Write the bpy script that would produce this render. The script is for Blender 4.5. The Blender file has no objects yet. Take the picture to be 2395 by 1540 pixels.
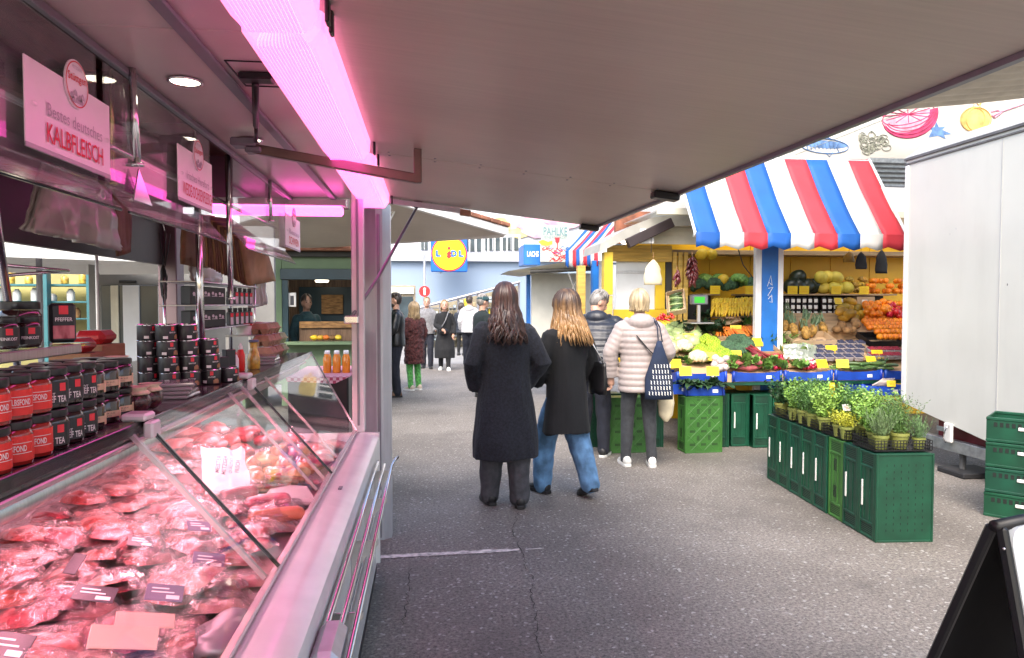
import bpy, bmesh, math, random
from mathutils import Vector, Matrix, noise
R=math.radians
scene=bpy.context.scene
# ------------------------------------------------------------------ camera
F_PX=1650.0; YAW=math.atan(197/1650); PITCH=math.atan(58/1650); CAM_H=1.6
cam_d=bpy.data.cameras.new('camera'); cam=bpy.data.objects.new('camera',cam_d)
scene.collection.objects.link(cam); scene.camera=cam
cam_d.sensor_width=36.0; cam_d.lens=36.0*F_PX/2395.0; cam_d.clip_start=.05; cam_d.clip_end=400
cam.location=(0,0,CAM_H); cam.rotation_euler=(R(90)-PITCH,0,-YAW)
# ------------------------------------------------------------------ sky, sun, exposure
SUN_EL,SUN_AZ=R(48),R(200)     # azimuth the light comes from, clockwise from +Y
world=bpy.data.worlds.new('World'); scene.world=world; world.use_nodes=True
wn=world.node_tree; bg=wn.nodes['Background']
sky=wn.nodes.new('ShaderNodeTexSky'); sky.sky_type='NISHITA'; sky.sun_disc=False
sky.sun_elevation=SUN_EL; sky.sun_rotation=SUN_AZ; sky.air_density=1.0; sky.dust_density=4.0; sky.ozone_density=.8
wn.links.new(sky.outputs[0],bg.inputs[0]); bg.inputs[1].default_value=.15
sun_d=bpy.data.lights.new('sun','SUN'); sun_d.energy=.75; sun_d.angle=R(35); sun_d.color=(1,.96,.9)
sun=bpy.data.objects.new('sun',sun_d); scene.collection.objects.link(sun)
sd=Vector((math.sin(SUN_AZ)*math.cos(SUN_EL),math.cos(SUN_AZ)*math.cos(SUN_EL),math.sin(SUN_EL)))
sun.rotation_euler=(-sd).to_track_quat('-Z','Y').to_euler(); sun.location=(0,-5,20)
vs=scene.view_settings; vs.view_transform='Standard'; vs.look='None'; vs.gamma=1; vs.use_curve_mapping=False; vs.exposure=1.85
scene.cycles.use_denoising=True; scene.cycles.max_bounces=10; scene.cycles.transparent_max_bounces=16
scene.cycles.sample_clamp_indirect=6; scene.cycles.caustics_reflective=False; scene.cycles.caustics_refractive=False
# ------------------------------------------------------------------ helpers
C=scene.collection
rng=random.Random(7)
def S(r,g,b):
    def c(u):
        u/=255.0
        return u/12.92 if u<=.04045 else ((u+.055)/1.055)**2.4
    return (c(r),c(g),c(b),1)
def sc(c,k): return tuple(max(0,min(1,v*k)) for v in c[:3])+(1,)
MATS={}
def M(name,col,rough=.55,metal=0,var=.12,scale=6,rnd=0,bump=0,bscale=80,coat=0,spec=.5,stretch=None,emis=None,es=0,detail=3,col2=None,lo=.35,hi=.65,trans=0,sheen=0,alpha=1,sub=0):
    m=bpy.data.materials.new(name); m.use_nodes=True; nt=m.node_tree; N=nt.nodes; L=nt.links; b=N['Principled BSDF']
    tc=N.new('ShaderNodeTexCoord'); src=tc.outputs['Object']
    if stretch:
        mp=N.new('ShaderNodeMapping'); mp.inputs['Scale'].default_value=stretch; L.new(src,mp.inputs[0]); src=mp.outputs[0]
    out=None
    if var or col2:
        nz=N.new('ShaderNodeTexNoise'); nz.inputs['Scale'].default_value=scale; nz.inputs['Detail'].default_value=detail; L.new(src,nz.inputs[0])
        rp=N.new('ShaderNodeValToRGB'); rp.color_ramp.elements[0].position=lo; rp.color_ramp.elements[1].position=hi
        rp.color_ramp.elements[0].color=sc(col,1-var); rp.color_ramp.elements[1].color=col2 or sc(col,1+var)
        L.new(nz.outputs[0],rp.inputs[0]); out=rp.outputs[0]
    else:
        rg=N.new('ShaderNodeRGB'); rg.outputs[0].default_value=col; out=rg.outputs[0]
    if rnd:
        oi=N.new('ShaderNodeObjectInfo'); hs=N.new('ShaderNodeHueSaturation')
        a=N.new('ShaderNodeMapRange'); a.inputs[3].default_value=1-rnd; a.inputs[4].default_value=1+rnd
        L.new(oi.outputs['Random'],a.inputs[0]); L.new(a.outputs[0],hs.inputs['Value'])
        h=N.new('ShaderNodeMapRange'); h.inputs[3].default_value=.5-rnd*.06; h.inputs[4].default_value=.5+rnd*.06
        mu=N.new('ShaderNodeMath'); mu.operation='FRACT'; m2=N.new('ShaderNodeMath'); m2.operation='MULTIPLY'; m2.inputs[1].default_value=7.31
        L.new(oi.outputs['Random'],m2.inputs[0]); L.new(m2.outputs[0],mu.inputs[0]); L.new(mu.outputs[0],h.inputs[0]); L.new(h.outputs[0],hs.inputs['Hue'])
        L.new(out,hs.inputs['Color']); out=hs.outputs[0]
    L.new(out,b.inputs['Base Color'])
    b.inputs['Roughness'].default_value=rough; b.inputs['Metallic'].default_value=metal
    b.inputs['Coat Weight'].default_value=coat; b.inputs['Coat Roughness'].default_value=.12
    b.inputs['Specular IOR Level'].default_value=spec
    b.inputs['Transmission Weight'].default_value=trans; b.inputs['Alpha'].default_value=alpha
    if sheen: b.inputs['Sheen Weight'].default_value=sheen
    if sub: b.inputs['Subsurface Weight'].default_value=sub; b.inputs['Subsurface Radius'].default_value=(.02,.01,.008); b.inputs['Subsurface Scale'].default_value=.5
    if emis: b.inputs['Emission Color'].default_value=emis; b.inputs['Emission Strength'].default_value=es
    if bump:
        n2=N.new('ShaderNodeTexNoise'); n2.inputs['Scale'].default_value=bscale; n2.inputs['Detail'].default_value=3; L.new(src,n2.inputs[0])
        bp=N.new('ShaderNodeBump'); bp.inputs['Strength'].default_value=bump; bp.inputs['Distance'].default_value=.01
        L.new(n2.outputs[0],bp.inputs['Height']); L.new(bp.outputs[0],b.inputs['Normal'])
    MATS[name]=m; return m
def glass_mat(name,tint=(1,1,1,1),base=.05,rough=.02,haze=0,gr=.8):
    m=bpy.data.materials.new(name); m.use_nodes=True; nt=m.node_tree; N=nt.nodes; L=nt.links
    for n in list(N): N.remove(n)
    o=N.new('ShaderNodeOutputMaterial'); t=N.new('ShaderNodeBsdfTransparent'); t.inputs[0].default_value=tint
    g=N.new('ShaderNodeBsdfGlossy'); g.inputs['Roughness'].default_value=rough
    fr=N.new('ShaderNodeLayerWeight'); fr.inputs['Blend'].default_value=.5; pw=N.new('ShaderNodeMath'); pw.operation='POWER'; pw.inputs[1].default_value=4.5; L.new(fr.outputs['Facing'],pw.inputs[0])
    mx=N.new('ShaderNodeMixShader'); ad=N.new('ShaderNodeMath'); ad.operation='MULTIPLY_ADD'; ad.inputs[1].default_value=gr; ad.inputs[2].default_value=base
    ad.use_clamp=True
    L.new(pw.outputs[0],ad.inputs[0]); L.new(ad.outputs[0],mx.inputs[0]); L.new(t.outputs[0],mx.inputs[1]); L.new(g.outputs[0],mx.inputs[2])
    fin=mx.outputs[0]
    if haze:
        d=N.new('ShaderNodeBsdfDiffuse'); d.inputs[0].default_value=(.9,.9,.9,1); m2=N.new('ShaderNodeMixShader')
        nz=N.new('ShaderNodeTexNoise'); nz.inputs['Scale'].default_value=14; nz.inputs['Detail'].default_value=4
        mr=N.new('ShaderNodeMapRange'); mr.inputs[1].default_value=.3; mr.inputs[2].default_value=.75; mr.inputs[3].default_value=haze*.4; mr.inputs[4].default_value=haze*1.6
        L.new(nz.outputs[0],mr.inputs[0]); L.new(mr.outputs[0],m2.inputs[0]); L.new(fin,m2.inputs[1]); L.new(d.outputs[0],m2.inputs[2]); fin=m2.outputs[0]
    L.new(fin,o.inputs[0]); MATS[name]=m; return m
def ray(x,y):
    cx,cy,cz=x-1197.5,F_PX,-(y-770.0)
    c,s=math.cos(PITCH),math.sin(PITCH); cy,cz=cy*c+cz*s,cz*c-cy*s
    c,s=math.cos(YAW),math.sin(YAW); return (cx*c+cy*s,cy*c-cx*s,cz)
def onz(x,y,z): d=ray(x,y); t=(z-CAM_H)/d[2]; return Vector((d[0]*t,d[1]*t,z))
def ony(x,y,Y): d=ray(x,y); t=Y/d[1]; return Vector((d[0]*t,Y,CAM_H+d[2]*t))
def onx(x,y,X): d=ray(x,y); t=X/d[0]; return Vector((X,d[1]*t,CAM_H+d[2]*t))
def tag(o,label=None,cat=None,group=None,kind=None):
    if label: o['label']=label
    if cat: o['category']=cat
    if group: o['group']=group
    if kind: o['kind']=kind
    return o
def T(name,label,cat,loc=(0,0,0),rz=0,group=None):
    o=bpy.data.objects.new(name,None); C.objects.link(o); o.location=loc; o.rotation_euler=(0,0,rz); o.empty_display_size=.1
    return tag(o,label,cat,group)
def link(name,me,parent=None,loc=None,rz=0,rot=None,scale=None):
    o=bpy.data.objects.new(name,me); C.objects.link(o)
    if parent: o.parent=parent
    if loc is not None: o.location=loc
    o.rotation_euler=rot if rot is not None else (0,0,rz)
    if scale: o.scale=(scale,)*3 if isinstance(scale,(int,float)) else scale
    return o
def dup(root,loc=None,rz=None,rot=None,scale=None,label=None,group=None,parent=None):
    def cp(o,p):
        c=o.copy(); C.objects.link(c); c.parent=p
        for ch in kids.get(o,()): cp(ch,c)
        return c
    kids={}
    stack=[root]
    while stack:
        o=stack.pop(); kids[o]=list(o.children); stack+=kids[o]
    r=cp(root,parent)
    if loc is not None: r.location=loc
    if rz is not None: r.rotation_euler=(0,0,rz)
    if rot is not None: r.rotation_euler=rot
    if scale: r.scale=(scale,)*3 if isinstance(scale,(int,float)) else scale
    if label: r['label']=label
    if group: r['group']=group
    return r
class MB:
    def __init__(s): s.v=[];s.f=[];s.mi=[];s.m=0
    def add(s,vs,fs,mx=None):
        b=len(s.v)
        s.v+= [tuple(mx@Vector(v)) for v in vs] if mx else [tuple(v) for v in vs]
        for f in fs: s.f.append(tuple(b+i for i in f)); s.mi.append(s.m)
        return s
    def box(s,x0,x1,y0,y1,z0,z1,mx=None):
        return s.add([(x0,y0,z0),(x1,y0,z0),(x1,y1,z0),(x0,y1,z0),(x0,y0,z1),(x1,y0,z1),(x1,y1,z1),(x0,y1,z1)],
            [(0,3,2,1),(4,5,6,7),(0,1,5,4),(1,2,6,5),(2,3,7,6),(3,0,4,7)],mx)
    def cbox(s,x0,x1,y0,y1,z0,z1,b=.004,mx=None):
        b=min(b,(x1-x0)*.45,(y1-y0)*.45,(z1-z0)*.45)
        vs=[];idx={}
        for i,(x,sx) in enumerate(((x0,1),(x1,-1))):
            for j,(y,sy) in enumerate(((y0,1),(y1,-1))):
                for k,(z,sz) in enumerate(((z0,1),(z1,-1))):
                    for a in range(3):
                        idx[(i,j,k,a)]=len(vs)
                        vs.append((x if a==0 else x+sx*b,y if a==1 else y+sy*b,z if a==2 else z+sz*b))
        g=lambda i,j,k,a:idx[(i,j,k,a)]
        fs=[(g(0,0,0,0),g(0,0,1,0),g(0,1,1,0),g(0,1,0,0)),(g(1,0,0,0),g(1,1,0,0),g(1,1,1,0),g(1,0,1,0)),
            (g(0,0,0,1),g(1,0,0,1),g(1,0,1,1),g(0,0,1,1)),(g(0,1,0,1),g(0,1,1,1),g(1,1,1,1),g(1,1,0,1)),
            (g(0,0,0,2),g(0,1,0,2),g(1,1,0,2),g(1,0,0,2)),(g(0,0,1,2),g(1,0,1,2),g(1,1,1,2),g(0,1,1,2))]
        for i in (0,1):
            for j in (0,1):
                fs.append((g(i,j,0,0),g(i,j,0,1),g(i,j,1,1),g(i,j,1,0)) if (i+j)%2==0 else (g(i,j,0,1),g(i,j,0,0),g(i,j,1,0),g(i,j,1,1)))
                fs.append((g(i,0,j,0),g(i,0,j,2),g(i,1,j,2),g(i,1,j,0)) if (i+j)%2 else (g(i,0,j,2),g(i,0,j,0),g(i,1,j,0),g(i,1,j,2)))
                fs.append((g(0,i,j,1),g(0,i,j,2),g(1,i,j,2),g(1,i,j,1)) if (i+j)%2==0 else (g(0,i,j,2),g(0,i,j,1),g(1,i,j,1),g(1,i,j,2)))
                for k in (0,1):
                    t=(g(i,j,k,0),g(i,j,k,1),g(i,j,k,2)); fs.append(t if (i+j+k)%2 else t[::-1])
        return s.add(vs,fs,mx)
    def loft(s,rings,cap=True,closed=True,mx=None):
        n=len(rings[0]); vs=[p for r in rings for p in r]; fs=[]
        for i in range(len(rings)-1):
            for j in range(n if closed else n-1):
                k=(j+1)%n; fs.append((i*n+j,i*n+k,(i+1)*n+k,(i+1)*n+j))
        if cap and closed: fs.append(tuple(range(n-1,-1,-1))); fs.append(tuple((len(rings)-1)*n+j for j in range(n)))
        return s.add(vs,fs,mx)
    def tube(s,pts,r,n=8,cap=True,mx=None,flat=1.0):
        pts=[Vector(p) for p in pts]; rr=r if isinstance(r,(list,tuple)) else [r]*len(pts)
        rings=[];up=None
        for i,p in enumerate(pts):
            t=(pts[min(i+1,len(pts)-1)]-pts[max(i-1,0)])
            t=t.normalized() if t.length>1e-9 else Vector((0,0,1))
            if up is None: up=Vector((0,0,1)) if abs(t.z)<.9 else Vector((1,0,0))
            a=t.cross(up)
            if a.length<1e-6: a=t.cross(Vector((0,1,0)))
            a.normalize(); b=a.cross(t).normalized(); up=b
            rings.append([p+a*(rr[i]*math.cos(2*math.pi*k/n))+b*(rr[i]*flat*math.sin(2*math.pi*k/n)) for k in range(n)])
        return s.loft(rings,cap,True,mx)
    def lathe(s,prof,n=16,loc=(0,0,0),mx=None,cap=True):
        lx,ly,lz=loc
        return s.loft([[(lx+r*math.cos(2*math.pi*k/n),ly+r*math.sin(2*math.pi*k/n),lz+z) for k in range(n)] for r,z in prof],cap,True,mx)
    def poly(s,pts,mx=None): return s.add(pts,[tuple(range(len(pts)))],mx)
    def prism(s,pts,d,mx=None):
        d=Vector(d); n=len(pts); a=[Vector(p) for p in pts]; b=[p+d for p in a]
        return s.add(a+b,[tuple(range(n-1,-1,-1)),tuple(range(n,2*n))]+[(i,(i+1)%n,n+(i+1)%n,n+i) for i in range(n)],mx)
    def ball(s,c,r,nu=10,nv=7,mx=None,fn=None):
        rx,ry,rz=(r,r,r) if isinstance(r,(int,float)) else r
        rings=[]
        for i in range(1,nv):
            th=math.pi*i/nv; rings.append([])
            for j in range(nu):
                ph=2*math.pi*j/nu; d=Vector((math.sin(th)*math.cos(ph),math.sin(th)*math.sin(ph),-math.cos(th)))
                k=fn(d) if fn else 1
                rings[-1].append((c[0]+rx*k*d.x,c[1]+ry*k*d.y,c[2]+rz*k*d.z))
        b=fn(Vector((0,0,-1))) if fn else 1; t=fn(Vector((0,0,1))) if fn else 1
        vs=[p for q in rings for p in q]+[(c[0],c[1],c[2]-rz*b),(c[0],c[1],c[2]+rz*t)]; fs=[]; m=len(rings)
        for i in range(m-1):
            for j in range(nu): k=(j+1)%nu; fs.append((i*nu+j,i*nu+k,(i+1)*nu+k,(i+1)*nu+j))
        for j in range(nu):
            k=(j+1)%nu; fs.append((m*nu,k,j)); fs.append((m*nu+1,(m-1)*nu+j,(m-1)*nu+k))
        return s.add(vs,fs,mx)
    def mesh(s,name,mats,smooth=False,ang=None):
        me=bpy.data.meshes.new(name); me.from_pydata(s.v,[],s.f)
        if not isinstance(mats,(list,tuple)): mats=[mats]
        for m in mats: me.materials.append(MATS[m] if isinstance(m,str) else m)
        if len(mats)>1: me.polygons.foreach_set('material_index',s.mi)
        if smooth:
            me.polygons.foreach_set('use_smooth',[True]*len(me.polygons))
            if ang: me.set_sharp_from_angle(angle=R(ang))
        me.update(); return me
    def build(s,name,mats,parent=None,smooth=False,ang=None,loc=None,rz=0,rot=None,label=None,cat=None,group=None,kind=None):
        o=link(name,s.mesh(name,mats,smooth,ang),parent,loc,rz,rot); tag(o,label,cat,group,kind); return o
def frame_mx(o,ex,ez=None,ey=None):
    """matrix with origin o, local x along ex, local y along ey (or from ez)"""
    ex=Vector(ex).normalized()
    if ey is not None: ey=Vector(ey); ey=(ey-ex*ey.dot(ex)).normalized(); ez=ex.cross(ey)
    else: ez=Vector(ez); ez=(ez-ex*ez.dot(ex)).normalized(); ey=ez.cross(ex)
    m=Matrix((ex,ey,ez)).transposed().to_4x4(); m.translation=Vector(o); return m
_txt={}
def text_geo(s,bold=0.0):
    k=(s,bold)
    if k not in _txt:
        cu=bpy.data.curves.new('t','FONT'); cu.body=s; cu.align_x='CENTER'; cu.align_y='CENTER'; cu.size=1; cu.resolution_u=2; cu.offset=bold
        o=bpy.data.objects.new('t',cu); C.objects.link(o)
        bpy.context.view_layer.update()
        me=o.evaluated_get(bpy.context.evaluated_depsgraph_get()).to_mesh()
        vs=[tuple(v.co) for v in me.vertices]; fs=[tuple(p.vertices) for p in me.polygons]
        o.to_mesh_clear() if False else None
        bpy.data.objects.remove(o); bpy.data.curves.remove(cu)
        xs=[v[0] for v in vs]; ys=[v[1] for v in vs]
        cx,cy=(min(xs)+max(xs))/2,(min(ys)+max(ys))/2; w,h=max(xs)-min(xs),max(ys)-min(ys)
        _txt[k]=([((v[0]-cx)/w,(v[1]-cy)/h,0) for v in vs],fs)
    return _txt[k]
def add_text(mb,s,mx,w,h,bold=0.0,cx=0,cy=0,z=.0015):
    vs,fs=text_geo(s,bold); return mb.add([(cx+v[0]*w,cy+v[1]*h,z) for v in vs],fs,mx)
ORD=['first','second','third','fourth','fifth','sixth','seventh','eighth','ninth','tenth','eleventh','twelfth','thirteenth','fourteenth','fifteenth','sixteenth','seventeenth','eighteenth','nineteenth','twentieth']
def lumpy(seed,amp=.15,freq=1.6):
    off=Vector((seed*3.7,seed*1.3,seed*.71))
    return lambda d: 1+amp*noise.noise(d*freq+off)
# ------------------------------------------------------------------ materials
M('steel',S(178,176,178),rough=.3,metal=.9,var=.06,scale=20,bump=.03,bscale=120)
M('chrome',(.75,.73,.74,1),rough=.16,metal=1,var=.04)
M('brass',(.55,.42,.16,1),rough=.25,metal=1,var=.05)
M('white_lacquer',(.74,.74,.73,1),rough=.28,var=.05,scale=9,coat=.3,bump=.02,bscale=30)
M('aluminium',(.50,.52,.55,1),rough=.38,metal=.55,var=.06,stretch=(4,4,.6),scale=6)
M('aluminium_dark',(.23,.23,.26,1),rough=.4,metal=.5,var=.08)
M('black_plastic',(.005,.005,.006,1),rough=.4,var=.2)
M('black_rubber',(.02,.02,.022,1),rough=.7,var=.2)
M('dark_glass_edge',(.015,.018,.02,1),rough=.15,var=0.1)
M('ceiling_paint',(.55,.46,.46,1),rough=.3,var=.05,scale=3,coat=.1)
M('dark_wood',(.085,.03,.02,1),rough=.45,var=.35,stretch=(12,1.2,12),scale=3,bump=.1)
M('dark_panel',(.022,.012,.013,1),rough=.5,var=.2)
M('pink_lit_panel',(.15,.10,.11,1),rough=.4,var=.08)  # mauve cast of the pink strip lights put into the panel colour
M('grey_paint',(.42,.42,.41,1),rough=.5,var=.06)
def canopy_material():
    m=bpy.data.materials.new('canopy_laminate'); m.use_nodes=True; N=m.node_tree.nodes; L=m.node_tree.links; b=N['Principled BSDF']
    tc=N.new('ShaderNodeTexCoord'); mp=N.new('ShaderNodeMapping'); mp.inputs['Scale'].default_value=(1.1,38,6)
    mp.inputs['Rotation'].default_value=(0,0,R(3)); L.new(tc.outputs['Object'],mp.inputs[0])
    n=N.new('ShaderNodeTexNoise'); n.inputs['Scale'].default_value=2.2; n.inputs['Detail'].default_value=6; n.inputs['Roughness'].default_value=.62; L.new(mp.outputs[0],n.inputs[0])
    n2=N.new('ShaderNodeTexNoise'); n2.inputs['Scale'].default_value=1.6; n2.inputs['Detail'].default_value=3; L.new(tc.outputs['Object'],n2.inputs[0])
    rp=N.new('ShaderNodeValToRGB'); e=rp.color_ramp.elements; e[0].position=.3; e[1].position=.72; e[0].color=(.46,.40,.35,1); e[1].color=(.64,.57,.50,1)
    ad=N.new('ShaderNodeMath'); ad.operation='MULTIPLY_ADD'; ad.inputs[1].default_value=.55; L.new(n2.outputs[0],ad.inputs[0])
    m3=N.new('ShaderNodeMath'); m3.operation='MULTIPLY'; m3.inputs[1].default_value=.45; L.new(n.outputs[0],m3.inputs[0]); L.new(m3.outputs[0],ad.inputs[2])
    L.new(ad.outputs[0],rp.inputs[0]); L.new(rp.outputs[0],b.inputs['Base Color'])
    mr=N.new('ShaderNodeMapRange'); mr.inputs[3].default_value=.3; mr.inputs[4].default_value=.5; L.new(n.outputs[0],mr.inputs[0]); L.new(mr.outputs[0],b.inputs['Roughness'])
    b.inputs['Metallic'].default_value=.15
    bp=N.new('ShaderNodeBump'); bp.inputs['Strength'].default_value=.12; bp.inputs['Distance'].default_value=.004; L.new(n.outputs[0],bp.inputs['Height']); L.new(bp.outputs[0],b.inputs['Normal'])
    MATS['canopy_laminate']=m
canopy_material()
def asphalt_material():
    m=bpy.data.materials.new('asphalt'); m.use_nodes=True; N=m.node_tree.nodes; L=m.node_tree.links; b=N['Principled BSDF']
    tc=N.new('ShaderNodeTexCoord'); o=tc.outputs['Object']
    def nz(s,d,r=.5):
        n=N.new('ShaderNodeTexNoise'); n.inputs['Scale'].default_value=s; n.inputs['Detail'].default_value=d; n.inputs['Roughness'].default_value=r; L.new(o,n.inputs[0]); return n.outputs[0]
    def ramp(i,p0,p1,c0,c1):
        r=N.new('ShaderNodeValToRGB'); r.color_ramp.elements[0].position=p0; r.color_ramp.elements[1].position=p1; r.color_ramp.elements[0].color=c0; r.color_ramp.elements[1].color=c1; L.new(i,r.inputs[0]); return r.outputs[0]
    def mix(bl,f,a,c):
        x=N.new('ShaderNodeMix'); x.data_type='RGBA'; x.blend_type=bl
        if isinstance(f,float): x.inputs[0].default_value=f
        else: L.new(f,x.inputs[0])
        L.new(a,x.inputs[6])
        if isinstance(c,tuple): x.inputs[7].default_value=c
        else: L.new(c,x.inputs[7])
        return x.outputs[2]
    base=ramp(nz(.7,5,.6),.32,.7,(.125,.112,.102,1),(.225,.207,.19,1))
    fine=ramp(nz(55,6,.85),.38,.62,(.30,.30,.30,1),(1.8,1.76,1.70,1))
    c=mix('MULTIPLY',1.0,base,fine)
    v=N.new('ShaderNodeTexVoronoi'); v.inputs['Scale'].default_value=70; L.new(o,v.inputs[0])
    sp=ramp(v.outputs['Color'],.84,.9,(0,0,0,1),(1,1,1,1))
    c=mix('MIX',sp,c,(.40,.385,.36,1))
    v2=N.new('ShaderNodeTexVoronoi'); v2.inputs['Scale'].default_value=4.2; v2.inputs['Randomness'].default_value=1; L.new(o,v2.inputs[0])
    gum=ramp(v2.outputs['Distance'],.075,.10,(1,1,1,1),(0,0,0,1))
    gn=ramp(nz(1.1,1),.5,.56,(0,0,0,1),(.55,.55,.55,1)); gum=mix('MULTIPLY',1.0,gum,gn)
    c=mix('MIX',gum,c,(.2,.19,.18,1))
    dk=ramp(nz(2.6,4,.6),.60,.72,(0,0,0,1),(.45,.45,.45,1)); c=mix('MIX',dk,c,(.08,.073,.07,1))
    st=ramp(nz(.45,6,.65),.52,.66,(0,0,0,1),(.5,.5,.5,1)); c=mix('MIX',st,c,(.085,.076,.07,1)); st2=ramp(nz(3.3,6,.7),.63,.70,(0,0,0,1),(.35,.35,.35,1)); c=mix('MIX',st2,c,(.33,.31,.29,1))
    L.new(c,b.inputs['Base Color']); b.inputs['Roughness'].default_value=.62; b.inputs['Specular IOR Level'].default_value=.45
    bp=N.new('ShaderNodeBump'); bp.inputs['Strength'].default_value=.5; bp.inputs['Distance'].default_value=.006; L.new(nz(110,3,.7),bp.inputs['Height']); L.new(bp.outputs[0],b.inputs['Normal'])
    MATS['asphalt']=m
asphalt_material()
M('worn_paint',(.52,.49,.45,1),rough=.7,var=.55,scale=22,detail=6,lo=.3,hi=.6)
M('crack_dark',(.018,.016,.015,1),rough=.9,var=.3)
M('plaza_concrete',(.26,.255,.25,1),rough=.75,var=.12,scale=1.5,detail=5,bump=.2,bscale=30)
glass_mat('clear_glass',(.96,.985,.97,1),base=.05)
glass_mat('case_glass',(.97,.985,.98,1),base=.012,rough=.02,gr=.38)
glass_mat('dusty_glass',(.95,.96,.96,1),base=.06,haze=.05)
M('lamp_diffuser',(.9,.7,.9,1),rough=.3,var=0,emis=(1,.085,.48,1),es=1.6)
M('lamp_rib',(.9,.7,.8,1),rough=.3,var=0,emis=(1,.09,.68,1),es=.6)
M('lamp_side',(.85,.6,.7,1),rough=.35,var=0,emis=(1,.19,.44,1),es=.62)
M('downlight_face',(1,1,.95,1),rough=.4,var=0,emis=(1,.88,.68,1),es=3)
# ------------------------------------------------------------------ ground
g=MB(); g.poly([(-60,-12,0),(60,-12,0),(60,70,0),(-60,70,0)]); g.build('ground','asphalt',kind='structure')
g=MB(); g.poly([(-40,19.3,.004),(40,18.6,.004),(40,60,.004),(-40,60,.004)]); g.build('plaza_paving','plaza_concrete',kind='structure')
a,b_=onz(890,1304,0),onz(1272,1284,0)
g=MB(); n=26
top=[];bot=[]
for i in range(n+1):
    t=i/n; p=a.lerp(b_,t); w=.032*(1-.75*max(0,(t-.6)/.4))+rng.uniform(-.006,.006)
    top.append((p.x,p.y+w,.004)); bot.append((p.x,p.y-w,.004))
for i in range(n):
    if i>20 and rng.random()<.35: continue
    g.poly([bot[i],bot[i+1],top[i+1],top[i]])
g.build('parking_line','worn_paint',kind='structure')
def crack(pix,w,seed):
    rr=random.Random(seed); g=MB(); pts=[]
    P=[onz(x,y,.004) for x,y in pix]
    for i in range(len(P)-1):
        k=max(2,int((P[i+1]-P[i]).length/.03))
        for j in range(k):
            q=P[i].lerp(P[i+1],j/k); pts.append((q.x+rr.uniform(-.013,.013),q.y,w*rr.uniform(.3,1.3)))
    for i in range(len(pts)-1):
        a,b=pts[i],pts[i+1]; g.poly([(a[0]-a[2],a[1],.004),(a[0]+a[2],a[1],.004),(b[0]+b[2],b[1],.004),(b[0]-b[2],b[1],.004)])
    g.build('pavement_crack','crack_dark',kind='structure')
crack([(1213,1200),(1195,1240),(1207,1262),(1222,1300),(1233,1335),(1250,1358),(1240,1395),(1256,1440),(1254,1490),(1262,1515),(1278,1545)],.002,3)
crack([(915,950),(1010,946),(1100,949),(1190,944)],.012,5)
crack([(960,1330),(952,1400),(940,1470)],.002,6)
# ------------------------------------------------------------------ butcher stall shell
stall=T('butcher_stall','open butcher stall trailer with long fold-up canopy and pink lit counter','stall',(0,0,0))
# canopy: hinge side X=-.25 z=2.275, outer edge X~1.1..1.22 z~2.13
def canopy_pt(u,Y):
    X0=-.255; X1=1.235-.033*(Y-1.0); z0=2.285; z1=2.125
    return Vector((X0+(X1-X0)*u,Y,z0+(z1-z0)*u))
ysplit=lambda u,Y:Y+u*(.02)
def canopy_panel(ya,yb):
    m=MB(); n=8; th=Vector((0,0,.035))
    ra=[];rb=[]
    for i in range(n+1):
        u=i/n; ra.append(canopy_pt(u,ya)); rb.append(canopy_pt(u,yb))
    ring=lambda r:[p for p in r]
    for i in range(n):
        m.poly([ra[i],rb[i],rb[i+1],ra[i+1]]); m.poly([ra[i]+th,ra[i+1]+th,rb[i+1]+th,rb[i]+th])
    m.poly([ra[0],ra[0]+th,rb[0]+th,rb[0]]); m.poly([ra[n],rb[n],rb[n]+th,ra[n]+th])
    m.poly(ra+[p+th for p in ra[::-1]]); m.poly([p+th for p in rb]+rb[::-1])
    return m.build('canopy_panel','canopy_laminate',stall)
for ya,yb in ((-1.6,.92),(.926,3.232),(3.24,4.68)): canopy_panel(ya,yb)
m=MB()
for ya,yb in ((-1.6,3.232),(3.24,4.68)):
    p,q=canopy_pt(1,ya),canopy_pt(1,yb); mx=frame_mx(p,q-p,ez=(0,0,1)); L_=(q-p).length
    m.box(0,L_,-.022,-.002,-.014,.045,mx)
m.build('edge_trim','aluminium_dark',stall)
for Y in (3.236,4.62):
    p=canopy_pt(1,Y); m=MB(); mx=frame_mx(p+Vector((-.06,0,-.012)),(1,0,-.12),ez=(0,0,1)); m.cbox(-.05,.075,-.035,.035,-.02,.014,.006,mx); m.build('corner_bracket','black_plastic',stall)
for Y in (.90,.95,3.20,3.27,4.60):
    for k in range(7):
        q=canopy_pt(.06+.145*k,Y); m=MB(); m.lathe([(.006,-.0005),(.005,-.0025),(.001,-.003)],8,(q.x,q.y,q.z)); m.build('screw_head','aluminium_dark',stall)
# far end beam under the canopy with a wooden-coloured stop block
p,q=canopy_pt(0,4.60)+Vector((0,0,-.02)),canopy_pt(.34,4.60)+Vector((0,0,-.02))
m=MB(); m.box(0,(q-p).length,-.012,.012,-.02,.012,frame_mx(p,q-p,ez=(0,0,1))); m.build('stay_rail','aluminium',stall)
M('copper_block',(.42,.25,.15,1),rough=.5,var=.15)
m=MB(); m.cbox(0,.07,-.02,.02,-.035,.005,.005,frame_mx(q,q-p,ez=(0,0,1))); m.build('stop_block','copper_block',stall)
# ceiling of the serving side
for ya,yb in ((-1,1.93),(1.936,3.5),(3.506,4.9)):
    m=MB(); m.cbox(-.90,-.26,ya,yb,2.31,2.34,.003); m.build('ceiling_panel','ceiling_paint',stall)
m=MB(); m.cbox(-.64,-.60,-1,4.9,2.296,2.3095,.004); m.cbox(-.905,-.885,-1,4.9,2.285,2.308,.003); m.build('ceiling_rail','aluminium_dark',stall)
for k,Y in enumerate((1.72,1.74)): pass
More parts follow.
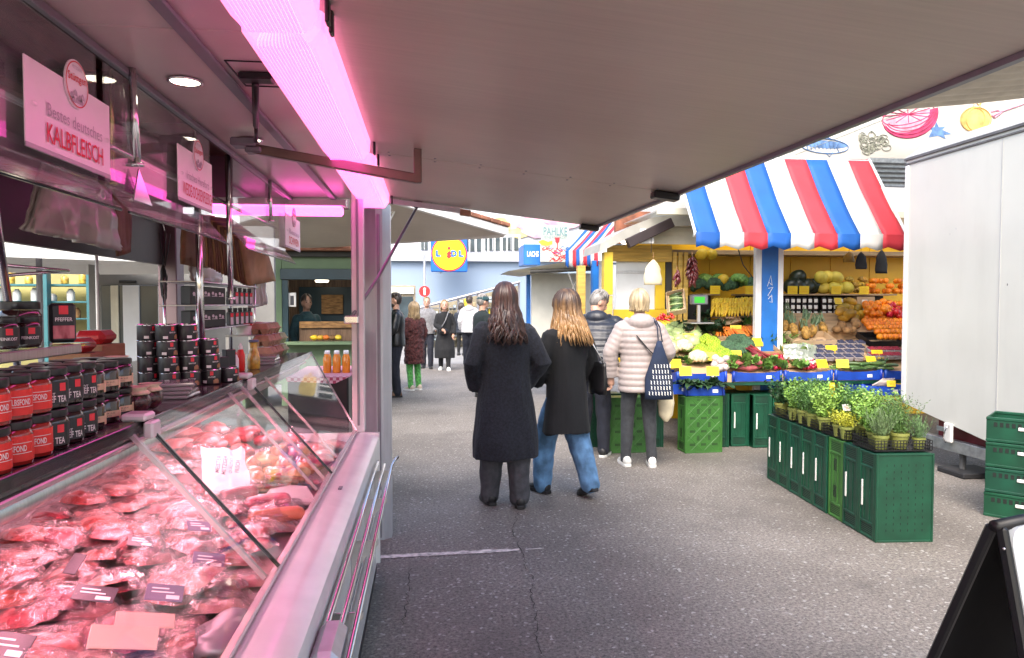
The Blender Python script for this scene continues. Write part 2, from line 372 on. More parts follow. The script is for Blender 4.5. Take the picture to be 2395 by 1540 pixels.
# interior bulkhead, raised dark ceiling and back fascia
m=MB(); m.box(-.93,-.906,-1,4.9,2.30,2.62); m.build('bulkhead','dark_panel',stall)
m=MB(); m.box(-1.80,-.935,-1,5.15,2.62,2.65); m.build('inner_ceiling','dark_wood',stall)
for k,Y in enumerate((.6,1.5,2.4,3.3,4.2)):
    m=MB(); m.cbox(-1.75,-.94,Y,Y+.07,2.56,2.618,.004); m.build('ceiling_joist','dark_wood',stall)
m=MB(); m.box(-1.80,-1.76,-1,5.15,1.865,2.62); m.build('back_fascia','dark_panel',stall)
m=MB(); m.box(-1.755,-1.70,-1,4.9,2.16,2.24); m.box(-1.75,-1.40,2.2,4.9,2.33,2.36); m.build('overhead_shelf','dark_wood',stall)
m=MB(); m.box(-1.80,-1.76,-1,5.15,.1,1.17); m.build('back_wall','grey_paint',stall)
m=MB(); m.cbox(-1.80,-1.68,5.0,5.15,.1,2.62,.006); m.build('corner_post','pink_lit_panel',stall)
m=MB(); m.cbox(-1.80,-.55,5.10,5.15,2.27,2.64,.006); m.build('end_fascia','pink_lit_panel',stall)
m=MB(); m.cbox(-1.755,-1.742,3.99,4.01,1.17,1.865,.005); m.build('window_mullion','grey_paint',stall)
# end post + counter upright
m=MB()
m.prism([(-.43,4.84,.0),(-.345,4.80,.0),(-.30,4.81,.0),(-.25,4.85,.0),(-.25,4.96,.0),(-.43,4.96,.0)],(0,0,2.27)); m.build('end_post','aluminium',stall)
m=MB(); m.cbox(-.335,-.315,4.79,4.80,.02,2.2,.002); m.build('post_groove','aluminium_dark',stall)
m=MB(); m.cbox(-.435,-.365,4.13,4.20,.86,2.28,.005); m.build('upright','white_lacquer',stall)
m=MB(); m.cbox(-.405,-.392,4.122,4.131,.9,2.2,.002); m.build('upright_seam','aluminium_dark',stall)
m=MB(); m.tube([(-.44,4.1,1.515),(-.30,4.3,1.75),(-.06,4.62,2.235)],[.011,.011,.008],8); m.build('gas_strut','aluminium_dark',stall,smooth=True)
m=MB(); m.cbox(-.47,-.39,4.06,4.128,1.49,1.535,.006); m.build('strut_bracket','chrome',stall)
m=MB(); m.cbox(-.09,-.03,4.60,4.66,2.225,2.262,.006); m.build('strut_mount','aluminium_dark',stall)
# support arm with elbow
M('bronze_bar',(.20,.14,.12,1),rough=.3,metal=.7,var=.15)
p,q=Vector((-.72,3.06,2.245)),Vector((-.045,3.06,2.135)); L_=(q-p).length
m=MB(); m.cbox(0,L_,-.018,.018,-.02,.02,.004,frame_mx(p,q-p,ez=(0,0,1))); m.build('support_arm','bronze_bar',stall)
m=MB(); m.cbox(q.x-.012,q.x+.022,3.043,3.077,q.z-.019,2.262,.004); m.build('arm_elbow','bronze_bar',stall)
m=MB(); m.cbox(-.80,-.70,3.02,3.10,2.25,2.285,.006); m.cbox(-.745,-.68,3.03,3.09,2.225,2.25,.005); m.build('arm_mount','aluminium_dark',stall)
m=MB(); m.tube([(-.53,2.30,2.285),(-.64,2.78,2.272)],.011,8); m.tube([(-.64,2.78,2.272),(-.695,3.02,2.266)],.007,8)
m.build('lift_strut','black_plastic',stall,smooth=True)
m=MB(); m.cbox(-.57,-.47,2.25,2.31,2.287,2.3085,.005); m.build('strut_plate','black_plastic',stall)
m=MB()
for x0,x1,y0,y1 in ((-.585,-.455,2.16,2.164),(-.585,-.455,2.40,2.404),(-.585,-.581,2.164,2.40),(-.459,-.455,2.164,2.40)): m.box(x0,x1,y0,y1,2.3065,2.3095)
m.build('hatch_seam','black_plastic',stall)
# ceiling downlights
for i,(x,y) in enumerate(((433,192),(585,328),(690,372))):
    p=onz(x,y,2.305); d=T('downlight',['round recessed ceiling spotlight nearest the large pink lamp, above the first hanging sign','round recessed ceiling spotlight above the second hanging sign','small round ceiling spotlight beyond the support arm'][i],'ceiling light',(p.x,p.y,2.3095),group='recessed ceiling spotlights')
    m=MB(); m.lathe([(.052,-.001),(.054,-.006),(.047,-.008),(.045,-.003)],24); m.build('trim_ring','chrome',d,smooth=True)
    m=MB(); m.lathe([(.044,-.0045),(.0005,-.0046)],24,cap=False); m.build('bulb','downlight_face',d)
# ------------------------------------------------------------------ pink strip lights
def strip_light(ya,yb,label):
    t=T('strip_light',label,'light',(0,ya,0),group='pink strip lights under the canopy'); L_=yb-ya
    ztop=2.30
    # corrugated diffuser cross-section, from left (-.43) round the bottom to right (-.235)
    prof=[(-.43,2.285),(-.428,2.235),(-.40,2.206)]
    n=15
    for i in range(n*2+1):
        x=-.398+.128*i/(n*2); prof.append((x,2.2+(.005 if i%2 else 0)))
    prof+=[(-.262,2.206),(-.238,2.238),(-.235,2.285)]
    rings=[]
    for y,k in ((0,.72),(.012,.93),(.03,1),(L_-.03,1),(L_-.012,.93),(L_,.72)):
        rings.append([(-.333+(x+.333)*k,y,2.285+(z-2.285)*k) for x,z in prof])
    m=MB(); m.loft(rings); npf=len(prof); m.mi=[(2 if (k%npf)<3 or (k%npf)>npf-5 else (k%npf)%2) for k in range(len(m.f)-2)]+[2,2]; m.build('diffuser',['lamp_diffuser','lamp_rib','lamp_side'],t)
    m=MB(); m.cbox(-.44,-.225,.0,L_,2.286,2.3085,.004); m.build('housing','white_lacquer',t)
    for y in (-.004,L_-.03):
        m=MB(); m.cbox(-.226,-.216,y,y+.034,2.23,2.29,.003); m.build('clip','black_plastic',t)
strip_light(.25,1.665,'pink ribbed strip light at the top edge of the view, nearest one')
strip_light(1.70,3.06,'long pink ribbed strip light running along the canopy hinge in the middle')
strip_light(3.28,4.54,'short-looking violet strip light above the grey end post')
t=T('strip_light','white-violet tube light across the far end of the butcher stall','light',(0,0,0),group='pink strip lights under the canopy')
m=MB(); m.cbox(-1.42,-.56,4.84,4.895,2.19,2.255,.015); m.build('diffuser','lamp_diffuser',t)
m=MB(); m.cbox(-1.44,-.54,4.835,4.90,2.2565,2.30,.004); m.build('housing','white_lacquer',t)
# ------------------------------------------------------------------ display counter
M('steel_brushed',(.55,.54,.54,1),rough=.32,metal=.8,var=.08,stretch=(2,30,2),scale=4)
M('shelf_stone',(.09,.07,.075,1),rough=.18,var=.35,scale=18,detail=5,coat=.4)
M('well_steel',(.42,.42,.43,1),rough=.35,metal=.6,var=.08)
M('deck_tray',(.42,.30,.30,1),rough=.4,var=.1)
M('case_lamp',(1,.6,.7,1),var=0,emis=(1,.36,.46,1),es=36)
M('rail_pink',(.62,.52,.54,1),rough=.25,metal=.4,var=.05)
counter=T('display_counter','white refrigerated butcher counter with slanted glass front and steel trim','counter',(0,0,0))
Y0,Y1=.75,4.10
m=MB(); prof=[(-.41,.862),(-.392,.866),(-.30,.846),(-.283,.836),(-.277,.815),(-.277,.34),(-.30,.30),(-.30,.10),(-.44,.10),(-.44,.80)]
m.loft([[(x,y,z) for x,z in prof] for y in (Y0,Y1)]); m.build('front_panel','white_lacquer',counter,smooth=True,ang=30)
m=MB(); m.cbox(-.426,-.404,Y0,Y1,.8665,.879,.003); m.build('glass_rail','rail_pink',counter)
m=MB(); m.cbox(-.2765,-.268,Y0,Y1,.50,.53,.003); m.build('trim_strip','steel_brushed',counter)
m=MB(); m.box(-1.30,-.28,Y1+.002,Y1+.03,.10,.86); m.build('end_panel','white_lacquer',counter)
m=MB(); m.box(-1.75,-.30,Y0,Y1,.05,.098); m.build('plinth','black_plastic',counter)
# well
m=MB(); m.loft([[(x,y,z) for x,z in ((-.47,.765),(-.47,.785),(-1.26,.93),(-1.26,.91))] for y in (Y0,Y1)]); m.build('deck','deck_tray',counter)
m=MB(); m.box(-.468,-.428,Y0,Y1,.74,.79); m.build('air_grille','black_plastic',counter)
m=MB(); m.box(-1.30,-1.262,Y0,Y1,.70,1.243); m.build('well_back','well_steel',counter)
# shelf over the well
ZS=1.285
m=MB(); m.cbox(-1.62,-.765,Y0,4.72,1.247,ZS,.003); m.build('shelf','shelf_stone',counter)
m=MB(); m.cbox(-.7645,-.752,Y0,4.72,1.262,1.291,.002); m.build('shelf_edge','dark_glass_edge',counter)
m=MB(); m.tube([(-.80,Y0,1.213),(-.80,4.4,1.213)],.027,16); m.build('lamp_rail','steel_brushed',counter,smooth=True)
m=MB(); m.cbox(-.775,-.755,Y0,4.5,1.233,1.2465,.003); m.build('shelf_trim','rail_pink',counter)
m=MB(); m.box(-.845,-.83,Y0,4.2,1.188,1.196); m.build('lamp_strip','case_lamp',counter)
# slanted panes, joints and supports
A_,B_=Vector((-.758,0,1.288)),Vector((-.411,0,.879))
nrm=Vector((B_.z-A_.z,0,-(B_.x-A_.x))).normalized()*-1
if nrm.x<0: nrm=-nrm
def strip(name,mat,ya,yb,yab=None,ybb=None,off=0,th=.006,s0=0,s1=1):
    a=A_.lerp(B_,s0);b=A_.lerp(B_,s1); yab=ya if yab is None else yab; ybb=yb if ybb is None else ybb
    p=[Vector((a.x,ya,a.z)),Vector((a.x,yb,a.z)),Vector((b.x,ybb,b.z)),Vector((b.x,yab,b.z))]
    m=MB(); m.prism([q+nrm*off for q in p],nrm*th); return m.build(name,mat,counter)
J=[.92,1.975,3.05]
strip('glass_pane','case_glass',Y0,J[0]-.004)
strip('glass_pane','case_glass',J[0]+.004,J[1]-.004)
strip('glass_pane','case_glass',J[1]+.004,J[2]-.004)
strip('glass_pane','case_glass',J[2]+.004,4.68,J[2]+.004,4.09)
for y in J: strip('pane_joint','dark_glass_edge',y-.0035,y+.0035,off=-.001,th=.009)
strip('pane_joint','steel_brushed',4.684,4.69,4.094,4.10,off=-.001,th=.009)
for y in J: strip('glass_support','rail_pink',y-.075,y-.061,off=-.022,th=.012,s0=.03,s1=.98)
for y in (J[2]-.25,J[2]+.35): strip('glass_support','rail_pink',y-.006,y+.006,off=-.022,th=.01,s0=.03,s1=.98)
for y in J:
    m=MB(); m.cbox(-.80,-.735,y-.035,y+.035,1.292,1.312,.006); m.cbox(-.745,-.72,y-.03,y+.03,1.245,1.29,.005); m.build('glass_hinge','white_lacquer',counter)
m=MB(); m.poly([(-.76,4.69,1.285),(-1.28,4.69,1.285),(-1.28,4.105,.86),(-.42,4.105,.875)]); m.build('end_glass','case_glass',counter)
for px in ((8,1236),): 
    m=MB(); m.cbox(-.79,-.76,1.20,1.235,1.14,1.165,.004); m.build('rail_clip','white_lacquer',counter)
# small dents and stains on the ledge
m=MB(); m.cbox(-.36,-.345,2.86,2.90,.858,.863,.001); m.build('ledge_latch','aluminium_dark',counter)
# ------------------------------------------------------------------ bag rack in front of the counter
rack=T('bag_rack','steel tube rack for shopping bags along the counter front','rack',(0,0,0))
for x,z in ((-.262,.775),(-.228,.762),(-.19,.765)):
    m=MB(); e=.03 if x>-.2 else .0
    m.tube([(x,Y0,z),(x,3.66,z),(x+e*.4,3.71,z+e*.6),(x+e,3.735+e*.3,z+e)],.0085,10); m.build('tube','chrome',rack,smooth=True)
for Y in (1.95,2.55,3.1,3.62):
    m=MB(); m.prism([(-.2765,Y,.75),(-.18,Y,.752),(-.18,Y,.735),(-.225,Y,.69),(-.2765,Y,.62)],(0,.006,0)); m.build('bracket','steel_brushed',rack)
m=MB(); m.cbox(-.275,-.205,1.62,1.82,.46,.80,.02); m.build('end_cap','aluminium',rack)
m=MB(); m.cbox(-.274,-.236,1.60,1.618,.50,.77,.01); m.build('end_cap_face','white_lacquer',rack)
# ------------------------------------------------------------------ meat
def meat_mat(name,c1,c2,sc_=14,lo=.42,hi=.62,rough=.32):
    m=M(name,c1,rough=rough,var=.25,scale=sc_,detail=5,col2=c2,lo=lo,hi=hi,coat=.6,bump=.35,bscale=45,rnd=.25,stretch=(1,2.4,1))
meat_mat('beef',(.46,.04,.055,1),(.66,.20,.20,1))
meat_mat('beef_deep',(.34,.016,.028,1),(.52,.08,.09,1),9)
meat_mat('pork',(.56,.12,.13,1),(.70,.30,.28,1),10)
meat_mat('veal_pink',(.60,.20,.19,1),(.74,.42,.38,1),7)
meat_mat('chicken',(.62,.28,.10,1),(.75,.45,.22,1),8)
meat_mat('smoked',(.20,.075,.035,1),(.36,.15,.08,1),20)
M('fat_white',(.72,.58,.52,1),rough=.4,var=.15,scale=30,coat=.4)
def film_mat():
    m=glass_mat('shrink_film',(.96,.95,.95,1),base=.11,rough=.09,haze=.02,gr=.7); N=m.node_tree.nodes; L=m.node_tree.links
    nz=N.new('ShaderNodeTexNoise'); nz.inputs['Scale'].default_value=38; nz.inputs['Detail'].default_value=3
    tc=N.new('ShaderNodeTexCoord'); L.new(tc.outputs['Object'],nz.inputs[0])
    bp=N.new('ShaderNodeBump'); bp.inputs['Strength'].default_value=1; bp.inputs['Distance'].default_value=.02; L.new(nz.outputs[0],bp.inputs['Height'])
    for n in N:
        if n.type in('BSDF_GLOSSY','LAYER_WEIGHT'): L.new(bp.outputs[0],n.inputs['Normal'])
film_mat()
def pillow(w,d,h,seed,nx=12,ny=9):
    """rounded slab with a lumpy top"""
    vs=[];fs=[]; off=Vector((seed*5.1,seed*2.3,seed))
    for j in range(ny+1):
        for i in range(nx+1):
            u,v=i/nx*2-1,j/ny*2-1
            e=max(0,1-abs(u)**4)**.5*max(0,1-abs(v)**4)**.5
            wob=1+.16*noise.noise(Vector((u*1.3,v*1.3,0))+off)
            k=.93+.07*e
            z=h*e*(.8+.5*noise.noise(Vector((u*1.9,v*1.9,1.5))+off)+.14*noise.noise(Vector((u*6,v*6,2))+off))
            vs.append((u*w/2*wob*(1-.10*v*v),v*d/2*wob*(1-.10*u*u),max(.001,z)))
    for j in range(ny):
        for i in range(nx):
            a=j*(nx+1)+i; fs.append((a,a+1,a+nx+2,a+nx+1))
    return vs,fs
def film(w,d,h,seed,nx=14,ny=11):
    vs=[];fs=[];off=Vector((seed*1.7,seed*4.1,9))
    for j in range(ny+1):
        for i in range(nx+1):
            u,v=i/nx*2-1,j/ny*2-1
            uu,vv=min(1,abs(u)*1.18),min(1,abs(v)*1.2)
            e=max(0,1-uu**5)**.5*max(0,1-vv**5)**.5
            z=.006+(h*1.02+.006)*e+.010*noise.noise(Vector((u*3.5,v*3.5,0))+off)*(1.2-e)+.004*noise.noise(Vector((u*11,v*11,0))+off)
            vs.append((u*w/2+.006*noise.noise(Vector((v*3,0,u))+off),v*d/2+.006*noise.noise(Vector((u*3,5,v))+off),max(.002,z)))
    for j in range(ny):
        for i in range(nx):
            a=j*(nx+1)+i; fs.append((a,a+1,a+nx+2,a+nx+1))
    return vs,fs
protos=[]
for k,(mt,w,d,h) in enumerate((('beef',.17,.12,.032),('beef_deep',.15,.11,.038),('pork',.18,.12,.03),('beef',.20,.10,.034),('veal_pink',.16,.13,.028),('pork',.14,.10,.04),('veal_pink',.19,.13,.03),('beef',.13,.11,.034))):
    a=MB(); a.add(*pillow(w,d,h,k+1)); me=a.mesh('meat_cut',mt,True)
    b=MB(); b.add(*film(w*1.28,d*1.3,h,k+3)); fm=b.mesh('film',"shrink_film",True)
    c=MB(); c.tube([(-w*.36,d*.40,h*.35),(-w*.1,d*.44,h*.55),(w*.2,d*.43,h*.5),(w*.38,d*.36,h*.3)],[.003,.008,.007,.003],6); ft=c.mesh('fat_rim','fat_white',True)
    protos.append((mt,me,fm,ft))
adj={'beef':'marbled red beef','beef_deep':'dark red beef','pork':'pale pork','veal_pink':'light pink veal'}
def deckz(X): return .785+(-.47-X)*(.145/.79)
rm=random.Random(21); count=0
def pack(X,Y,k,rz,tx=0,ty=0,lift=0,s=1):
    global count
    mt,me,fm,ft=protos[k]; count+=1
    t=T('meat_pack','shrink-wrapped %s cut in clear film lying on the counter deck'%adj[mt],'meat pack',(X,Y,deckz(X)+.002+lift),group='wrapped %s cuts in the counter'%adj[mt])
    t.rotation_euler=(tx,ty+.18,rz); t.scale=(s,s,s)
    link('meat_cut',me,t); link('film',fm,t)
    if mt in('beef','pork','beef_deep'): link('fat_rim',ft,t)
    return t
Y=1.02; row=0
while Y<3.95:
    X=-.535-(.05 if row%2 else 0); c=0
    while X>-1.2:
        far=(Y>2.75)
        if not(far and X>-1.05 and rm.random()<.72):
            pack(X+rm.uniform(-.02,.02),Y+rm.uniform(-.03,.03),rm.randrange(8),rm.uniform(-.9,.9)+1.2,rm.uniform(-.12,.12),rm.uniform(-.08,.10),rm.choice((0,.008,.02)),rm.uniform(.78,1.02))
        X-=.118+rm.uniform(0,.02); c+=1
    Y+=.108; row+=1
for i in range(24):
    pack(rm.uniform(-.62,-1.15),rm.uniform(1.2,2.7),rm.randrange(8),rm.uniform(0,3),rm.uniform(-.3,.3),rm.uniform(-.3,.2),rm.uniform(.028,.045),rm.uniform(.7,.95))
# loose pieces at the far half: chicken, sausages, smoked ribs, paper
for i in range(16):
    a=MB(); a.ball((0,0,.03),(.065,.045,.034),12,8,fn=lumpy(i+40,.35)); X,Yv=rm.uniform(-.55,-.80),rm.uniform(3.05,3.6)
    a.build('chicken_piece','chicken',smooth=True,loc=(X,Yv,deckz(X)+rm.choice((0,.02))),rz=rm.uniform(0,3),label='orange marinated chicken piece heaped in the middle of the counter',cat='meat',group='marinated chicken pieces')
for i in range(26):
    a=MB(); a.ball((0,0,.028),(.085,.05,.032),12,8,fn=lumpy(i+80,.3)); X,Yv=rm.uniform(-.5,-1.2),rm.uniform(3.4,4.02)
    a.build('meat_piece',rm.choice(('pork','veal_pink','beef')),smooth=True,loc=(X,Yv,deckz(X)+rm.choice((0,.015))),rz=rm.uniform(0,3),label='loose raw meat piece at the far end of the counter',cat='meat',group='loose meat pieces at the far end')
M('sausage_skin',(.66,.24,.13,1),rough=.35,var=.15,scale=12,coat=.5)
for i,(X,Yv,rz,l,r,lab) in enumerate(((-.545,2.60,.35,.20,.028,'long smooth orange sausage beside the glass'),(-.60,2.72,.4,.17,.033,'thick coarse red salami behind the smooth sausage'),(-.72,2.78,.6,.15,.03,'cut smoked ham roll next to the salami'))):
    a=MB(); pts=[(t*l-l/2,.012*math.sin(t*3),r) for t in (0,.05,.12,.3,.5,.7,.88,.95,1)]
    a.tube(pts,[r*.35,r*.75,r*.95,r,r*1.02,r,r*.95,r*.75,r*.35],12); a.build('sausage',('sausage_skin','beef','beef_deep')[i],smooth=True,loc=(X,Yv,deckz(X)+.01),rz=rz,label=lab,cat='sausage')
for i in range(4):
    a=MB(); a.cbox(-.09,.09,-.022,.022,0,.02,.008); a.build('smoked_rib','smoked',loc=(-.64+.012*i,2.92+.05*i,deckz(-.64)+.02+.004*i),rot=(rm.uniform(-.2,.2),.2,.9+rm.uniform(-.2,.2)),label='brown smoked rib strip lying on the white paper',cat='meat',group='smoked rib strips')
# paper wraps with print
M('paper_white',(.74,.73,.70,1),rough=.65,var=.08,scale=10,bump=.4,bscale=14)
M('print_dark',(.05,.05,.06,1),rough=.6,var=.1)
M('print_red',(.65,.02,.03,1),rough=.5,var=.05)
M('label_white',(.78,.77,.74,1),rough=.5,var=.04)
M('wax_paper',(.50,.54,.46,1),rough=.3,var=.12,scale=8,bump=.5,bscale=20,coat=.4)
def crumpled(w,d,seed,amp=.02,nx=10,ny=10):
    vs=[];fs=[];off=Vector((seed,seed*2.2,3))
    for j in range(ny+1):
        for i in range(nx+1):
            u,v=i/nx-.5,j/ny-.5
            vs.append((u*w*(1+.1*noise.noise(Vector((v*4,0,0))+off)),v*d*(1+.1*noise.noise(Vector((u*4,7,0))+off)),amp*(noise.noise(Vector((u*5,v*5,0))+off)+.5*noise.noise(Vector((u*13,v*13,0))+off))))
    for j in range(ny):
        for i in range(nx):
            a=j*(nx+1)+i; fs.append((a,a+1,a+nx+2,a+nx+1))
    return vs,fs
t=T('paper_wrap','white butcher paper sheet printed with dark lettering among the meat','paper',(-.79,2.86,deckz(-.79)+.10)); t.rotation_euler=(.55,.15,.45)
a=MB(); a.add(*crumpled(.17,.26,5,.03)); a.build('sheet','paper_white',t,smooth=True)
a=MB(); mx=Matrix.Rotation(R(80),4,'Z')
for k,(s_,w_) in enumerate((('MEISTER',.10),('METZGER',.11),('QUALITÄT',.09),('FRISCH',.07))): add_text(a,s_,mx,w_,.016,.005,0,.035-.024*k,.034)
a.build('lettering','print_dark',t)
a=MB(); a.cbox(-.09,.09,-.12,.12,0,.03,.01); a.build('meat_tray','white_lacquer',loc=(-.56,2.92,deckz(-.56)+.012),rot=(0,.18,.3),label='white plastic tray beside the smoked ribs near the glass',cat='tray')
a=MB(); a.ball((0,0,.03),(.07,.11,.03),14,8,fn=lumpy(3,.4,2.5)); a.build('cleaning_cloth','aluminium_dark',smooth=True,loc=(-.47,1.70,.80),label='dark grey cloth pushed behind the glass at the counter front',cat='cloth')
M('tag_slate',(.05,.045,.06,1),rough=.4,var=.15)
M('tag_peach',(.70,.42,.34,1),rough=.4,var=.05)
M('tag_lilac',(.16,.12,.20,1),rough=.35,var=.1)
def price_tag(px,py,mt,label,w=.085,d=.06,rz=.3,lift=.085,txt=True):
    # tag at a pixel on the deck plane
    X=None
    for Xt in [-.45-.01*i for i in range(80)]:
        q=onx(px,py,Xt)
        if q.z<=deckz(Xt)+lift: X=Xt;break
    q=onx(px,py,X); t=T('price_tag',label,'price tag',q,group='price tags on the meat'); t.rotation_euler=(rm.uniform(-.1,.1)+.35,.25,rz)
    a=MB(); a.cbox(-w/2,w/2,-d/2,d/2,0,.003,.001); a.build('card',mt,t)
    if txt:
        a=MB(); a.box(-w*.35,w*.1,-.002+d*.22,.002+d*.22,.0032,.0036); a.box(-w*.35,w*.25,-.002,.002,.0032,.0036); a.box(w*.05,w*.4,-d*.38,-d*.16,.0032,.0036); a.build('print','label_white',t)
price_tag(385,1388,'tag_lilac','grey-violet price tag on pale meat in the middle of the counter')
price_tag(488,1312,'tag_lilac','violet price tag near the dark glass joint')
price_tag(222,1390,'tag_slate','black price tag with white print left of the middle packs',.09,.05,.2)
price_tag(330,1268,'tag_slate','small black price tag in the upper middle of the meat',.07,.05)
price_tag(465,1232,'tag_lilac','small dark tag below the wax paper',.07,.05,.5)
price_tag(18,1512,'tag_slate','black price tag in the bottom corner of the counter',.08,.06,.1)
price_tag(175,1320,'tag_slate','black triangular tag standing between red packs',.03,.07,.1,.09,False)
price_tag(290,1492,'tag_peach','blank peach card lying flat at the bottom of the counter',.13,.06,.35,.095,False)
price_tag(340,1452,'tag_peach','second blank pink card overlapping the peach card',.12,.05,.35,.10,False)
price_tag(790,1118,'paper_white','white label strip by the far glass pane',.05,.10,.5,.02)
M('herb_dark',(.05,.08,.02,1),rough=.6,var=.4)
# ------------------------------------------------------------------ poles, hanging panes, signs
M('jar_glass_dark',(.03,.012,.012,1),rough=.08,var=.3,coat=.6)
M('jar_red_sauce',(.28,.02,.015,1),rough=.1,var=.2,coat=.6)
M('lid_black',(.012,.012,.013,1),rough=.3,var=.15,coat=.3)
M('label_red',(.72,.025,.02,1),rough=.4,var=.08)
M('label_black',(.02,.02,.022,1),rough=.4,var=.15)
M('label_cream',(.68,.52,.32,1),rough=.55,var=.08)
M('red_logo',(.75,.03,.05,1),rough=.4,var=0)
M('sign_board',(.84,.80,.82,1),rough=.35,var=.03)
M('sign_grey',(.45,.42,.46,1),rough=.5,var=0)
M('cardboard',(.36,.20,.10,1),rough=.75,var=.15,scale=5,stretch=(1,1,6))
M('kraft_paper',(.33,.18,.08,1),rough=.7,var=.25,scale=6,bump=.3,bscale=14)
M('kraft_dark',(.16,.07,.045,1),rough=.6,var=.3,scale=9,bump=.3,bscale=14)
M('red_plastic',(.42,.015,.02,1),rough=.4,var=.15)
def pole(name,p0,p1,r,mt,label,cat='pole',group='counter poles'):
    m=MB(); m.tube([p0,p1],r,14); h=T(name,label,cat,(0,0,0),group=group); m.build('shaft',mt,h,smooth=True)
    m=MB(); m.tube([Vector(p0),Vector(p0)+(Vector(p1)-Vector(p0)).normalized()*.012],r*1.7,14); m.build('flange',mt,h,smooth=True)
    return h
pole('shelf_pole',onz(48,905,1.287)+Vector((0,0,0)),(-.93,1.55,2.31),.0125,'chrome','thick chrome pole at the left edge of the counter shelf')
pA=onx(473,758,-1.0); pole('shelf_pole',(pA.x,pA.y,1.287),(pA.x,pA.y-.04,2.05),.014,'chrome','chrome pole in front of the black spice rack')
pB=onx(540,655,-.93); pole('shelf_pole',(pB.x,pB.y,1.62),(pB.x,pB.y-.03,2.30),.0125,'chrome','tall chrome pole with ceiling flange behind the second hanging sign')
pC=onx(322,390,-.88); h=pole('hanging_rod',(pC.x,pC.y,pC.z),(pC.x,pC.y-.03,2.31),.011,'chrome','chrome rod hanging from the ceiling beside the veal sign','rod')
pD=onx(634,520,-.88); pole('hanging_rod',(pD.x,pD.y,pD.z),(pD.x,pD.y-.02,2.30),.010,'chrome','thin chrome rod hanging under the bronze support arm','rod')
for i,(x,X) in enumerate(((262,-1.10),(455,-1.12))):
    p=onx(x,300,X); pole('ceiling_rod',(p.x,p.y,2.02),(p.x,p.y,2.62),.008,'brass',['brass rod behind the veal sign','brass rod behind the second hanging sign'][i],'rod')
p,q=(-.95,1.35,2.075),(-.95,4.6,2.08)
m=MB(); m.tube([p,q],.009,10); m.build('guard_rail','chrome',smooth=True,label='long chrome rail carrying the hanging glass guards above the counter',cat='rail')
m=MB(); m.tube([onx(475,545,-1.0),onx(535,572,-.93)],.005,8); m.build('cross_bar','chrome',smooth=True,label='short thin chrome bar between the two counter poles',cat='rail')
# hanging glass guards (vertical pane + angled lower lip)
def guard(ya,yb,label):
    t=T('glass_guard',label,'glass',(0,0,0),group='hanging glass guards')
    m=MB(); m.box(-.893,-.888,ya,yb,1.93,2.27); m.build('pane','dusty_glass',t)
    m=MB(); m.prism([(-.8905,ya,1.93),(-.8905,yb,1.93),(-.83,yb,1.86),(-.83,ya,1.86)],(.003,0,.003)); m.build('lip','dusty_glass',t)
    m=MB(); m.tube([(-.83,ya,1.858),(-.83,yb,1.858)],.004,6); m.build('lip_edge','dark_glass_edge',t)
guard(1.30,2.05,'hanging glass guard behind the veal sign'); guard(2.10,3.05,'hanging glass guard behind the second sign'); guard(3.4,4.6,'hanging glass guard at the far end of the counter')
for i,(x,y) in enumerate(((322,395),)):
    p=onx(x,y,-.875); m=MB(); m.prism([p,p+Vector((0,.10,-.10)),p+Vector((0,-.04,-.10))],(.004,0,0)); m.build('guard_bracket','chrome',label='chrome V bracket below the hanging rod',cat='bracket')
def sign(ya,yb,zb,zt,l1,l2,label,X=-.868):
    t=T('hanging_sign',label,'sign',(0,0,0),group='hanging product signs')
    m=MB(); m.cbox(X-.004,X,ya,yb,zb,zt,.0015); m.build('board','sign_board',t)
    w=yb-ya; h=zt-zb; yc=(ya+yb)/2+w*.04
    m=MB(); m.cbox(X-.004,X+.001,ya,yb,zb,zb+h*.06,.0015); m.build('sign_foot','sign_grey',t)
    mx=frame_mx((X+.0015,yc,(zb+zt)/2),(0,1,0),ey=(0,0,1))
    m=MB(); m.lathe([(h*.30,0),(h*.30,.003)],28,mx=mx@Matrix.Translation((0,h*.5,0))); d=m.build('round_badge','sign_board',t)
    m=MB(); n=36
    for k in range(n):
        a0,a1=2*math.pi*k/n,2*math.pi*(k+1)/n; r0,r1=h*.265,h*.28
        m.poly([(r0*math.cos(a0),h*.5+r0*math.sin(a0),.0045),(r1*math.cos(a0),h*.5+r1*math.sin(a0),.0045),(r1*math.cos(a1),h*.5+r1*math.sin(a1),.0045),(r0*math.cos(a1),h*.5+r0*math.sin(a1),.0045)],mx)
    add_text(m,'Stüttgen',mx@Matrix.Translation((0,h*.565,0))@Matrix.Rotation(R(4),4,'Z'),h*.46,h*.13,.01,0,0,.0045)
    m.build('badge_lettering','print_red',d)
    m=MB(); add_text(m,'METZGEREI',mx,h*.24,h*.04,.0,0,h*.70,.0045)
    for a,b in ((-.14,.33),(-.05,.38),(.06,.34),(.13,.37),(0,.30),(-.1,.29),(.1,.3)):
        m.add([((a+dx)*h,(b+dy)*h,.0045) for dx,dy in ((-.05,-.03),(.05,-.03),(.04,.02),(0,.05),(-.04,.02))],[(0,1,2,3,4)],mx)
    m.build('badge_drawing','sign_grey',d,kind='stuff')
    m=MB(); add_text(m,l1,mx,w*.66,h*.15,.0,0,h*.02); m.build('upper_line','sign_grey',t)
    m=MB(); add_text(m,l2,mx,w*.68 if len(l2)<13 else w*.88,h*.23,.008 if len(l2)<13 else 0,0,-h*.25); m.build('product_name','print_red',t)
    for y in (ya+w*.07,yb-w*.07):
        m=MB(); m.cbox(X-.006,X+.008,y-.008,y+.008,(zb+zt)/2-.005,(zb+zt)/2+.005,.002); m.build('clip','clear_glass',t)
sign(1.665,2.08,1.945,2.145,'Bestes deutsches','KALBFLEISCH','white hanging sign reading KALBFLEISCH with a round badge')
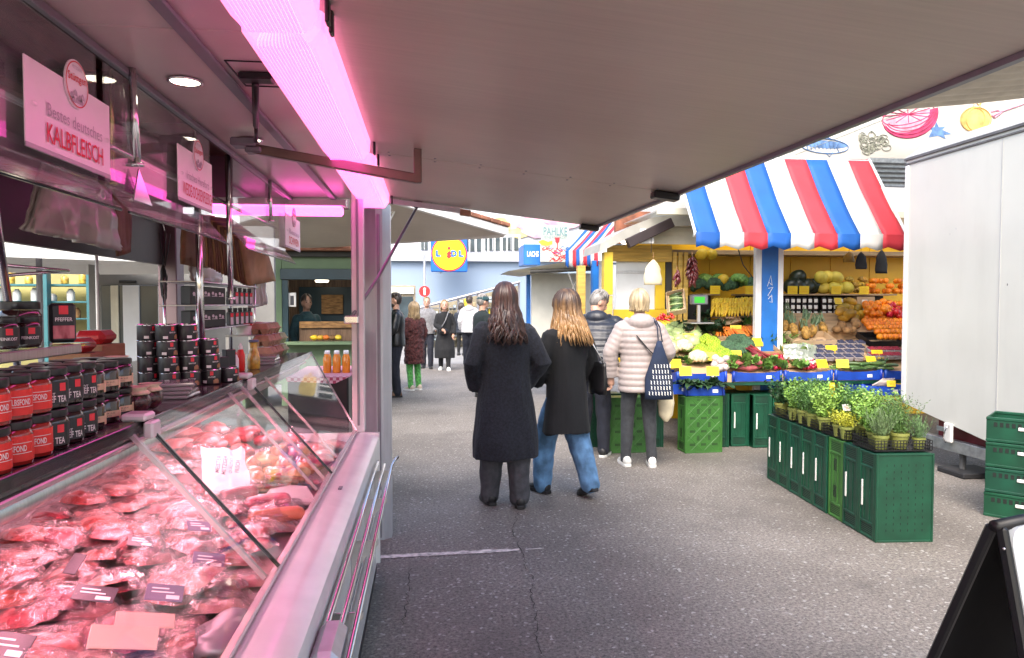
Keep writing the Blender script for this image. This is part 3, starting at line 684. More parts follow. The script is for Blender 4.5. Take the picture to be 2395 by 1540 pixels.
sign(2.615,3.01,1.968,2.165,'Irisches Hereford','WEIDE-OCHSENFLEISCH','white hanging sign reading WEIDE-OCHSENFLEISCH')
sign(4.5,5.0,1.955,2.165,'Bestes','SCHWEIN','small far hanging sign before the bright tube light')
sign(.85,1.40,1.945,2.145,'Bestes','RIND','hanging sign cut off at the left picture edge')
# ------------------------------------------------------------------ jars
def wrap_label(mb,r,z0,z1,a0,a1,n=12):
    for k in range(n):
        b0,b1=a0+(a1-a0)*k/n,a0+(a1-a0)*(k+1)/n
        mb.poly([(r*math.cos(b0),r*math.sin(b0),z0),(r*math.cos(b1),r*math.sin(b1),z0),(r*math.cos(b1),r*math.sin(b1),z1),(r*math.cos(b0),r*math.sin(b0),z1)])
def wrap_text(mb,s,r,zc,h,ac,w,bold=.02):
    vs,fs=text_geo(s,bold)
    mb.add([((r+.0006)*math.cos(ac+v[0]*w/r),(r+.0006)*math.sin(ac+v[0]*w/r),zc+v[1]*h) for v in vs],fs)
JM={}
def jar(kind,loc,rz,label,group,r=.035,h=.088):
    key=(kind,r,h)
    if key not in JM:
        hb=h*.80; body=MB(); body.lathe([(r*.8,.0),(r*.97,.003),(r,.008),(r,hb*.86),(r*.93,hb*.95),(r*.86,hb)],20)
        lid=MB(); lid.lathe([(r*.93,hb+.001),(r*.96,hb+.003),(r*.96,h-.002),(r*.9,h)],20)
        lab=MB(); wrap_label(lab,r+.0005,hb*.14,hb*.84,-2.6,2.6,24)
        tx=MB(); tr=None
        if kind=='red':
            wrap_text(tx,'KALBSFOND',r+.0005,hb*.5,hb*.17,0,r*1.32,.02)
            for zz in (.36,.64): wrap_label(tx,r+.0012,hb*zz,hb*zz+.0012,-1.0,1.0,10)
            mats=('jar_red_sauce','lid_black','label_red','label_white')
        elif kind=='black':
            wrap_text(tx,'BEEF TEA',r+.0005,hb*.30,hb*.2,0,r*1.3,.02); wrap_text(tx,'HOT',r+.0005,hb*.45,hb*.09,-.3,r*.5)
            tr=MB(); wrap_label(tr,r+.0012,hb*.54,hb*.78,.2,.6,4); mats=('jar_glass_dark','lid_black','label_black','label_white')
        elif kind=='cream':
            lab=MB(); wrap_label(lab,r+.0005,hb*.25,hb*.5,-1.4,1.4,16)
            for a in (1.0,):
                for k in range(10):
                    pass
            wrap_label(lab,r+.0009,hb*.14,hb*.6,.75,1.15,5)
            wrap_text(tx,'METZGER JUS',r+.0006,hb*.40,hb*.07,-.2,r*1.2,.0); wrap_text(tx,'KRÄFTIG',r+.0006,hb*.31,hb*.06,-.2,r*.8,.0); mats=('jar_glass_dark','lid_black','label_cream','print_dark')
        else:
            wrap_text(tx,'FEINKOST',r+.0005,hb*.4,hb*.12,0,r*1.4,.02); tr=MB(); wrap_label(tr,r+.0012,hb*.55,hb*.8,-.2,.3,4); mats=('jar_glass_dark','lid_black','label_black','label_white')
        JM[key]=[body.mesh('jar_body',mats[0],True,40),lid.mesh('lid',mats[1],True,40),lab.mesh('paper_label',mats[2],True),tx.mesh('lettering',mats[3]),tr.mesh('logo','red_logo') if tr else None]
    b,l,p,x,tr=JM[key]; t=T('jar',label,'jar',loc,rz,group)
    link('jar_body',b,t); link('lid',l,t); pl=link('paper_label',p,t); link('lettering',x,pl)
    if tr: link('logo',tr,pl)
    return t
FACE=R(-46)
yy=[1.395,1.475,1.555,1.632,1.708,1.785]; kk=['red','red','red','black','black','black']
nm={'red':'red-labelled KALBSFOND jar','black':'black-labelled BEEF TEA jar'}
for tier in (0,1):
    for i,(y,k) in enumerate(zip(yy,kk)):
        X=-.803-.004*i
        jar(k,(X,y,ZS+.0015+.0895*tier),FACE+rng.uniform(-.25,.25),'%s, %s of its kind along the shelf edge, %s tier'%(nm[k],ORD[i%3],('lower','upper')[tier]),'jars stacked along the shelf edge')
    for i,y in enumerate((1.60,1.675,1.75,1.84)):
        jar('plain',(-.882,y,ZS+.0015+.0895*tier),FACE+rng.uniform(-.3,.3),'dark jar, %s in the second row behind the labelled jars, %s tier'%(ORD[i],('lower','upper')[tier]),'dark jars in the second row')
for tier in (0,1):
    for i,y in enumerate((1.89,1.99,2.09)):
        jar('cream',(-.86-.006*i,y,ZS+.0015+.082*tier),FACE,'wide dark jar with cream paper band, %s of three, %s tier'%(ORD[i],('lower','upper')[tier]),'wide jars with cream bands',.045,.08)
    for i,y in enumerate((1.92,2.02,2.12)):
        jar('plain',(-.95,y,ZS+.0015+.082*tier),FACE,'wide dark jar behind the cream-banded jars, %s along, %s tier'%(ORD[i],('lower','upper')[tier]),'wide dark jars behind',.045,.08)
M('net_dark',(.06,.015,.015,1),rough=.25,var=.6,scale=60,bump=.6,bscale=90,coat=.5)
M('net_cloth',(.66,.50,.36,1),rough=.7,var=.25,scale=40)
for i,(x,y,zz) in enumerate(((322,968,0),(352,958,0),(310,880,.085))):
    p=onz(x,y,ZS) if zz==0 else Vector((-.90,2.17,ZS+zz)); t=T('jam_pot',['round dark preserve pot with tied cream cloth, front one','round dark preserve pot with tied cream cloth, beside the front one','round dark preserve pot with cloth cap stacked above the others'][i],'pot',(p.x,p.y,p.z+.001),group='cloth-capped preserve pots')
    m=MB(); m.ball((0,0,.034),(.036,.036,.034),16,10); m.build('pot_body','net_dark',t,smooth=True)
    m=MB(); m.lathe([(.030,.055),(.036,.058),(.028,.064),(.024,.070),(.034,.078),(.028,.0775),(.001,.0745)],16); m.build('cloth_cap','net_cloth',t,smooth=True)
# upper little shelf with more jars
ush=T('upper_shelf','short glass shelf with steel edge above the labelled jars','shelf',(0,0,0))
m=MB(); m.cbox(-1.25,-.99,1.2,2.13,1.478,1.486,.002); m.build('glass_board','clear_glass',ush)
m=MB(); m.cbox(-.989,-.975,1.2,2.13,1.462,1.488,.003); m.build('steel_edge','steel_brushed',ush)
for y in (1.25,2.08):
    m=MB(); m.tube([(-1.2,y,ZS+.001),(-1.2,y,1.477)],.008,8); m.build('stand','chrome',ush,smooth=True)
jar('plain',(-1.04,1.98,1.488),FACE,'small dark jar, outer one on the upper glass shelf','jars on the upper glass shelf',.03,.08)
jar('plain',(-1.05,1.90,1.488),FACE,'small dark jar, inner one on the upper glass shelf','jars on the upper glass shelf',.03,.08)
jar('black',(-1.12,2.10,1.488),FACE,'big black jar with wide lid on the upper glass shelf','jars on the upper glass shelf',.05,.12)
t=T('snack_pouch','clear pouch with red logo and red meat picture on the upper glass shelf','pouch',(-1.06,2.20,1.488)); t.rotation_euler=(0,0,FACE)
ush2=MB(); ush2.cbox(-1.2,-1.0,2.132,2.27,1.478,1.486,.002); ush2.build('glass_extension','clear_glass',ush)
m=MB(); m.cbox(-.012,.012,-.035,.035,0,.115,.008); m.build('bag','label_black',t)
m=MB(); m.cbox(.0125,.0135,-.028,.028,.012,.05,.0004); m.build('picture','beef',t); m=MB(); m.box(.0125,.0135,-.012,.012,.083,.108); m.build('logo','red_logo',t)
m=MB(); add_text(m,'PFEFFER',frame_mx((.0128,0,.068),(0,1,0),ey=(0,0,1)),.045,.011,.02); m.build('lettering','label_white',t)
# tins
TM=None
def tin(loc,rz,label,r=.037,h=.058):
    global TM
    if TM is None:
        b=MB(); b.lathe([(r*.97,0),(r,.002),(r,h-.002),(r*.97,h),(r*.93,h-.0025),(.001,h-.003)],22)
        rim=MB(); rim.lathe([(r*1.01,h-.004),(r*1.02,h-.001),(r*.98,h+.001),(r*.95,h-.001)],22); pass
        lg=MB(); wrap_label(lg,r+.0007,h*.62,h*.88,-.12,.2,4)
        pc=MB(); wrap_label(pc,r+.0007,h*.08,h*.3,.2,.8,8); wrap_label(pc,r+.0007,h*.3,h*.38,.32,.68,6)
        bc=MB(); wrap_label(bc,r+.0007,h*.1,h*.28,-.9,-.45,5); wrap_text(bc,'EINTOPF',r+.0006,h*.5,h*.09,.05,r*.7)
        TM=(b.mesh('can','label_black',True,40),rim.mesh('rim','chrome',True,40),lg.mesh('logo','red_logo'),pc.mesh('food_picture','cardboard'),bc.mesh('barcode','label_white'))
    t=T('food_tin',label,'tin',loc,rz,'black food tins stacked on the counter shelf')
    for n_,me in zip(('can','rim','logo','food_picture','barcode'),TM): link(n_,me,t)
lv=['bottom','second','third','top']
TX=[onz(x,y,ZS) for x,y in ((398,908),(446,904),(494,899),(536,894))]
for tier,cols in enumerate(((0,1,2,3),(0,1,2),(0,1,2),(0,1))):
    for i in cols:
        p=TX[i]; tin((p.x-.004*tier,p.y,ZS+.002+.0595*tier),FACE+rng.uniform(-.5,.5),'black food tin with red logo, %s along the %s layer of the stack'%(ORD[i],lv[tier]))
        if i<3: tin((p.x-.088,p.y+.03,ZS+.002+.0595*tier),FACE+rng.uniform(-.5,.5),'black food tin in the rear row, %s along the %s layer'%(ORD[i],lv[tier]))
M('clear_plastic',(.62,.55,.56,1),rough=.12,var=.08,trans=.55,coat=.3)
for i in range(4):
    p=onz(430,940-0*i,ZS); m=MB(); m.cbox(-.06,.06,-.07,.07,0,.012,.004); m.build('plastic_tray','clear_plastic',loc=(-.85,2.50,ZS+.001+.0135*i),rz=.1*i,label='clear plastic tray, %s from the bottom of the small pile'%ORD[i],cat='tray',group='pile of clear trays on the shelf')
for i in range(3):
    m=MB(); m.cbox(-.05,.05,-.08,.08,0,.014,.004); m.build('plastic_tray','clear_plastic',loc=(-.84,3.85,ZS+.001+.0155*i),rz=.05*i,label='clear tray, %s from the bottom of the far pile near the carafe'%ORD[i],cat='tray',group='far pile of clear trays')
# spice rack
rk=T('spice_rack','two-level steel rack of black spice packets and slim bottles','rack',(0,0,0))
RX=-1.08
for z in (1.485,1.597,1.705):
    m=MB(); m.cbox(RX-.12,RX+.06,3.33,4.45,z-.006,z,.002); m.build('board','steel_brushed',rk)
for y in (3.35,4.43):
    m=MB(); m.tube([(RX-.1,y,ZS+.001),(RX-.1,y,1.72)],.007,8); m.tube([(RX+.04,y,ZS+.001),(RX+.04,y,1.72)],.006,8); m.build('upright','chrome',rk,smooth=True)
M('spice_white',(.62,.60,.62,1),rough=.4,var=.05)
bb=MB(); bb.cbox(-.014,.014,-.014,.014,0,.07,.004); bm_=bb.mesh('packet','label_black'); bc=MB(); bc.lathe([(.011,.0705),(.012,.072),(.012,.092),(.010,.094)],12); bcm=bc.mesh('cap','lid_black',True,40)
bl=MB(); bl.box(.0142,.0148,-.010,.010,.005,.045); blm=bl.mesh('paper_label','spice_white'); br=MB(); br.box(.0142,.0148,-.010,.010,.047,.066); brm=br.mesh('red_label','red_logo')
for lvl,z in enumerate((1.486,1.598)):
    for i in range(5):
        t=T('spice_bottle','slim spice bottle with red and white label, %s along the %s rack level'%(ORD[i],('lower','upper')[lvl]),'bottle',(RX+.03,3.92+.105*i,z),FACE*.55,'spice bottles on the rack')
        link('bottle',bm_,t); link('cap',bcm,t); link('paper_label',blm,t); link('red_label',brm,t)
pk=MB(); pk.cbox(-.03,.03,-.045,.045,0,.085,.004); pkm=pk.mesh('packet','label_black'); pp=MB()
for a,b in ((-.025,.05),(0,.056),(.02,.05)): pp.lathe([(.008,0),(.008,.0006)],10,mx=frame_mx((.0304,a,b),(0,1,0),ey=(0,0,1)))
pp.box(.0302,.0308,-.03,.03,.04,.043); ppm=pp.mesh('picture','spice_white')
for lvl,z in enumerate((1.486,1.598)):
    for i in range(4):
        t=T('spice_packet','square black spice packet, %s along the %s rack level'%(ORD[i],('lower','upper')[lvl]),'packet',(RX+.0,3.42+.115*i,z),FACE*.55,'black spice packets on the rack')
        link('packet',pkm,t); link('picture',ppm,t)
for i in range(7):
    tin((RX-.0,3.27+.1*i,1.706),0,'black tin on top of the spice rack, %s along'%ORD[i],.03,.03) if False else None
# squeeze bottles + carafe
def lathe_thing(name,prof,mt,loc,label,cat,cap=None,group=None,n=18):
    t=T(name,label,cat,loc,group=group); m=MB(); m.lathe(prof,n); m.build('body',mt,t,smooth=True,ang=50)
    if cap: m=MB(); m.lathe(cap[0],n); m.build('cap',cap[1],t,smooth=True,ang=50)
    return t
M('mustard',(.55,.34,.05,1),rough=.12,var=.35,scale=30,coat=.6)
M('blue_lid',(.10,.11,.22,1),rough=.4,var=.1)
lathe_thing('mustard_carafe',[(.026,0),(.030,.004),(.030,.05),(.022,.085),(.017,.10),(.019,.125),(.021,.13)],'mustard',onz(594,864,ZS)+Vector((0,0,.001)),'yellow mustard carafe with violet lid near the counter end','carafe',([(.0215,.131),(.024,.133),(.024,.14),(.02,.142)],'blue_lid'))
lathe_thing('sauce_bottle',[(.018,0),(.02,.004),(.02,.075),(.012,.10)],'label_red',onz(563,868,ZS)+Vector((0,0,.001)),'red sauce bottle with white cap beside the mustard carafe','bottle',([(.010,.101),(.010,.115),(.003,.13)],'label_white'))
lathe_thing('sauce_bottle',[(.018,0),(.02,.004),(.02,.07),(.012,.09)],'label_white',onz(548,878,ZS)+Vector((0,0,.001)),'white sauce bottle with red cap before the tins','bottle',([(.010,.091),(.010,.10),(.003,.115)],'red_logo'))
for i,(x,y,h_) in enumerate(((536,884,.12),(520,893,.10))):
    p=onz(x,y,ZS); t=T('seasoning_box',['tall black seasoning box with cream label','shorter black seasoning box at the tin stack'][i],'box',(p.x,p.y,p.z+.001),FACE)
    m=MB(); m.cbox(-.018,.018,-.022,.022,0,h_,.002); m.build('carton','label_black',t); m=MB(); m.box(.0182,.0188,-.018,.018,.01,.05); m.build('paper_label','label_cream',t)
# egg cartons with pink labels
M('egg_carton',(.40,.22,.14,1),rough=.85,var=.2,scale=20,bump=.4)
M('egg_carton_green',(.36,.42,.22,1),rough=.85,var=.2,scale=20,bump=.4)
def egg_carton(loc,rz,mt,label,rot=None):
    t=T('egg_carton',label,'egg carton',loc,rz,'egg cartons stacked at the counter end')
    if rot: t.rotation_euler=rot
    m=MB(); 
    for k in range(3):
        for j in range(2): m.loft([[(s*(.026)+ -.05+.05*k+0*s,0,0) for s in (0,)]]*0 or [[( -.052+.05*k+ax*r_, -.026+.052*j+ay*r_, z) for ax,ay in ((-1,-1),(1,-1),(1,1),(-1,1))] for r_,z in ((.012,0),(.022,.03))],True)
    m.build('base',mt,t)
    m=MB(); m.loft([[(ax*a,ay*b,z) for ax,ay in ((-1,-1),(1,-1),(1,1),(-1,1))] for a,b,z in ((.077,.054,.0305),(.077,.054,.037),(.072,.048,.039),(.058,.036,.066))]); m.build('lid',mt,t)
    m=MB(); m.box(-.045,.045,-.028,.028,.0665,.0672); m.build('paper_label','label_white',t)
k=0
for tier in range(3):
    for i in range(3 if tier<2 else 2):
        k+=1; egg_carton((-.93-.02*tier,4.22+.165*i+.05*tier,ZS+.001+.068*tier),R(90)+rng.uniform(-.08,.08),'egg_carton' if i<2 else 'egg_carton_green','%s egg carton, %s along the %s layer'%('brown' if i<2 else 'pale green',ORD[i],('bottom','middle','top')[tier]))
for i in range(3):
    lathe_thing('red_lid_tub',[(.04,0),(.045,.05)],'label_white',(-1.06,4.25+.15*i,ZS+.14),'white tub with red lid, %s above the egg cartons'%ORD[i],'tub',([(.047,.051),(.047,.062),(.04,.064)],'red_plastic'),'red-lidded tubs')
m=MB(); m.cbox(-1.14,-.98,4.15,4.7,ZS+.132,ZS+.139,.002); m.cbox(-1.14,-1.12,4.16,4.18,ZS+.001,ZS+.1315,.002); m.cbox(-1.14,-1.12,4.67,4.69,ZS+.001,ZS+.1315,.002); m.build('tub_shelf','steel_brushed',label='small steel stand behind the egg cartons',cat='stand')
# boxes behind the counter
def carton(loc,size,rz,label,mt='cardboard',rot=None):
    t=T('cardboard_box',label,'box',loc,rz); w,d,h=size
    m=MB(); m.cbox(-w/2,w/2,-d/2,d/2,0,h,.003); m.build('carton',mt,t)
    m=MB(); m.box(-w/2+.01,w/2-.01,-.0015,.0015,h,h+.0015); m.build('flap_seam','print_dark',t)
    return t
carton((-1.32,2.85,ZS+.001),(.14,.16,.13),.1,'brown cardboard box behind the cloth-capped pots, nearer one')
carton((-1.36,3.08,ZS+.001),(.16,.17,.15),-.1,'brown cardboard box behind the black tins, farther one')
carton((-1.42,2.25,ZS+.001),(.12,.30,.17),0,'dark brown carton behind the upper glass shelf','dark_wood')
for i,(x,y) in enumerate(((-1.33,2.84),(-1.36,3.09))):
    z=ZS+(.133,.153)[i]
    m=MB(); m.cbox(-.06,.06,-.07,.07,0,.055,.02); m.build('red_pouch','red_plastic',loc=(x,y,z),label=['dark red pouch on the nearer cardboard box','red pouch on the farther cardboard box'][i],cat='pouch')
jar('plain',(-1.2,2.35,ZS+.0015),FACE,'low dark jar with steel lid, first behind the pots','dark jars by the cartons',.05,.10); jar('plain',(-1.22,2.52,ZS+.0015),FACE,'low dark jar with steel lid, second behind the pots','dark jars by the cartons',.05,.10)
# hanging bags
M('plastic_film',(.62,.50,.48,1),rough=.3,var=.12,scale=12,stretch=(1,1,.2),trans=.35,coat=.2)
def bag_sheet(name,corners,mt,label,cat,seed,amp=.02,n=12):
    a,b,c,d=[Vector(q) for q in corners]; m=MB(); rings=[]; nn=(b-a).cross(d-a).normalized()
    for j in range(n+1):
        r=[]
        for i in range(n+1):
            u,v=i/n,j/n; p=a.lerp(b,u).lerp(d.lerp(c,u),v); r.append(p+nn*amp*(noise.noise(Vector((u*9+seed,v*1.2,seed)))+.4*noise.noise(Vector((u*20,v*5,seed))))*(.3+v))
        rings.append(r)
    m.loft(rings,False,False); o=m.build(name,mt,smooth=True,label=label,cat=cat)
    md=o.modifiers.new('s','SOLIDIFY'); md.thickness=.012; return o
X=-1.25
for k in range(4):
    d=Vector((-.012*k,.006*k,.004*k)); dx=[rng.uniform(-6,6) for _ in range(4)]
    bag_sheet('plastic_bag',[onx(118+dx[0],388,X)+d,onx(248,428,X)+d,onx(282+dx[2],588+dx[3],X)+d,onx(72+dx[1],542,X)+d],'plastic_film',['front clear plastic bag of the bundle hanging behind the veal sign','second clear plastic bag in the hanging bundle','third clear plastic bag in the hanging bundle','rearmost clear plastic bag in the hanging bundle'][k],'bag',k+2,.035)
bag_sheet('dark_bag',[onx(262,440,X-.06),onx(300,450,X-.06),onx(302,590,X-.06),onx(270,600,X-.06)],'kraft_dark','narrow dark red bag hanging beside the clear plastic bags','bag',9,.01)
for k in range(16):
    u=k/15; x=505+u*75; y=505+u*55; X2=-1.22+.012*k; tilt=18*u
    bag_sheet('paper_bag',[onx(x-30+tilt*.4,y,X2-.05),onx(x+34,y+6,X2),onx(x+44+tilt,y+112-u*15,X2),onx(x-24+tilt,y+118-u*8,X2-.05)],'kraft_dark' if k%3 else 'kraft_paper','brown paper carrier bag, %s from the camera in the hanging row'%ORD[k],'bag',k,.012,6)
for k in range(3):
    bag_sheet('paper_bag',[onx(425+14*k,500,-1.4),onx(470+14*k,505,-1.38),onx(472+12*k,628,-1.38),onx(420+12*k,618,-1.4)],'kraft_paper','large ochre paper bag hanging behind the chrome pole, %s of three'%ORD[k],'bag',30+k,.008,6)
bag_sheet('plastic_bag',[onx(575,610,-1.15),onx(612,600,-1.1),onx(622,712,-1.1),onx(580,722,-1.15)],'plastic_film','clear plastic bag hanging beside the green kiosk','bag',17,.03)
bag_sheet('plastic_bag',[onx(440,620,-1.45),onx(520,630,-1.4),onx(515,662,-1.4),onx(445,660,-1.45)],'plastic_film','clear plastic bag below the ochre paper bags','bag',19,.03)
t=T('scissors_strap','black straps and tool hanging from a hook beside the corner post','straps',(0,0,0))
for i,(a,b) in enumerate((((372,545),(383,640)),((388,545),(380,640)),((398,548),(384,630)))):
    m=MB(); p,q=onx(*a,-1.55),onx(*b,-1.55); m.tube([p,p.lerp(q,.5)+Vector((0,.01,0)),q],.008,6,flat=.3); m.build('strap','black_rubber',t,smooth=True)
p=onx(383,665,-1.55); m=MB(); m.ball(p,(.02,.03,.10),10,8,fn=lumpy(4,.3)); m.build('tool','black_rubber',t,smooth=True)
m=MB(); p=onx(385,540,-1.55); m.tube([p,p+Vector((0,-.05,.08)),p+Vector((0,-.06,.10))],.003,6); m.build('hook','chrome',t,smooth=True)
m=MB(); m.tube([onx(230,425,-1.3),onx(372,498,-1.35)],.006,8); m.build('bag_rail','chrome',smooth=True,label='thin rail carrying the hanging plastic bags',cat='rail')
m=MB(); m.tube([onx(0,620,-1.35),onx(160,634,-1.35)],.006,8); m.tube([onx(160,634,-1.35),onx(0,646,-1.45)],.006,8); m.build('wire_hanger','chrome',smooth=True,label='bent chrome wire arm before the white umbrella',cat='wire')
# juice table behind the counter
M('gingham',(.62,.30,.36,1),rough=.7,var=0.1)
def gingham():
    m=MATS['gingham']; N=m.node_tree.nodes; L=m.node_tree.links; b=N['Principled BSDF']
    tc=N.new('ShaderNodeTexCoord'); ck=N.new('ShaderNodeTexChecker'); ck.inputs['Scale'].default_value=42; ck.inputs[1].default_value=(.70,.45,.50,1); ck.inputs[2].default_value=(.42,.06,.12,1)
    L.new(tc.outputs['Object'],ck.inputs[0]); L.new(ck.outputs[0],b.inputs['Base Color'])
gingham()
jt=T('juice_table','black box table with pink checked cloth behind the glass counter','table',(0,0,0))
m=MB(); m.cbox(-1.05,-.60,5.45,6.4,.02,1.045,.01); m.build('body','black_plastic',jt)
m=MB(); m.cbox(-1.06,-.59,5.44,6.41,1.0465,1.052,.002); m.loft([[(-1.06,5.439,1.05),(-.59,5.439,1.05)],[(-1.05,5.436,1.02),(-.7,5.434,1.0)]],False,False); m.build('cloth','gingham',jt)
M('orange_juice',(.72,.25,.02,1),rough=.12,var=.12,coat=.5)
k=0
for j in range(3):
    for i in range(4):
        k+=1; lathe_thing('juice_bottle',[(.028,0),(.031,.004),(.031,.11),(.022,.14),(.019,.15)],'orange_juice',(-.80+.075*i-.01*j,5.75+.09*j,1.053),'orange juice bottle, %s from the left in the %s row'%(ORD[i],('front','middle','back')[j]),'bottle',([(.021,.151),(.021,.165),(.018,.167)],'label_white'),'juice bottles on the checked cloth',12)
# ------------------------------------------------------------------ crates
M('crate_green',(.003,.052,.026,1),rough=.42,var=.2,scale=9,rnd=.15,bump=.05,bscale=40)
M('crate_green_light',(.035,.13,.022,1),rough=.45,var=.15,scale=9,bump=.05,bscale=40)
M('crate_blue',(.012,.055,.36,1),rough=.35,var=.2,scale=6,rnd=.1,coat=.2)
M('crate_black',(.006,.006,.007,1),rough=.45,var=.2)
M('slot_dark',(.004,.008,.006,1),rough=.8,var=.1)
M('handle_white',(.66,.66,.63,1),rough=.45,var=.1)
def ring_frame(m,x0,x1,z0,z1,w,y0,y1,mx=None):
    m.cbox(x0,x0+w,y0,y1,z0,z1,.003,mx); m.cbox(x1-w,x1,y0,y1,z0,z1,.003,mx)
    m.cbox(x0+w,x1-w,y0,y1,z0,z0+w,.003,mx); m.cbox(x0+w,x1-w,y0,y1,z1-w,z1,.003,mx)
CM={}
def crate_meshes(style):
    """folding crate standing on end: base at y=0 faces -y, 0.40 wide (x), 0.60 tall (z), depth d"""
    if style in CM: return CM[style]
    d=.215; mt='crate_green_light' if style=='light' else 'crate_green'
    b=MB(); b.cbox(-.198,.198,.006,.016,.002,.598,.002)
    ring_frame(b,-.2,.2,0,.60,.014,0,.02)
    base=b.mesh('base_panel',mt)
    s=MB()
    if style=='light':
        for i in range(4):
            for j in range(3):
                x=-.12+.12*j; z=.09+.14*i
                for k in range(5): s.box(x-.024+.012*k-.003,x-.024+.012*k+.003,.0052,.006,z-.013,z+.013)
                if j<2:
                    for k in range(6): s.box(x+.045,x+.075,.0052,.006,z+.045+.009*k,z+.049+.009*k)
    else:
        for i in range(11):
            for j in range(6):
                x=-.125+.05*j; z=.08+.044*i; s.box(x-.0022,x+.0022,.0052,.006,z-.008,z+.008)
    slots=s.mesh('slot_pattern','slot_dark')
    lat=None
    if style=='light':
        l=MB()
        for k in range(-3,4):
            for sg in (1,-1):
                pts=[]
                for t in range(0,61):
                    z=.03+.54*t/60; x=sg*(z-.3)+.14*k
                    if abs(x)<.178: pts.append((x,z))
                if len(pts)>4:
                    a,c=pts[0],pts[-1]; l.tube([(a[0],.006,a[1]),(c[0],.006,c[1])],.003,4)
        ring_frame(l,-.182,.182,.02,.58,.008,.003,.0058); lat=l.mesh('lattice',mt)
    def wall(sx):
        w=MB(); X=.19*sx; x0,x1=(X-.004,X+.004)
        w.box(x0,x1,.02,d,.01,.59)
        fx0,fx1=(X-.010,X+.010)
        w.cbox(fx0,fx1,.0205,.045,.004,.596,.003); w.cbox(fx0,fx1,d-.022,d,.004,.596,.003)
        for z in (.004,.10,.48,.578): w.cbox(fx0,fx1,.0455,d-.0225,z,z+.018,.003)
        w.cbox(X-.008,X+.008,.085,.10,.122,.479,.002); w.cbox(X-.008,X+.008,.15,.165,.122,.479,.002)
        return w.mesh('side_wall',mt)
    def wslots(sx):
        w=MB(); X=.19*sx+sx*.0045
        for z0 in (.03,.505):
            for k in range(5): w.box(X-.0006,X+.0006,.05,d-.03,z0+.004+.013*k,z0+.008+.013*k)
        if style=='light':
            for z0 in (.16,.36):
                for k in range(9): w.box(X-.0006,X+.0006,.105,.148,z0+.01*k,z0+.006+.01*k)
        return w.mesh('wall_slots','slot_dark')
    def end(z0):
        w=MB(); w.cbox(-.178,.178,.021,d-.001,z0,z0+.012,.003); return w.mesh('end_wall',mt)
    hb=lambda sx:(lambda w:(w.cbox(.19*sx-.006+.008*sx,.19*sx+.006+.008*sx,d-.05,d-.034,.21,.39,.004),w)[1])(MB()).mesh('handle','handle_white')
    CM[style]=dict(base=base,slots=slots,lat=lat,walls=[wall(-1),wall(1)],ws=[wslots(-1),wslots(1)],ends=[end(.003),end(.585)],hd=[hb(-1),hb(1)])
    return CM[style]
def crate(loc,rz,label,style='dark',group='green crates',scale=None):
    m=crate_meshes(style); t=T('plastic_crate',label,'crate',loc,rz,group)
    if scale: t.scale=scale
    b=link('base_panel',m['base'],t); o=link('slot_pattern',m['slots'],b); o['kind']='stuff'
    if m['lat']: link('lattice',m['lat'],b)
    for i in (0,1):
        w=link('side_wall',m['walls'][i],t); o=link('wall_slots',m['ws'][i],w); o['kind']='stuff'
        if style!='light': link('handle',m['hd'][i],w)
        link('end_wall',m['ends'][i],t)
    return t
# herb row: near crate at (2.97..3.38, 4.34), far end (3.07, 6.07)
rowd=Vector((.06,1,0)).normalized(); base0=Vector((3.18,4.34,0))
rz_row=-math.atan2(rowd.x,rowd.y)
pos=0; names=['first of the herb row, base facing out','second from the near end of the herb row','third from the near end of the herb row','fourth along the herb row','fifth along the herb row','sixth along the herb row','seventh along the herb row','last at the far end of the herb row']
crate_tops=[]
for i in range(8):
    p=base0+rowd*pos; off=rng.uniform(-.012,.012)
    q=p+Vector((off,0,0)); crate(q,rz_row+rng.uniform(-.015,.015),('light' if i==2 else 'dark')+' green plastic crate on end, '+names[i],'light' if i==2 else 'dark','crates carrying the herb row')
    pos+=.217+(.012 if i in(2,5) else 0)
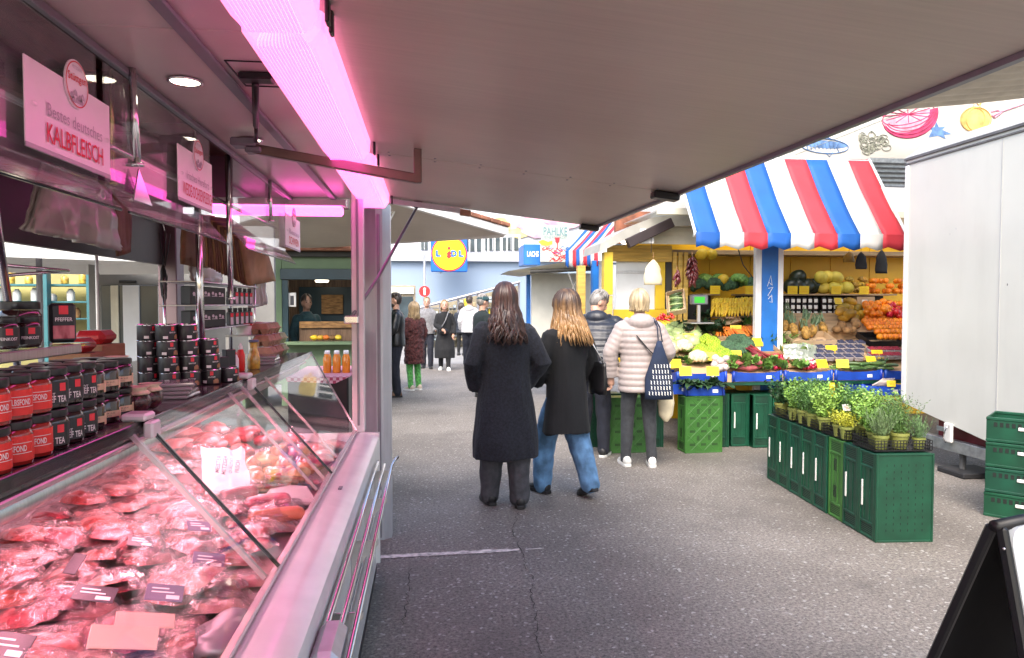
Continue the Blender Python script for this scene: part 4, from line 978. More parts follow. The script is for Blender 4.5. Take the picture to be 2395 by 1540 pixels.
# stacked harvest crates at the right edge (lying flat)
def flat_crate(loc,rz,label,mt='crate_green',w=.60,d=.40,h=.185,group=None,handles=True,logo=False):
    t=T('stacking_crate',label,'crate',loc,rz,group)
    m=MB(); m.cbox(-w/2+.006,w/2-.006,-d/2+.006,d/2-.006,.004,.014,.002); m.build('floor_panel',mt,t)
    for nm,(x0,x1,y0,y1) in (('long_wall',(-w/2,w/2,-d/2,-d/2+.012)),('long_wall',(-w/2,w/2,d/2-.012,d/2)),('short_wall',(-w/2,-w/2+.012,-d/2+.012,d/2-.012)),('short_wall',(w/2-.012,w/2,-d/2+.012,d/2-.012))):
        m=MB(); m.box(x0+.002,x1-.002,y0+.003,y1-.003,.002,h-.012)
        m.cbox(x0,x1,y0-.004 if y1-y0<.02 else y0,y1+.004 if y1-y0<.02 else y1,h-.022,h,.004); m.cbox(x0,x1,y0,y1,0,.02,.003)
        wl=m.build(nm,mt,t)
        s=MB()
        if nm=='long_wall':
            yy_=y0-.0006 if y0<0 else y1-.0024
            for k in range(14): s.box(x0+.05+.037*k,x0+.072+.037*k,yy_,yy_+.003,h*.62,h*.80)
        else:
            xx=x0-.0006 if x0<0 else x1-.0024
            for k in range(9): s.box(xx,xx+.003,y0+.045+.034*k,y0+.066+.034*k,h*.62,h*.80)
        o=s.build('wall_slots','slot_dark',wl); o['kind']='stuff'
        if nm=='long_wall' and handles and y0<0:
            s=MB(); s.cbox(x0+.2,x1-.2,y0-.012,y0-.0045,.10 if not logo else .11,.125 if not logo else .135,.004); s.build('handle','handle_white',wl)
            if logo:
                s=MB(); mxl=frame_mx((0,y0-.0012,.07),(1,0,0),ey=(0,0,1)); s.poly([(-.03,.012,.002),(-.012,.002,.002),(.012,.002,.002),(.03,.012,.002),(.012,.022,.002),(-.012,.022,.002)],mxl); add_text(s,'OBST',mxl,.05,.014,.02,0,-.012); s.build('printed_logo','handle_white',wl)
    return t
for i in range(4):
    flat_crate((4.18+.34,4.84+.10-.21,.19*i),R(-50)+rng.uniform(-.02,.02),'dark green harvest crate by the trailer, %s of four stacked'%('bottom','second lowest','third up','topmost')[i],group='harvest crates stacked by the white trailer',logo=(i==2))
# ------------------------------------------------------------------ herbs
M('pot_green',(.17,.19,.04,1),rough=.6,var=.12,rnd=.15)
M('soil',(.03,.02,.012,1),rough=.95,var=.4)
for nme,c in (('herb_light',(.17,.31,.05,1)),('herb_mid',(.075,.17,.035,1)),('herb_grey',(.12,.20,.08,1)),('herb_yellow',(.36,.36,.03,1)),('herb_deep',(.03,.09,.025,1))):
    M(nme,c,rough=.55,var=.4,scale=18,rnd=.2,trans=0)
def herb_mesh(kind,seed):
    r=random.Random(seed); m=MB()
    H={'rosemary':.22,'thyme':.18,'lavender':.17,'bushy':.22,'curry':.11,'sage':.19}[kind]
    nst={'rosemary':80,'thyme':80,'lavender':110,'bushy':70,'curry':50,'sage':46}[kind]
    for s in range(nst):
        a=r.uniform(0,6.283); rr=r.uniform(0,.05); b=Vector((rr*math.cos(a),rr*math.sin(a),.095)); out=Vector((math.cos(a),math.sin(a),0))*r.uniform(.15,.75); up=(Vector((0,0,1))+out*rr/.05*1.1).normalized()
        h=H*r.uniform(.6,1.1); tip=b+up*h+Vector((r.uniform(-.015,.015),r.uniform(-.015,.015),0))
        sd=Vector((-math.sin(a),math.cos(a),0))*.0012; m.add([b-sd,b+sd,tip],[(0,1,2)])
        nl={'rosemary':14,'thyme':11,'lavender':7,'bushy':11,'curry':9,'sage':9}[kind]
        for k in range(nl):
            t=(k+.6)/nl; p=b.lerp(tip,t); aa=r.uniform(0,6.283); d=Vector((math.cos(aa),math.sin(aa),r.uniform(.1,1.1))).normalized()
            L_={'rosemary':.018,'thyme':.016,'lavender':.03,'bushy':.026,'curry':.018,'sage':.035}[kind]*r.uniform(.7,1.2); W={'rosemary':.0022,'thyme':.005,'lavender':.0025,'bushy':.007,'curry':.005,'sage':.011}[kind]
            if kind=='lavender': d=(up*1.6+d).normalized()
            sx=d.cross(Vector((r.uniform(-1,1),r.uniform(-1,1),r.uniform(-1,1)))).normalized()*W
            m.add([p,p+d*L_*.5+sx,p+d*L_,p+d*L_*.5-sx],[(0,1,2,3)])
    return m
HM={}
def herb(loc,kind,mt,label,s=1.0,rz=0):
    t=T('herb_pot',label,'potted herb',loc,rz,'potted herbs on the crate row'); t.scale=(s,s,s)
    if 'pot' not in HM:
        m=MB(); m.lathe([(.036,0),(.040,.003),(.050,.078),(.055,.079),(.055,.095),(.051,.096),(.049,.086),(.001,.086)],18); HM['pot']=m.mesh('pot','pot_green',True,40)
    link('pot',HM['pot'],t)
    k=(kind,mt,rng.randrange(3))
    if k not in HM: HM[k]=herb_mesh(kind,hash((kind,k[2]))%1000 if False else sum(map(ord,kind))+k[2]*17).mesh('foliage',mt)
    link('foliage',HM[k],t)
def herb_tray(loc,rz,w,d,label):
    t=T('herb_tray',label,'tray',loc,rz,'black trays under the herbs')
    m=MB(); m.cbox(-w/2,w/2,-d/2,d/2,0,.006,.002); m.build('floor_panel','crate_black',t)
    for ax in (0,1):
        for sg in (-1,1):
            m=MB(); L_=w if ax==0 else d; n=int(L_/.022)
            for k in range(n+1):
                u=-L_/2+L_*k/n; c=(u,sg*d/2) if ax==0 else (sg*w/2,u)
                m.box(c[0]-.002,c[0]+.002,c[1]-.002,c[1]+.002,.0065,.075)
            for z in (.0065,.03,.052,.072):
                (m.box(-w/2,w/2,sg*d/2-.003,sg*d/2+.003,z,z+.005) if ax==0 else m.box(sg*w/2-.003,sg*w/2+.003,-d/2,d/2,z,z+.005))
            m.build('basket_side','crate_black',t)
def rowpt(u,v,z=.605): # u metres along the row from the near end, v across (+ to the right)
    p=base0+rowd*u+Vector((rowd.y,-rowd.x,0))*v; return (p.x,p.y,z)
herb_tray(rowpt(.18,.0),rz_row,.40,.28,'black mesh tray with three grey-green herbs at the near end of the row')
herb_tray(rowpt(.60,.0),rz_row,.38,.36,'black mesh tray under the yellow herbs')
herb_tray(rowpt(1.02,.0),rz_row,.38,.38,'black mesh tray in the middle of the herb row')
herb_tray(rowpt(1.47,.0),rz_row,.38,.38,'black mesh tray at the far end of the herb row')
hk=[(.11,-.12,'lavender','herb_grey',1.0,'grey-green lavender pot at the near left corner of the row'),(.12,.02,'rosemary','herb_mid',1.15,'tall rosemary pot in the middle of the near tray'),(.11,.15,'lavender','herb_grey',.8,'low grey-green herb pot at the near right corner'),(.26,.06,'rosemary','herb_grey',1.2,'tall feathery herb pot behind the near rosemary'),(.27,-.07,'bushy','herb_light',.9,'bright leafy herb pot behind the near lavender'),
(.47,-.16,'curry','herb_yellow',.95,'yellow-leaved herb pot, right of the pair'),(.57,-.16,'curry','herb_yellow',.95,'yellow-leaved herb pot, left of the pair'),(.48,.0,'bushy','herb_light',1.0,'bright green herb pot beside the yellow herbs'),(.50,.13,'bushy','herb_light',1.1,'bright green herb pot on the trailer side, near'),(.62,.04,'bushy','herb_mid',1.05,'mid green herb pot behind the yellow herbs'),(.64,.15,'thyme','herb_light',1.2,'light thyme pot on the trailer side'),
(.83,-.14,'bushy','herb_light',1.1,'tall light herb pot on the aisle side, middle of the row'),(.84,.02,'thyme','herb_mid',1.25,'green thyme pot in the middle of the row'),(.86,.15,'bushy','herb_light',1.1,'light herb pot on the trailer side, middle'),(.99,-.15,'rosemary','herb_mid',1.15,'dark rosemary pot on the aisle side'),(1.02,.0,'bushy','herb_light',1.15,'tall light herb pot in the second tray from the far end'),(1.02,.14,'thyme','herb_mid',1.2,'thyme pot on the trailer side, far middle'),(1.14,-.15,'thyme','herb_mid',1.2,'thyme pot on the aisle side behind the dark rosemary'),
(1.32,-.15,'bushy','herb_light',1.1,'light herb pot third from the far end on the aisle side'),(1.34,.02,'rosemary','herb_mid',1.1,'rosemary pot near the far end'),(1.47,-.05,'sage','herb_mid',1.0,'broad-leaved sage pot near the far end'),(1.60,-.14,'sage','herb_deep',1.15,'dark broad-leaved herb in a pot at the far end of the row'),(1.60,.04,'sage','herb_deep',1.1,'dark leafy herb on the trailer side at the far end'),(1.45,.13,'sage','herb_deep',1.1,'dark sage beside the light herbs at the far end')]
for u,v,k,mt,s_,lab in hk: herb(rowpt(u,v,.612),k,mt,lab,s_,rng.uniform(0,6))
M('card_yellow',(.82,.58,.02,1),rough=.5,var=.06)
M('ink_orange',(.62,.25,.02,1),rough=.6,var=.1)
def card(p,w,h,label,yaw=0,tilt=.35,mt='card_yellow',group='yellow price cards'):
    t=T('price_card',label,'price card',p,yaw,group); t.rotation_euler=(-tilt,0,yaw)
    m=MB(); m.cbox(-w/2,w/2,-.001,.001,0,h,.0005); m.build('card',mt,t)
    m=MB(); mx=frame_mx((0,-.0012,0),(1,0,0),ey=(0,0,1))
    for k,(a,b) in enumerate(((-.35,.25),(-.3,.36),(-.15,.3))):
        z=h*(.75-.22*k); pts=[]; n=9
        for i in range(n): pts.append((w*(a+(b-a)*i/(n-1)),-.0018,z+h*.05*math.sin(i*2.3+k*1.7+p[0]*9)))
        m.tube(pts,.0016,4)
    m.build('handwriting','ink_orange',t)
    return t
card(rowpt(.95,-.02,.86),.05,.11,'narrow yellow plant label standing in the herb row',.2,.05)
for i,(u,v) in enumerate(((.72,-.02),(.74,.10))): card(rowpt(u,v,.78),.07,.05,['blank white plant label, left of two in the herb row','blank white plant label, right of two in the herb row'][i],.1,.3,'paper_white','white plant labels')
# ------------------------------------------------------------------ white trailer
M('trailer_white',(.55,.55,.50,1),rough=.42,var=.05,scale=1.2,detail=4,coat=.1,bump=.02,bscale=6)
def trailer_dirt():
    m=MATS['trailer_white']; N=m.node_tree.nodes; L=m.node_tree.links; b=N['Principled BSDF']; src=b.inputs['Base Color'].links[0].from_socket
    tc=N.new('ShaderNodeTexCoord'); mp=N.new('ShaderNodeMapping'); mp.inputs['Scale'].default_value=(1,3,.6); L.new(tc.outputs['Object'],mp.inputs[0])
    n=N.new('ShaderNodeTexNoise'); n.inputs['Scale'].default_value=1.6; n.inputs['Detail'].default_value=7; n.inputs['Roughness'].default_value=.65; L.new(mp.outputs[0],n.inputs[0])
    r=N.new('ShaderNodeValToRGB'); r.color_ramp.elements[0].position=.5; r.color_ramp.elements[1].position=.8; r.color_ramp.elements[1].color=(.13,.13,.13,1); L.new(n.outputs[0],r.inputs[0])
    x=N.new('ShaderNodeMix'); x.data_type='RGBA'; L.new(r.outputs[0],x.inputs[0]); L.new(src,x.inputs[6]); x.inputs[7].default_value=(.27,.26,.22,1); L.new(x.outputs[2],b.inputs['Base Color'])
trailer_dirt()
M('trailer_trim',(.10,.10,.10,1),rough=.5,var=.2)
M('galvanised',(.35,.37,.39,1),rough=.4,metal=.7,var=.2,scale=14)
M('dark_red_paint',(.16,.02,.025,1),rough=.5,var=.2)
tr=T('market_trailer','tall plain white box trailer beside the herb crates','trailer',(0,0,0))
TX0=4.9; TYf=6.78; zt=3.10
m=MB(); prof=[(TYf,.58),(TYf,zt),(1.0,zt),(1.0,.25),(3.2,.22),(5.6,.38)]
m.prism([(TX0,y,z) for y,z in prof],(2.1,0,0)); m.build('body','trailer_white',tr)
m=MB(); m.cbox(TX0-.02,TX0+.02,1.0,TYf+.02,zt-.03,zt-.004,.004); m.cbox(TX0-.012,TX0+.02,1.0,TYf+.012,zt-.075,zt-.055,.004); m.build('roof_trim','trailer_trim',tr)
m=MB(); m.prism([(TX0-.01,1,zt+.001),(TX0-.01,TYf+.015,zt+.001),(TX0+.12,TYf-.05,zt+.11),(TX0+.12,1,zt+.11)],(1.9,0,0)); m.build('roof_cap','grey_paint',tr)
for yj in (4.30,5.55):
    m=MB(); m.cbox(TX0-.004,TX0-.0005,yj,yj+.012,.45,zt-.08,.001); m.build('panel_joint','grey_paint',tr)
for yj in (5.60,):
    for k in range(0):
        m=MB(); m.ball((TX0-.001,yj,.72+.17*k),(.003,.008,.008),8,6); m.build('rivet','galvanised',tr,smooth=True)
m=MB(); m.cbox(TX0-.012,TX0-.0005,1.0,TYf-.01,.62,.66,.003); m.build('rub_rail','galvanised',tr) if False else None
m=MB(); m.cbox(TX0-.014,TX0-.0005,TYf-.05,TYf+.006,.60,zt-.08,.004); m.build('corner_profile','white_lacquer',tr)
m=MB(); m.box(TX0+.12,TX0+1.9,1.2,6.4,.30,.50) ; m.build('underframe','dark_red_paint',tr)
p=onx(2222,1005,TX0); m=MB(); m.cbox(-.03,0,-.05,.05,-.12,.06,.008,Matrix.Translation(p)); m.build('lamp_socket','handle_white',tr)
m=MB(); m.tube([p+Vector((-.02,-.02,.05)),p+Vector((-.06,-.02,.02)),p+Vector((-.06,.01,-.08)),p+Vector((-.02,.03,-.13))],.006,6); m.build('socket_cable','chrome',tr,smooth=True)
p=onx(2200,1002,TX0); m=MB(); m.cbox(-.003,0,-.05,.05,-.025,.02,.001,Matrix.Translation(p)); m.build('type_plate','galvanised',tr)
for (x,y) in ((2356,666),(2236,535),(2222,548)):
    p=onx(x,y,TX0); m=MB(); m.ball(p,(.002,.006,.010),8,6); m.build('paint_scar','trailer_trim' if x>2300 else 'grey_paint',tr)
m=MB(); a,b=0,0; m.cbox(4.93,5.01,4.6,6.55,.20,.31,.006); m.build('drawbar','galvanised',tr)
m=MB(); m.tube([(5.0,6.05,.20),(5.0,6.05,.05)],.03,10); m.build('jockey_post','trailer_trim',tr)
m=MB(); m.cbox(4.85,5.25,5.85,6.2,.0,.05,.01); m.build('support_plate','black_rubber',tr)
m=MB(); m.tube([(4.95,5.7,.3),(4.93,5.6,.10),(4.95,5.45,.02),(4.95,5.3,.02),(4.97,5.1,.25)],.006,6); m.build('cable','handle_white',tr,smooth=True)
# ------------------------------------------------------------------ A-frame sign
M('board_black',(.004,.004,.005,1),rough=.8,var=.2,spec=.15)
M('board_white',(.62,.64,.66,1),rough=.35,var=.03)
af=T('sidewalk_sign','black framed A-board with blank white front in the bottom corner','sign',(0,0,0))
# two legs frames hinged at the top; seen edge-on
Ht=1.02; ax,ay=1.45,1.42; L_=.62
def sframe(dx,dy,name):
    pass
topA=onz(2326,1232,1.0); d_side=Vector((.95,.31,0)).normalized()  # board width direction
nv=Vector((d_side.y,-d_side.x,0))                     # facing the viewer (-Y)
spread=.36
for sg,nm in ((1,'front_frame'),(-1,'rear_frame')):
    foot=topA+nv*(.20 if sg>0 else -.36); foot.z=.0; up=(topA-foot).normalized(); H_=(topA-foot).length
    mx=frame_mx(foot+nv*sg*.012,d_side,ey=up)
    f=MB(); f.cbox(0,.022,0,H_,-.014,.014,.006,mx); f.cbox(L_-.04,L_,0,H_,-.014,.014,.006,mx); f.cbox(.041,L_-.041,.10,.14,-.013,.013,.005,mx)
    fo=f.build(nm,'black_plastic',af)
    b=MB(); pts=[(.022,.145)]+[(.022+.05-.05*math.cos(t*R(90)/5),H_-.055+.05*math.sin(t*R(90)/5)) for t in range(6)]+[(L_-.035-.05+.05*math.sin(t*R(90)/5),H_-.055+.05*math.cos(t*R(90)/5)) for t in range(6)]+[(L_-.035,.145)]
    b.prism([(x,y,-.006) for x,y in pts],tuple(mx.to_3x3()@Vector((0,0,.012))) if False else (0,0,.012),None) if False else None
    vs_=[mx@Vector((x,y,-.005)) for x,y in pts]; dv=mx.to_3x3()@Vector((0,0,.019 if sg>0 else .010)); b.prism(vs_,dv); b.build('board','board_white' if sg>0 else 'board_black',fo)
m=MB(); m.tube([topA+Vector((0,0,.0)),topA+d_side*L_],.017,10); m.build('hinge_bar','black_plastic',af,smooth=True)
m=MB(); m.ball(topA+nv*.012+Vector((-.002,-.02,-.05)),.004,8,6); m.build('rivet','chrome',af,smooth=True)
# ------------------------------------------------------------------ fruit and vegetable stall
M('awning_blue',(.006,.085,.34,1),rough=.65,var=.08,scale=4,bump=.08,bscale=9)
M('awning_white',(.50,.50,.48,1),rough=.65,var=.05,scale=4,bump=.08,bscale=9)
M('awning_red',(.50,.03,.045,1),rough=.65,var=.08,scale=4,bump=.08,bscale=9)
M('yellow_panel',(.78,.44,.012,1),rough=.5,var=.07,scale=2.5)
M('yellow_paint',(.62,.42,.02,1),rough=.45,var=.12,scale=5)
M('yellow_wood',(.55,.36,.08,1),rough=.55,var=.2,stretch=(1,1,10),scale=3)
M('cream_board',(.62,.60,.48,1),rough=.6,var=.08)
M('eave_metal',(.36,.35,.31,1),rough=.4,metal=.3,var=.12)
M('blue_paint',(.012,.13,.44,1),rough=.4,var=.12,scale=5)
M('shelf_wood',(.34,.24,.14,1),rough=.6,var=.2,stretch=(.6,8,8),scale=4)
M('wood_crate',(.46,.30,.16,1),rough=.75,var=.2,stretch=(1,6,6),scale=3)
M('cardboard_pale',(.46,.33,.20,1),rough=.75,var=.12)
M('stall_dark',(.03,.03,.028,1),rough=.7,var=.2)
vg=T('vegetable_stall','fruit and vegetable stall with striped awning, blue post and yellow back panels','stall',(0,0,0))
AX0,AX1=2.90,5.36; AYf,AZf=7.42,2.385; AYb,AZb=8.12,3.37
cols=['awning_blue','awning_white','awning_red']
NS=9
def awning(parent,P0,P1,Q0,Q1,ns,val,seq,wave=True,name='awning_stripe'):
    """P0,P1 front lower edge; Q0,Q1 rear upper edge; valance height val"""
    P0,P1,Q0,Q1=map(Vector,(P0,P1,Q0,Q1))
    for k in range(ns):
        m=MB(); u0,u1=k/ns,(k+1)/ns; nu,nv=4,8; rows=[]
        for j in range(nv+1):
            v=j/nv; row=[]
            for i in range(nu+1):
                u=u0+(u1-u0)*i/nu; p=P0.lerp(P1,u).lerp(Q0.lerp(Q1,u),v); p.z-=.03*math.sin(math.pi*v)+.008*math.sin(u*23+v*9)*math.sin(math.pi*v); row.append(p)
            rows.append(row)
        top=rows[0]
        vr=[]
        for s_ in (1,.55,0):
            r_=[]
            for i in range(nu+1):
                u=u0+(u1-u0)*i/nu; p=P0.lerp(P1,u)
                wv=(.022*math.cos(2*math.pi*(u*ns+.25)) if wave else 0)
                r_.append(p+Vector((0,-.012-.01*math.sin(u*40)*s_,-(val+wv)*s_)))
            vr.append(r_)
        m.loft(vr+[[q+Vector((0,-.004,.003)) for q in top]]+rows,False,False)
        o=m.build(name,seq[k%3],parent,smooth=True,ang=18); md=o.modifiers.new('s','SOLIDIFY'); md.thickness=.004
awning(vg,(AX0,AYf,AZf),(AX1,AYf,AZf),(AX0,AYb,AZb),(AX1,AYb,AZb),NS,.165,['awning_blue','awning_white','awning_red'])
for X in (AX0-.012,AX1+.012):
    m=MB(); m.tube([(X,AYf+.02,AZf-.05),(X,AYf-.01,AZf),(X,AYb,AZb)],.016,8); m.build('awning_bar','white_lacquer',vg,smooth=True)
m=MB(); m.tube([(AX0,AYb,AZb-.02),(AX1,AYb,AZb-.02)],.015,8); m.build('rear_bar','white_lacquer',vg,smooth=True)
# back wall of yellow panels
YB=9.5
for k in range(8):
    x0=2.72+.60*k; m=MB(); m.cbox(x0,x0+.592,YB,YB+.03,.0,2.62,.003); m.build('back_panel','yellow_panel',vg)
m=MB(); m.box(2.7,7.6,YB+.031,YB+.06,0,2.62); m.build('back_frame','stall_dark',vg)
m=MB(); m.cbox(2.7,7.5,YB-.35,YB-.002,2.27,2.33,.004); m.build('top_shelf','shelf_wood',vg)
m=MB(); m.cbox(2.7,7.5,8.10,8.16,2.66,2.74,.004); m.build('front_beam','cream_board',vg)
glass_mat('polycarbonate',(.85,.86,.84,1),base=.05,rough=.3,haze=.1)
m=MB(); m.cbox(2.7,7.5,8.17,9.56,2.70,2.72,.003); m.build('roof_sheet','polycarbonate',vg)  # unseen roof, made see-through to let daylight onto the yellow panels
# blue post with white edges and scratched marks
bp0=ony(1772,700,7.98); bp1=ony(1820,700,7.98)
m=MB(); m.cbox(bp0.x+.055,bp1.x-.0,7.98,8.07,.05,2.66,.006); post=m.build('blue_post','blue_paint',vg)
m=MB(); m.cbox(bp0.x-.02,bp0.x+.054,7.99,8.06,.05,2.65,.004); m.cbox(bp1.x+.001,bp1.x+.07,7.99,8.06,.05,2.65,.004); m.build('post_edge','white_lacquer',vg)
m=MB()
for pts in (((1795,670),(1803,645),(1806,668),(1798,660)),((1797,675),(1808,672),(1796,692),(1806,695)),((1797,700),(1805,690),(1806,708),(1800,706))):
    q=[ony(x,y,7.977) for x,y in pts]; m.tube(q,.004,4)
m.build('scratched_mark','white_lacquer',post)
# shelves
def hshelf(x0,x1,y0,y1,z,name='shelf'):
    m=MB(); m.cbox(x0,x1,y0,y1,z-.022,z,.003); m.build(name,'shelf_wood',vg)
hshelf(3.62,bp0.x-.03,9.0,9.48,1.74); hshelf(bp1.x+.08,6.4,9.0,9.48,1.74)
m=MB(); m.box(bp1.x+.08,6.4,9.30,9.34,1.2,1.717); m.build('shelf_back','stall_dark',vg)
m=MB(); m.box(3.4,bp0.x-.03,9.30,9.34,.9,1.717); m.build('shelf_back','stall_dark',vg)
hshelf(bp1.x+.08,6.4,9.0,9.298,1.44,'jar_shelf')
# sloped produce bed
def bedz(Y): return .845+.36*(Y-7.4)
m=MB(); m.prism([(2.80,7.42,.74),(2.80,9.0,.74),(2.80,9.0,bedz(9.0)-.03),(2.80,7.42,bedz(7.42)-.03)],(3.6,0,0)); m.build('produce_bed','wood_crate',vg)
def bed(px,py,lift=0.0):
    d=ray(px,py); # z=.82+.36(Y-7.4)+lift
    t=(.845-.36*7.4+lift-CAM_H)/(d[2]-.36*d[1]); return Vector((d[0]*t,d[1]*t,CAM_H+d[2]*t))
# front crates of the stall
crate(onz(1646,1060,0)+Vector((0,0,0)),R(2),'pale green lattice crate under the kale','light','crates along the stall front',(1.06,1,1.02))
for i,(px,py,lab) in enumerate(((1725,1046,'dark green crate on end right of the pale lattice crate'),(1772,1044,'dark green crate on end at the corner before the herb row'),(1572,1046,'dark green crate on end left of the kale crate'),(1535,1046,'dark green crate on end behind the woman in the pale jacket'))):
    q=onz(px,py,0); crate((q.x-.10,q.y+.2,0),R(90),lab,'dark','crates along the stall front')
q=onz(1470,1060,0); crate((q.x,q.y,0),0,'pale lattice crate between the navy and pale jackets','light','crates along the stall front')
q=onz(1418,1050,0); crate((q.x,q.y+.1,0),0,'dark green crate on end behind the navy jacket','dark','crates along the stall front')
for i in range(6): crate((3.80+.225*i,7.42+.2,0),R(90),'dark green crate on end in the row behind the herbs, %s from the corner'%ORD[i],'dark','crates behind the herb row')
# blue trays on the front edge
def blue_tray(loc,w,d,h,label,rz=0):
    t=T('blue_tray',label,'tray',loc,rz,'blue trays along the stall front')
    m=MB(); m.cbox(-w/2,w/2,-d/2,d/2,.0,.006,.002); m.build('floor_panel','crate_blue',t)
    for (x0,x1,y0,y1) in ((-w/2,w/2,-d/2,-d/2+.008),(-w/2,w/2,d/2-.008,d/2),(-w/2,-w/2+.008,-d/2+.0085,d/2-.0085),(w/2-.008,w/2,-d/2+.0085,d/2-.0085)):
        m=MB(); n=9; ln=x1-x0>y1-y0
        for k in range(n):
            a,b=k/n,(k+1)/n; hh=h*(1-.22*math.sin(math.pi*(k+.5)/n)**.7)
            if ln: m.box(x0+(x1-x0)*a,x0+(x1-x0)*b-(0 if k==n-1 else .0006),y0,y1,.0065,hh)
            else: m.box(x0,x1,y0+(y1-y0)*a,y0+(y1-y0)*b-(0 if k==n-1 else .0006),.0065,hh)
        m.build('tray_wall','crate_blue',t)
    for sx in (-1,1):
        m=MB(); m.tube([(sx*(w/2-.02),-d/2-.003,.004),(sx*(w/2-.02),-d/2-.003,h)],.014,8); m.build('corner_rib','crate_blue',t,smooth=True)
    m=MB(); m.box(w*.18,w*.18+.06,-d/2-.0022,-d/2-.0004,h*.25,h*.25+.035); m.build('paper_label','paper_white',t)
blue_tray((onz(1560,1050,0).x,7.52,.625),.56,.36,.14,'blue tray holding garlic beside the pale jacket')
blue_tray(onz(1646,1058,0)+Vector((0,.11,.618)),.43,.30,.125,'blue tray of dark kale on the pale lattice crate')
for i in range(5):
    blue_tray((3.02+.60*i if i else 2.98,7.60,.745),.585,.38,.12,'blue tray in the front edge row, %s counted from the kale'%ORD[i])
blue_tray((4.95,7.32,.60),.55,.36,.13,'blue tray with spring onions below the beans')
m=MB(); m.cbox(2.7,6.2,7.42,7.80,.70,.743,.004); m.build('front_board','crate_green',vg)
# --------------------------------------------------------------- produce
M('kohlrabi',(.32,.42,.16,1),rough=.4,var=.18,scale=6,rnd=.15,coat=.1)
M('cauli',(.52,.46,.28,1),rough=.7,var=.12,scale=20,bump=.5,bscale=40,rnd=.08)
M('leaf_green',(.13,.26,.05,1),rough=.5,var=.35,scale=10,rnd=.15)
M('leaf_dark',(.022,.06,.022,1),rough=.45,var=.5,scale=14,rnd=.2)
M('romanesco',(.24,.36,.012,1),rough=.6,var=.25,scale=18,bump=.5,bscale=50,rnd=.1)
M('broccoli',(.035,.085,.04,1),rough=.8,var=.4,scale=30,bump=.7,bscale=60,rnd=.15)
M('carrot',(.72,.20,.025,1),rough=.5,var=.15,scale=20,rnd=.15)
M('rhubarb',(.20,.008,.012,1),rough=.5,var=.3,scale=8,rnd=.2)
M('radish',(.42,.01,.04,1),rough=.3,var=.15,rnd=.25,coat=.3)
M('sweet_potato',(.32,.075,.07,1),rough=.6,var=.2,scale=15,rnd=.15)
M('garlic',(.50,.42,.38,1),rough=.55,var=.12,rnd=.1)
M('orange_fruit',(.80,.23,.01,1),rough=.42,var=.1,scale=10,bump=.15,bscale=160,rnd=.12)
M('tomato',(.55,.03,.015,1),rough=.25,var=.1,rnd=.25)
M('lemon',(.72,.52,.04,1),rough=.45,var=.12,rnd=.12,bump=.1,bscale=120)
M('melon_yellow',(.62,.50,.07,1),rough=.5,var=.15,rnd=.15)
M('melon_dark',(.012,.02,.012,1),rough=.35,var=.4,scale=5)
M('mango',(.42,.26,.03,1),rough=.4,var=.45,scale=4,col2=(.62,.34,.03,1),rnd=.2)
M('banana',(.74,.50,.03,1),rough=.45,var=.15,scale=12,rnd=.15)
M('pineapple',(.34,.19,.04,1),rough=.7,var=.5,scale=30,bump=.8,bscale=40)
M('pine_leaf',(.11,.18,.09,1),rough=.5,var=.3)
M('coconut',(.24,.13,.05,1),rough=.85,var=.3,scale=20,bump=.5)
M('blueberry',(.03,.035,.075,1),rough=.6,var=.4,scale=60,bump=.6,bscale=90)
M('raspberry',(.26,.01,.03,1),rough=.5,var=.3,scale=50,bump=.5,bscale=90)
M('zucchini',(.06,.12,.03,1),rough=.4,var=.4,rnd=.3)
M('aubergine',(.03,.008,.03,1),rough=.2,var=.2,coat=.5)
PM={}
def pm(key,fn,mt,smooth=True):
    if key not in PM: PM[key]=fn().mesh(key,mt,smooth)
    return PM[key]
def ballm(r,amp,seed,nu=14,nv=10,freq=1.6):
    def f():
        m=MB(); m.ball((0,0,0),r,nu,nv,fn=lumpy(seed,amp,freq)); return m
    return f
def one(name,key,fn,mt,loc,label,cat,group=None,rot=None,s=1.0,smooth=True):
    o=link(name,pm(key,fn,mt,smooth),None,loc,rot=rot or (rng.uniform(-.5,.5),rng.uniform(-.5,.5),rng.uniform(0,6)),scale=s); return tag(o,label,cat,group)
def heap(name,key,fn,mt,cx,cy,wx,wy,n,r,label,cat,group,plane=bed,layers=2,s=(.9,1.1),rot=None,var=3,lift0=None):
    """n items packed in a pixel ellipse on the bed"""
    pts=[]; tries=0
    while len(pts)<n and tries<4000:
        tries+=1; a=rng.uniform(0,6.283); q=math.sqrt(rng.random()); px,py=cx+wx*q*math.cos(a),cy+wy*q*math.sin(a)
        lay=0 if len(pts)<n*.65 else 1
        p=plane(px,py,0); z=r*(.9+1.35*lay)
        if all((p-o).length>r*1.55 for o,l in pts if l==lay): pts.append((p,lay))
    for i,(p,lay) in enumerate(pts):
        k='%s_%d'%(key,i%var)
        one(name,k,lambda k=i%var:fn(k)(),mt,(p.x,p.y,p.z+r*(.85+1.2*lay)),label,cat,group,rot(i) if rot else None,rng.uniform(*s))
def cauli_mesh(seed,r=.10):
    def f():
        m=MB(); rr=random.Random(seed)
        for i in range(60):
            z=1-1.1*i/60; th=i*2.39996; q=math.sqrt(max(0,1-z*z)); c=(r*.72*q*math.cos(th),r*.72*q*math.sin(th),r*.6*z)
            m.ball(c,r*rr.uniform(.24,.34),7,5)
        return m
    return f
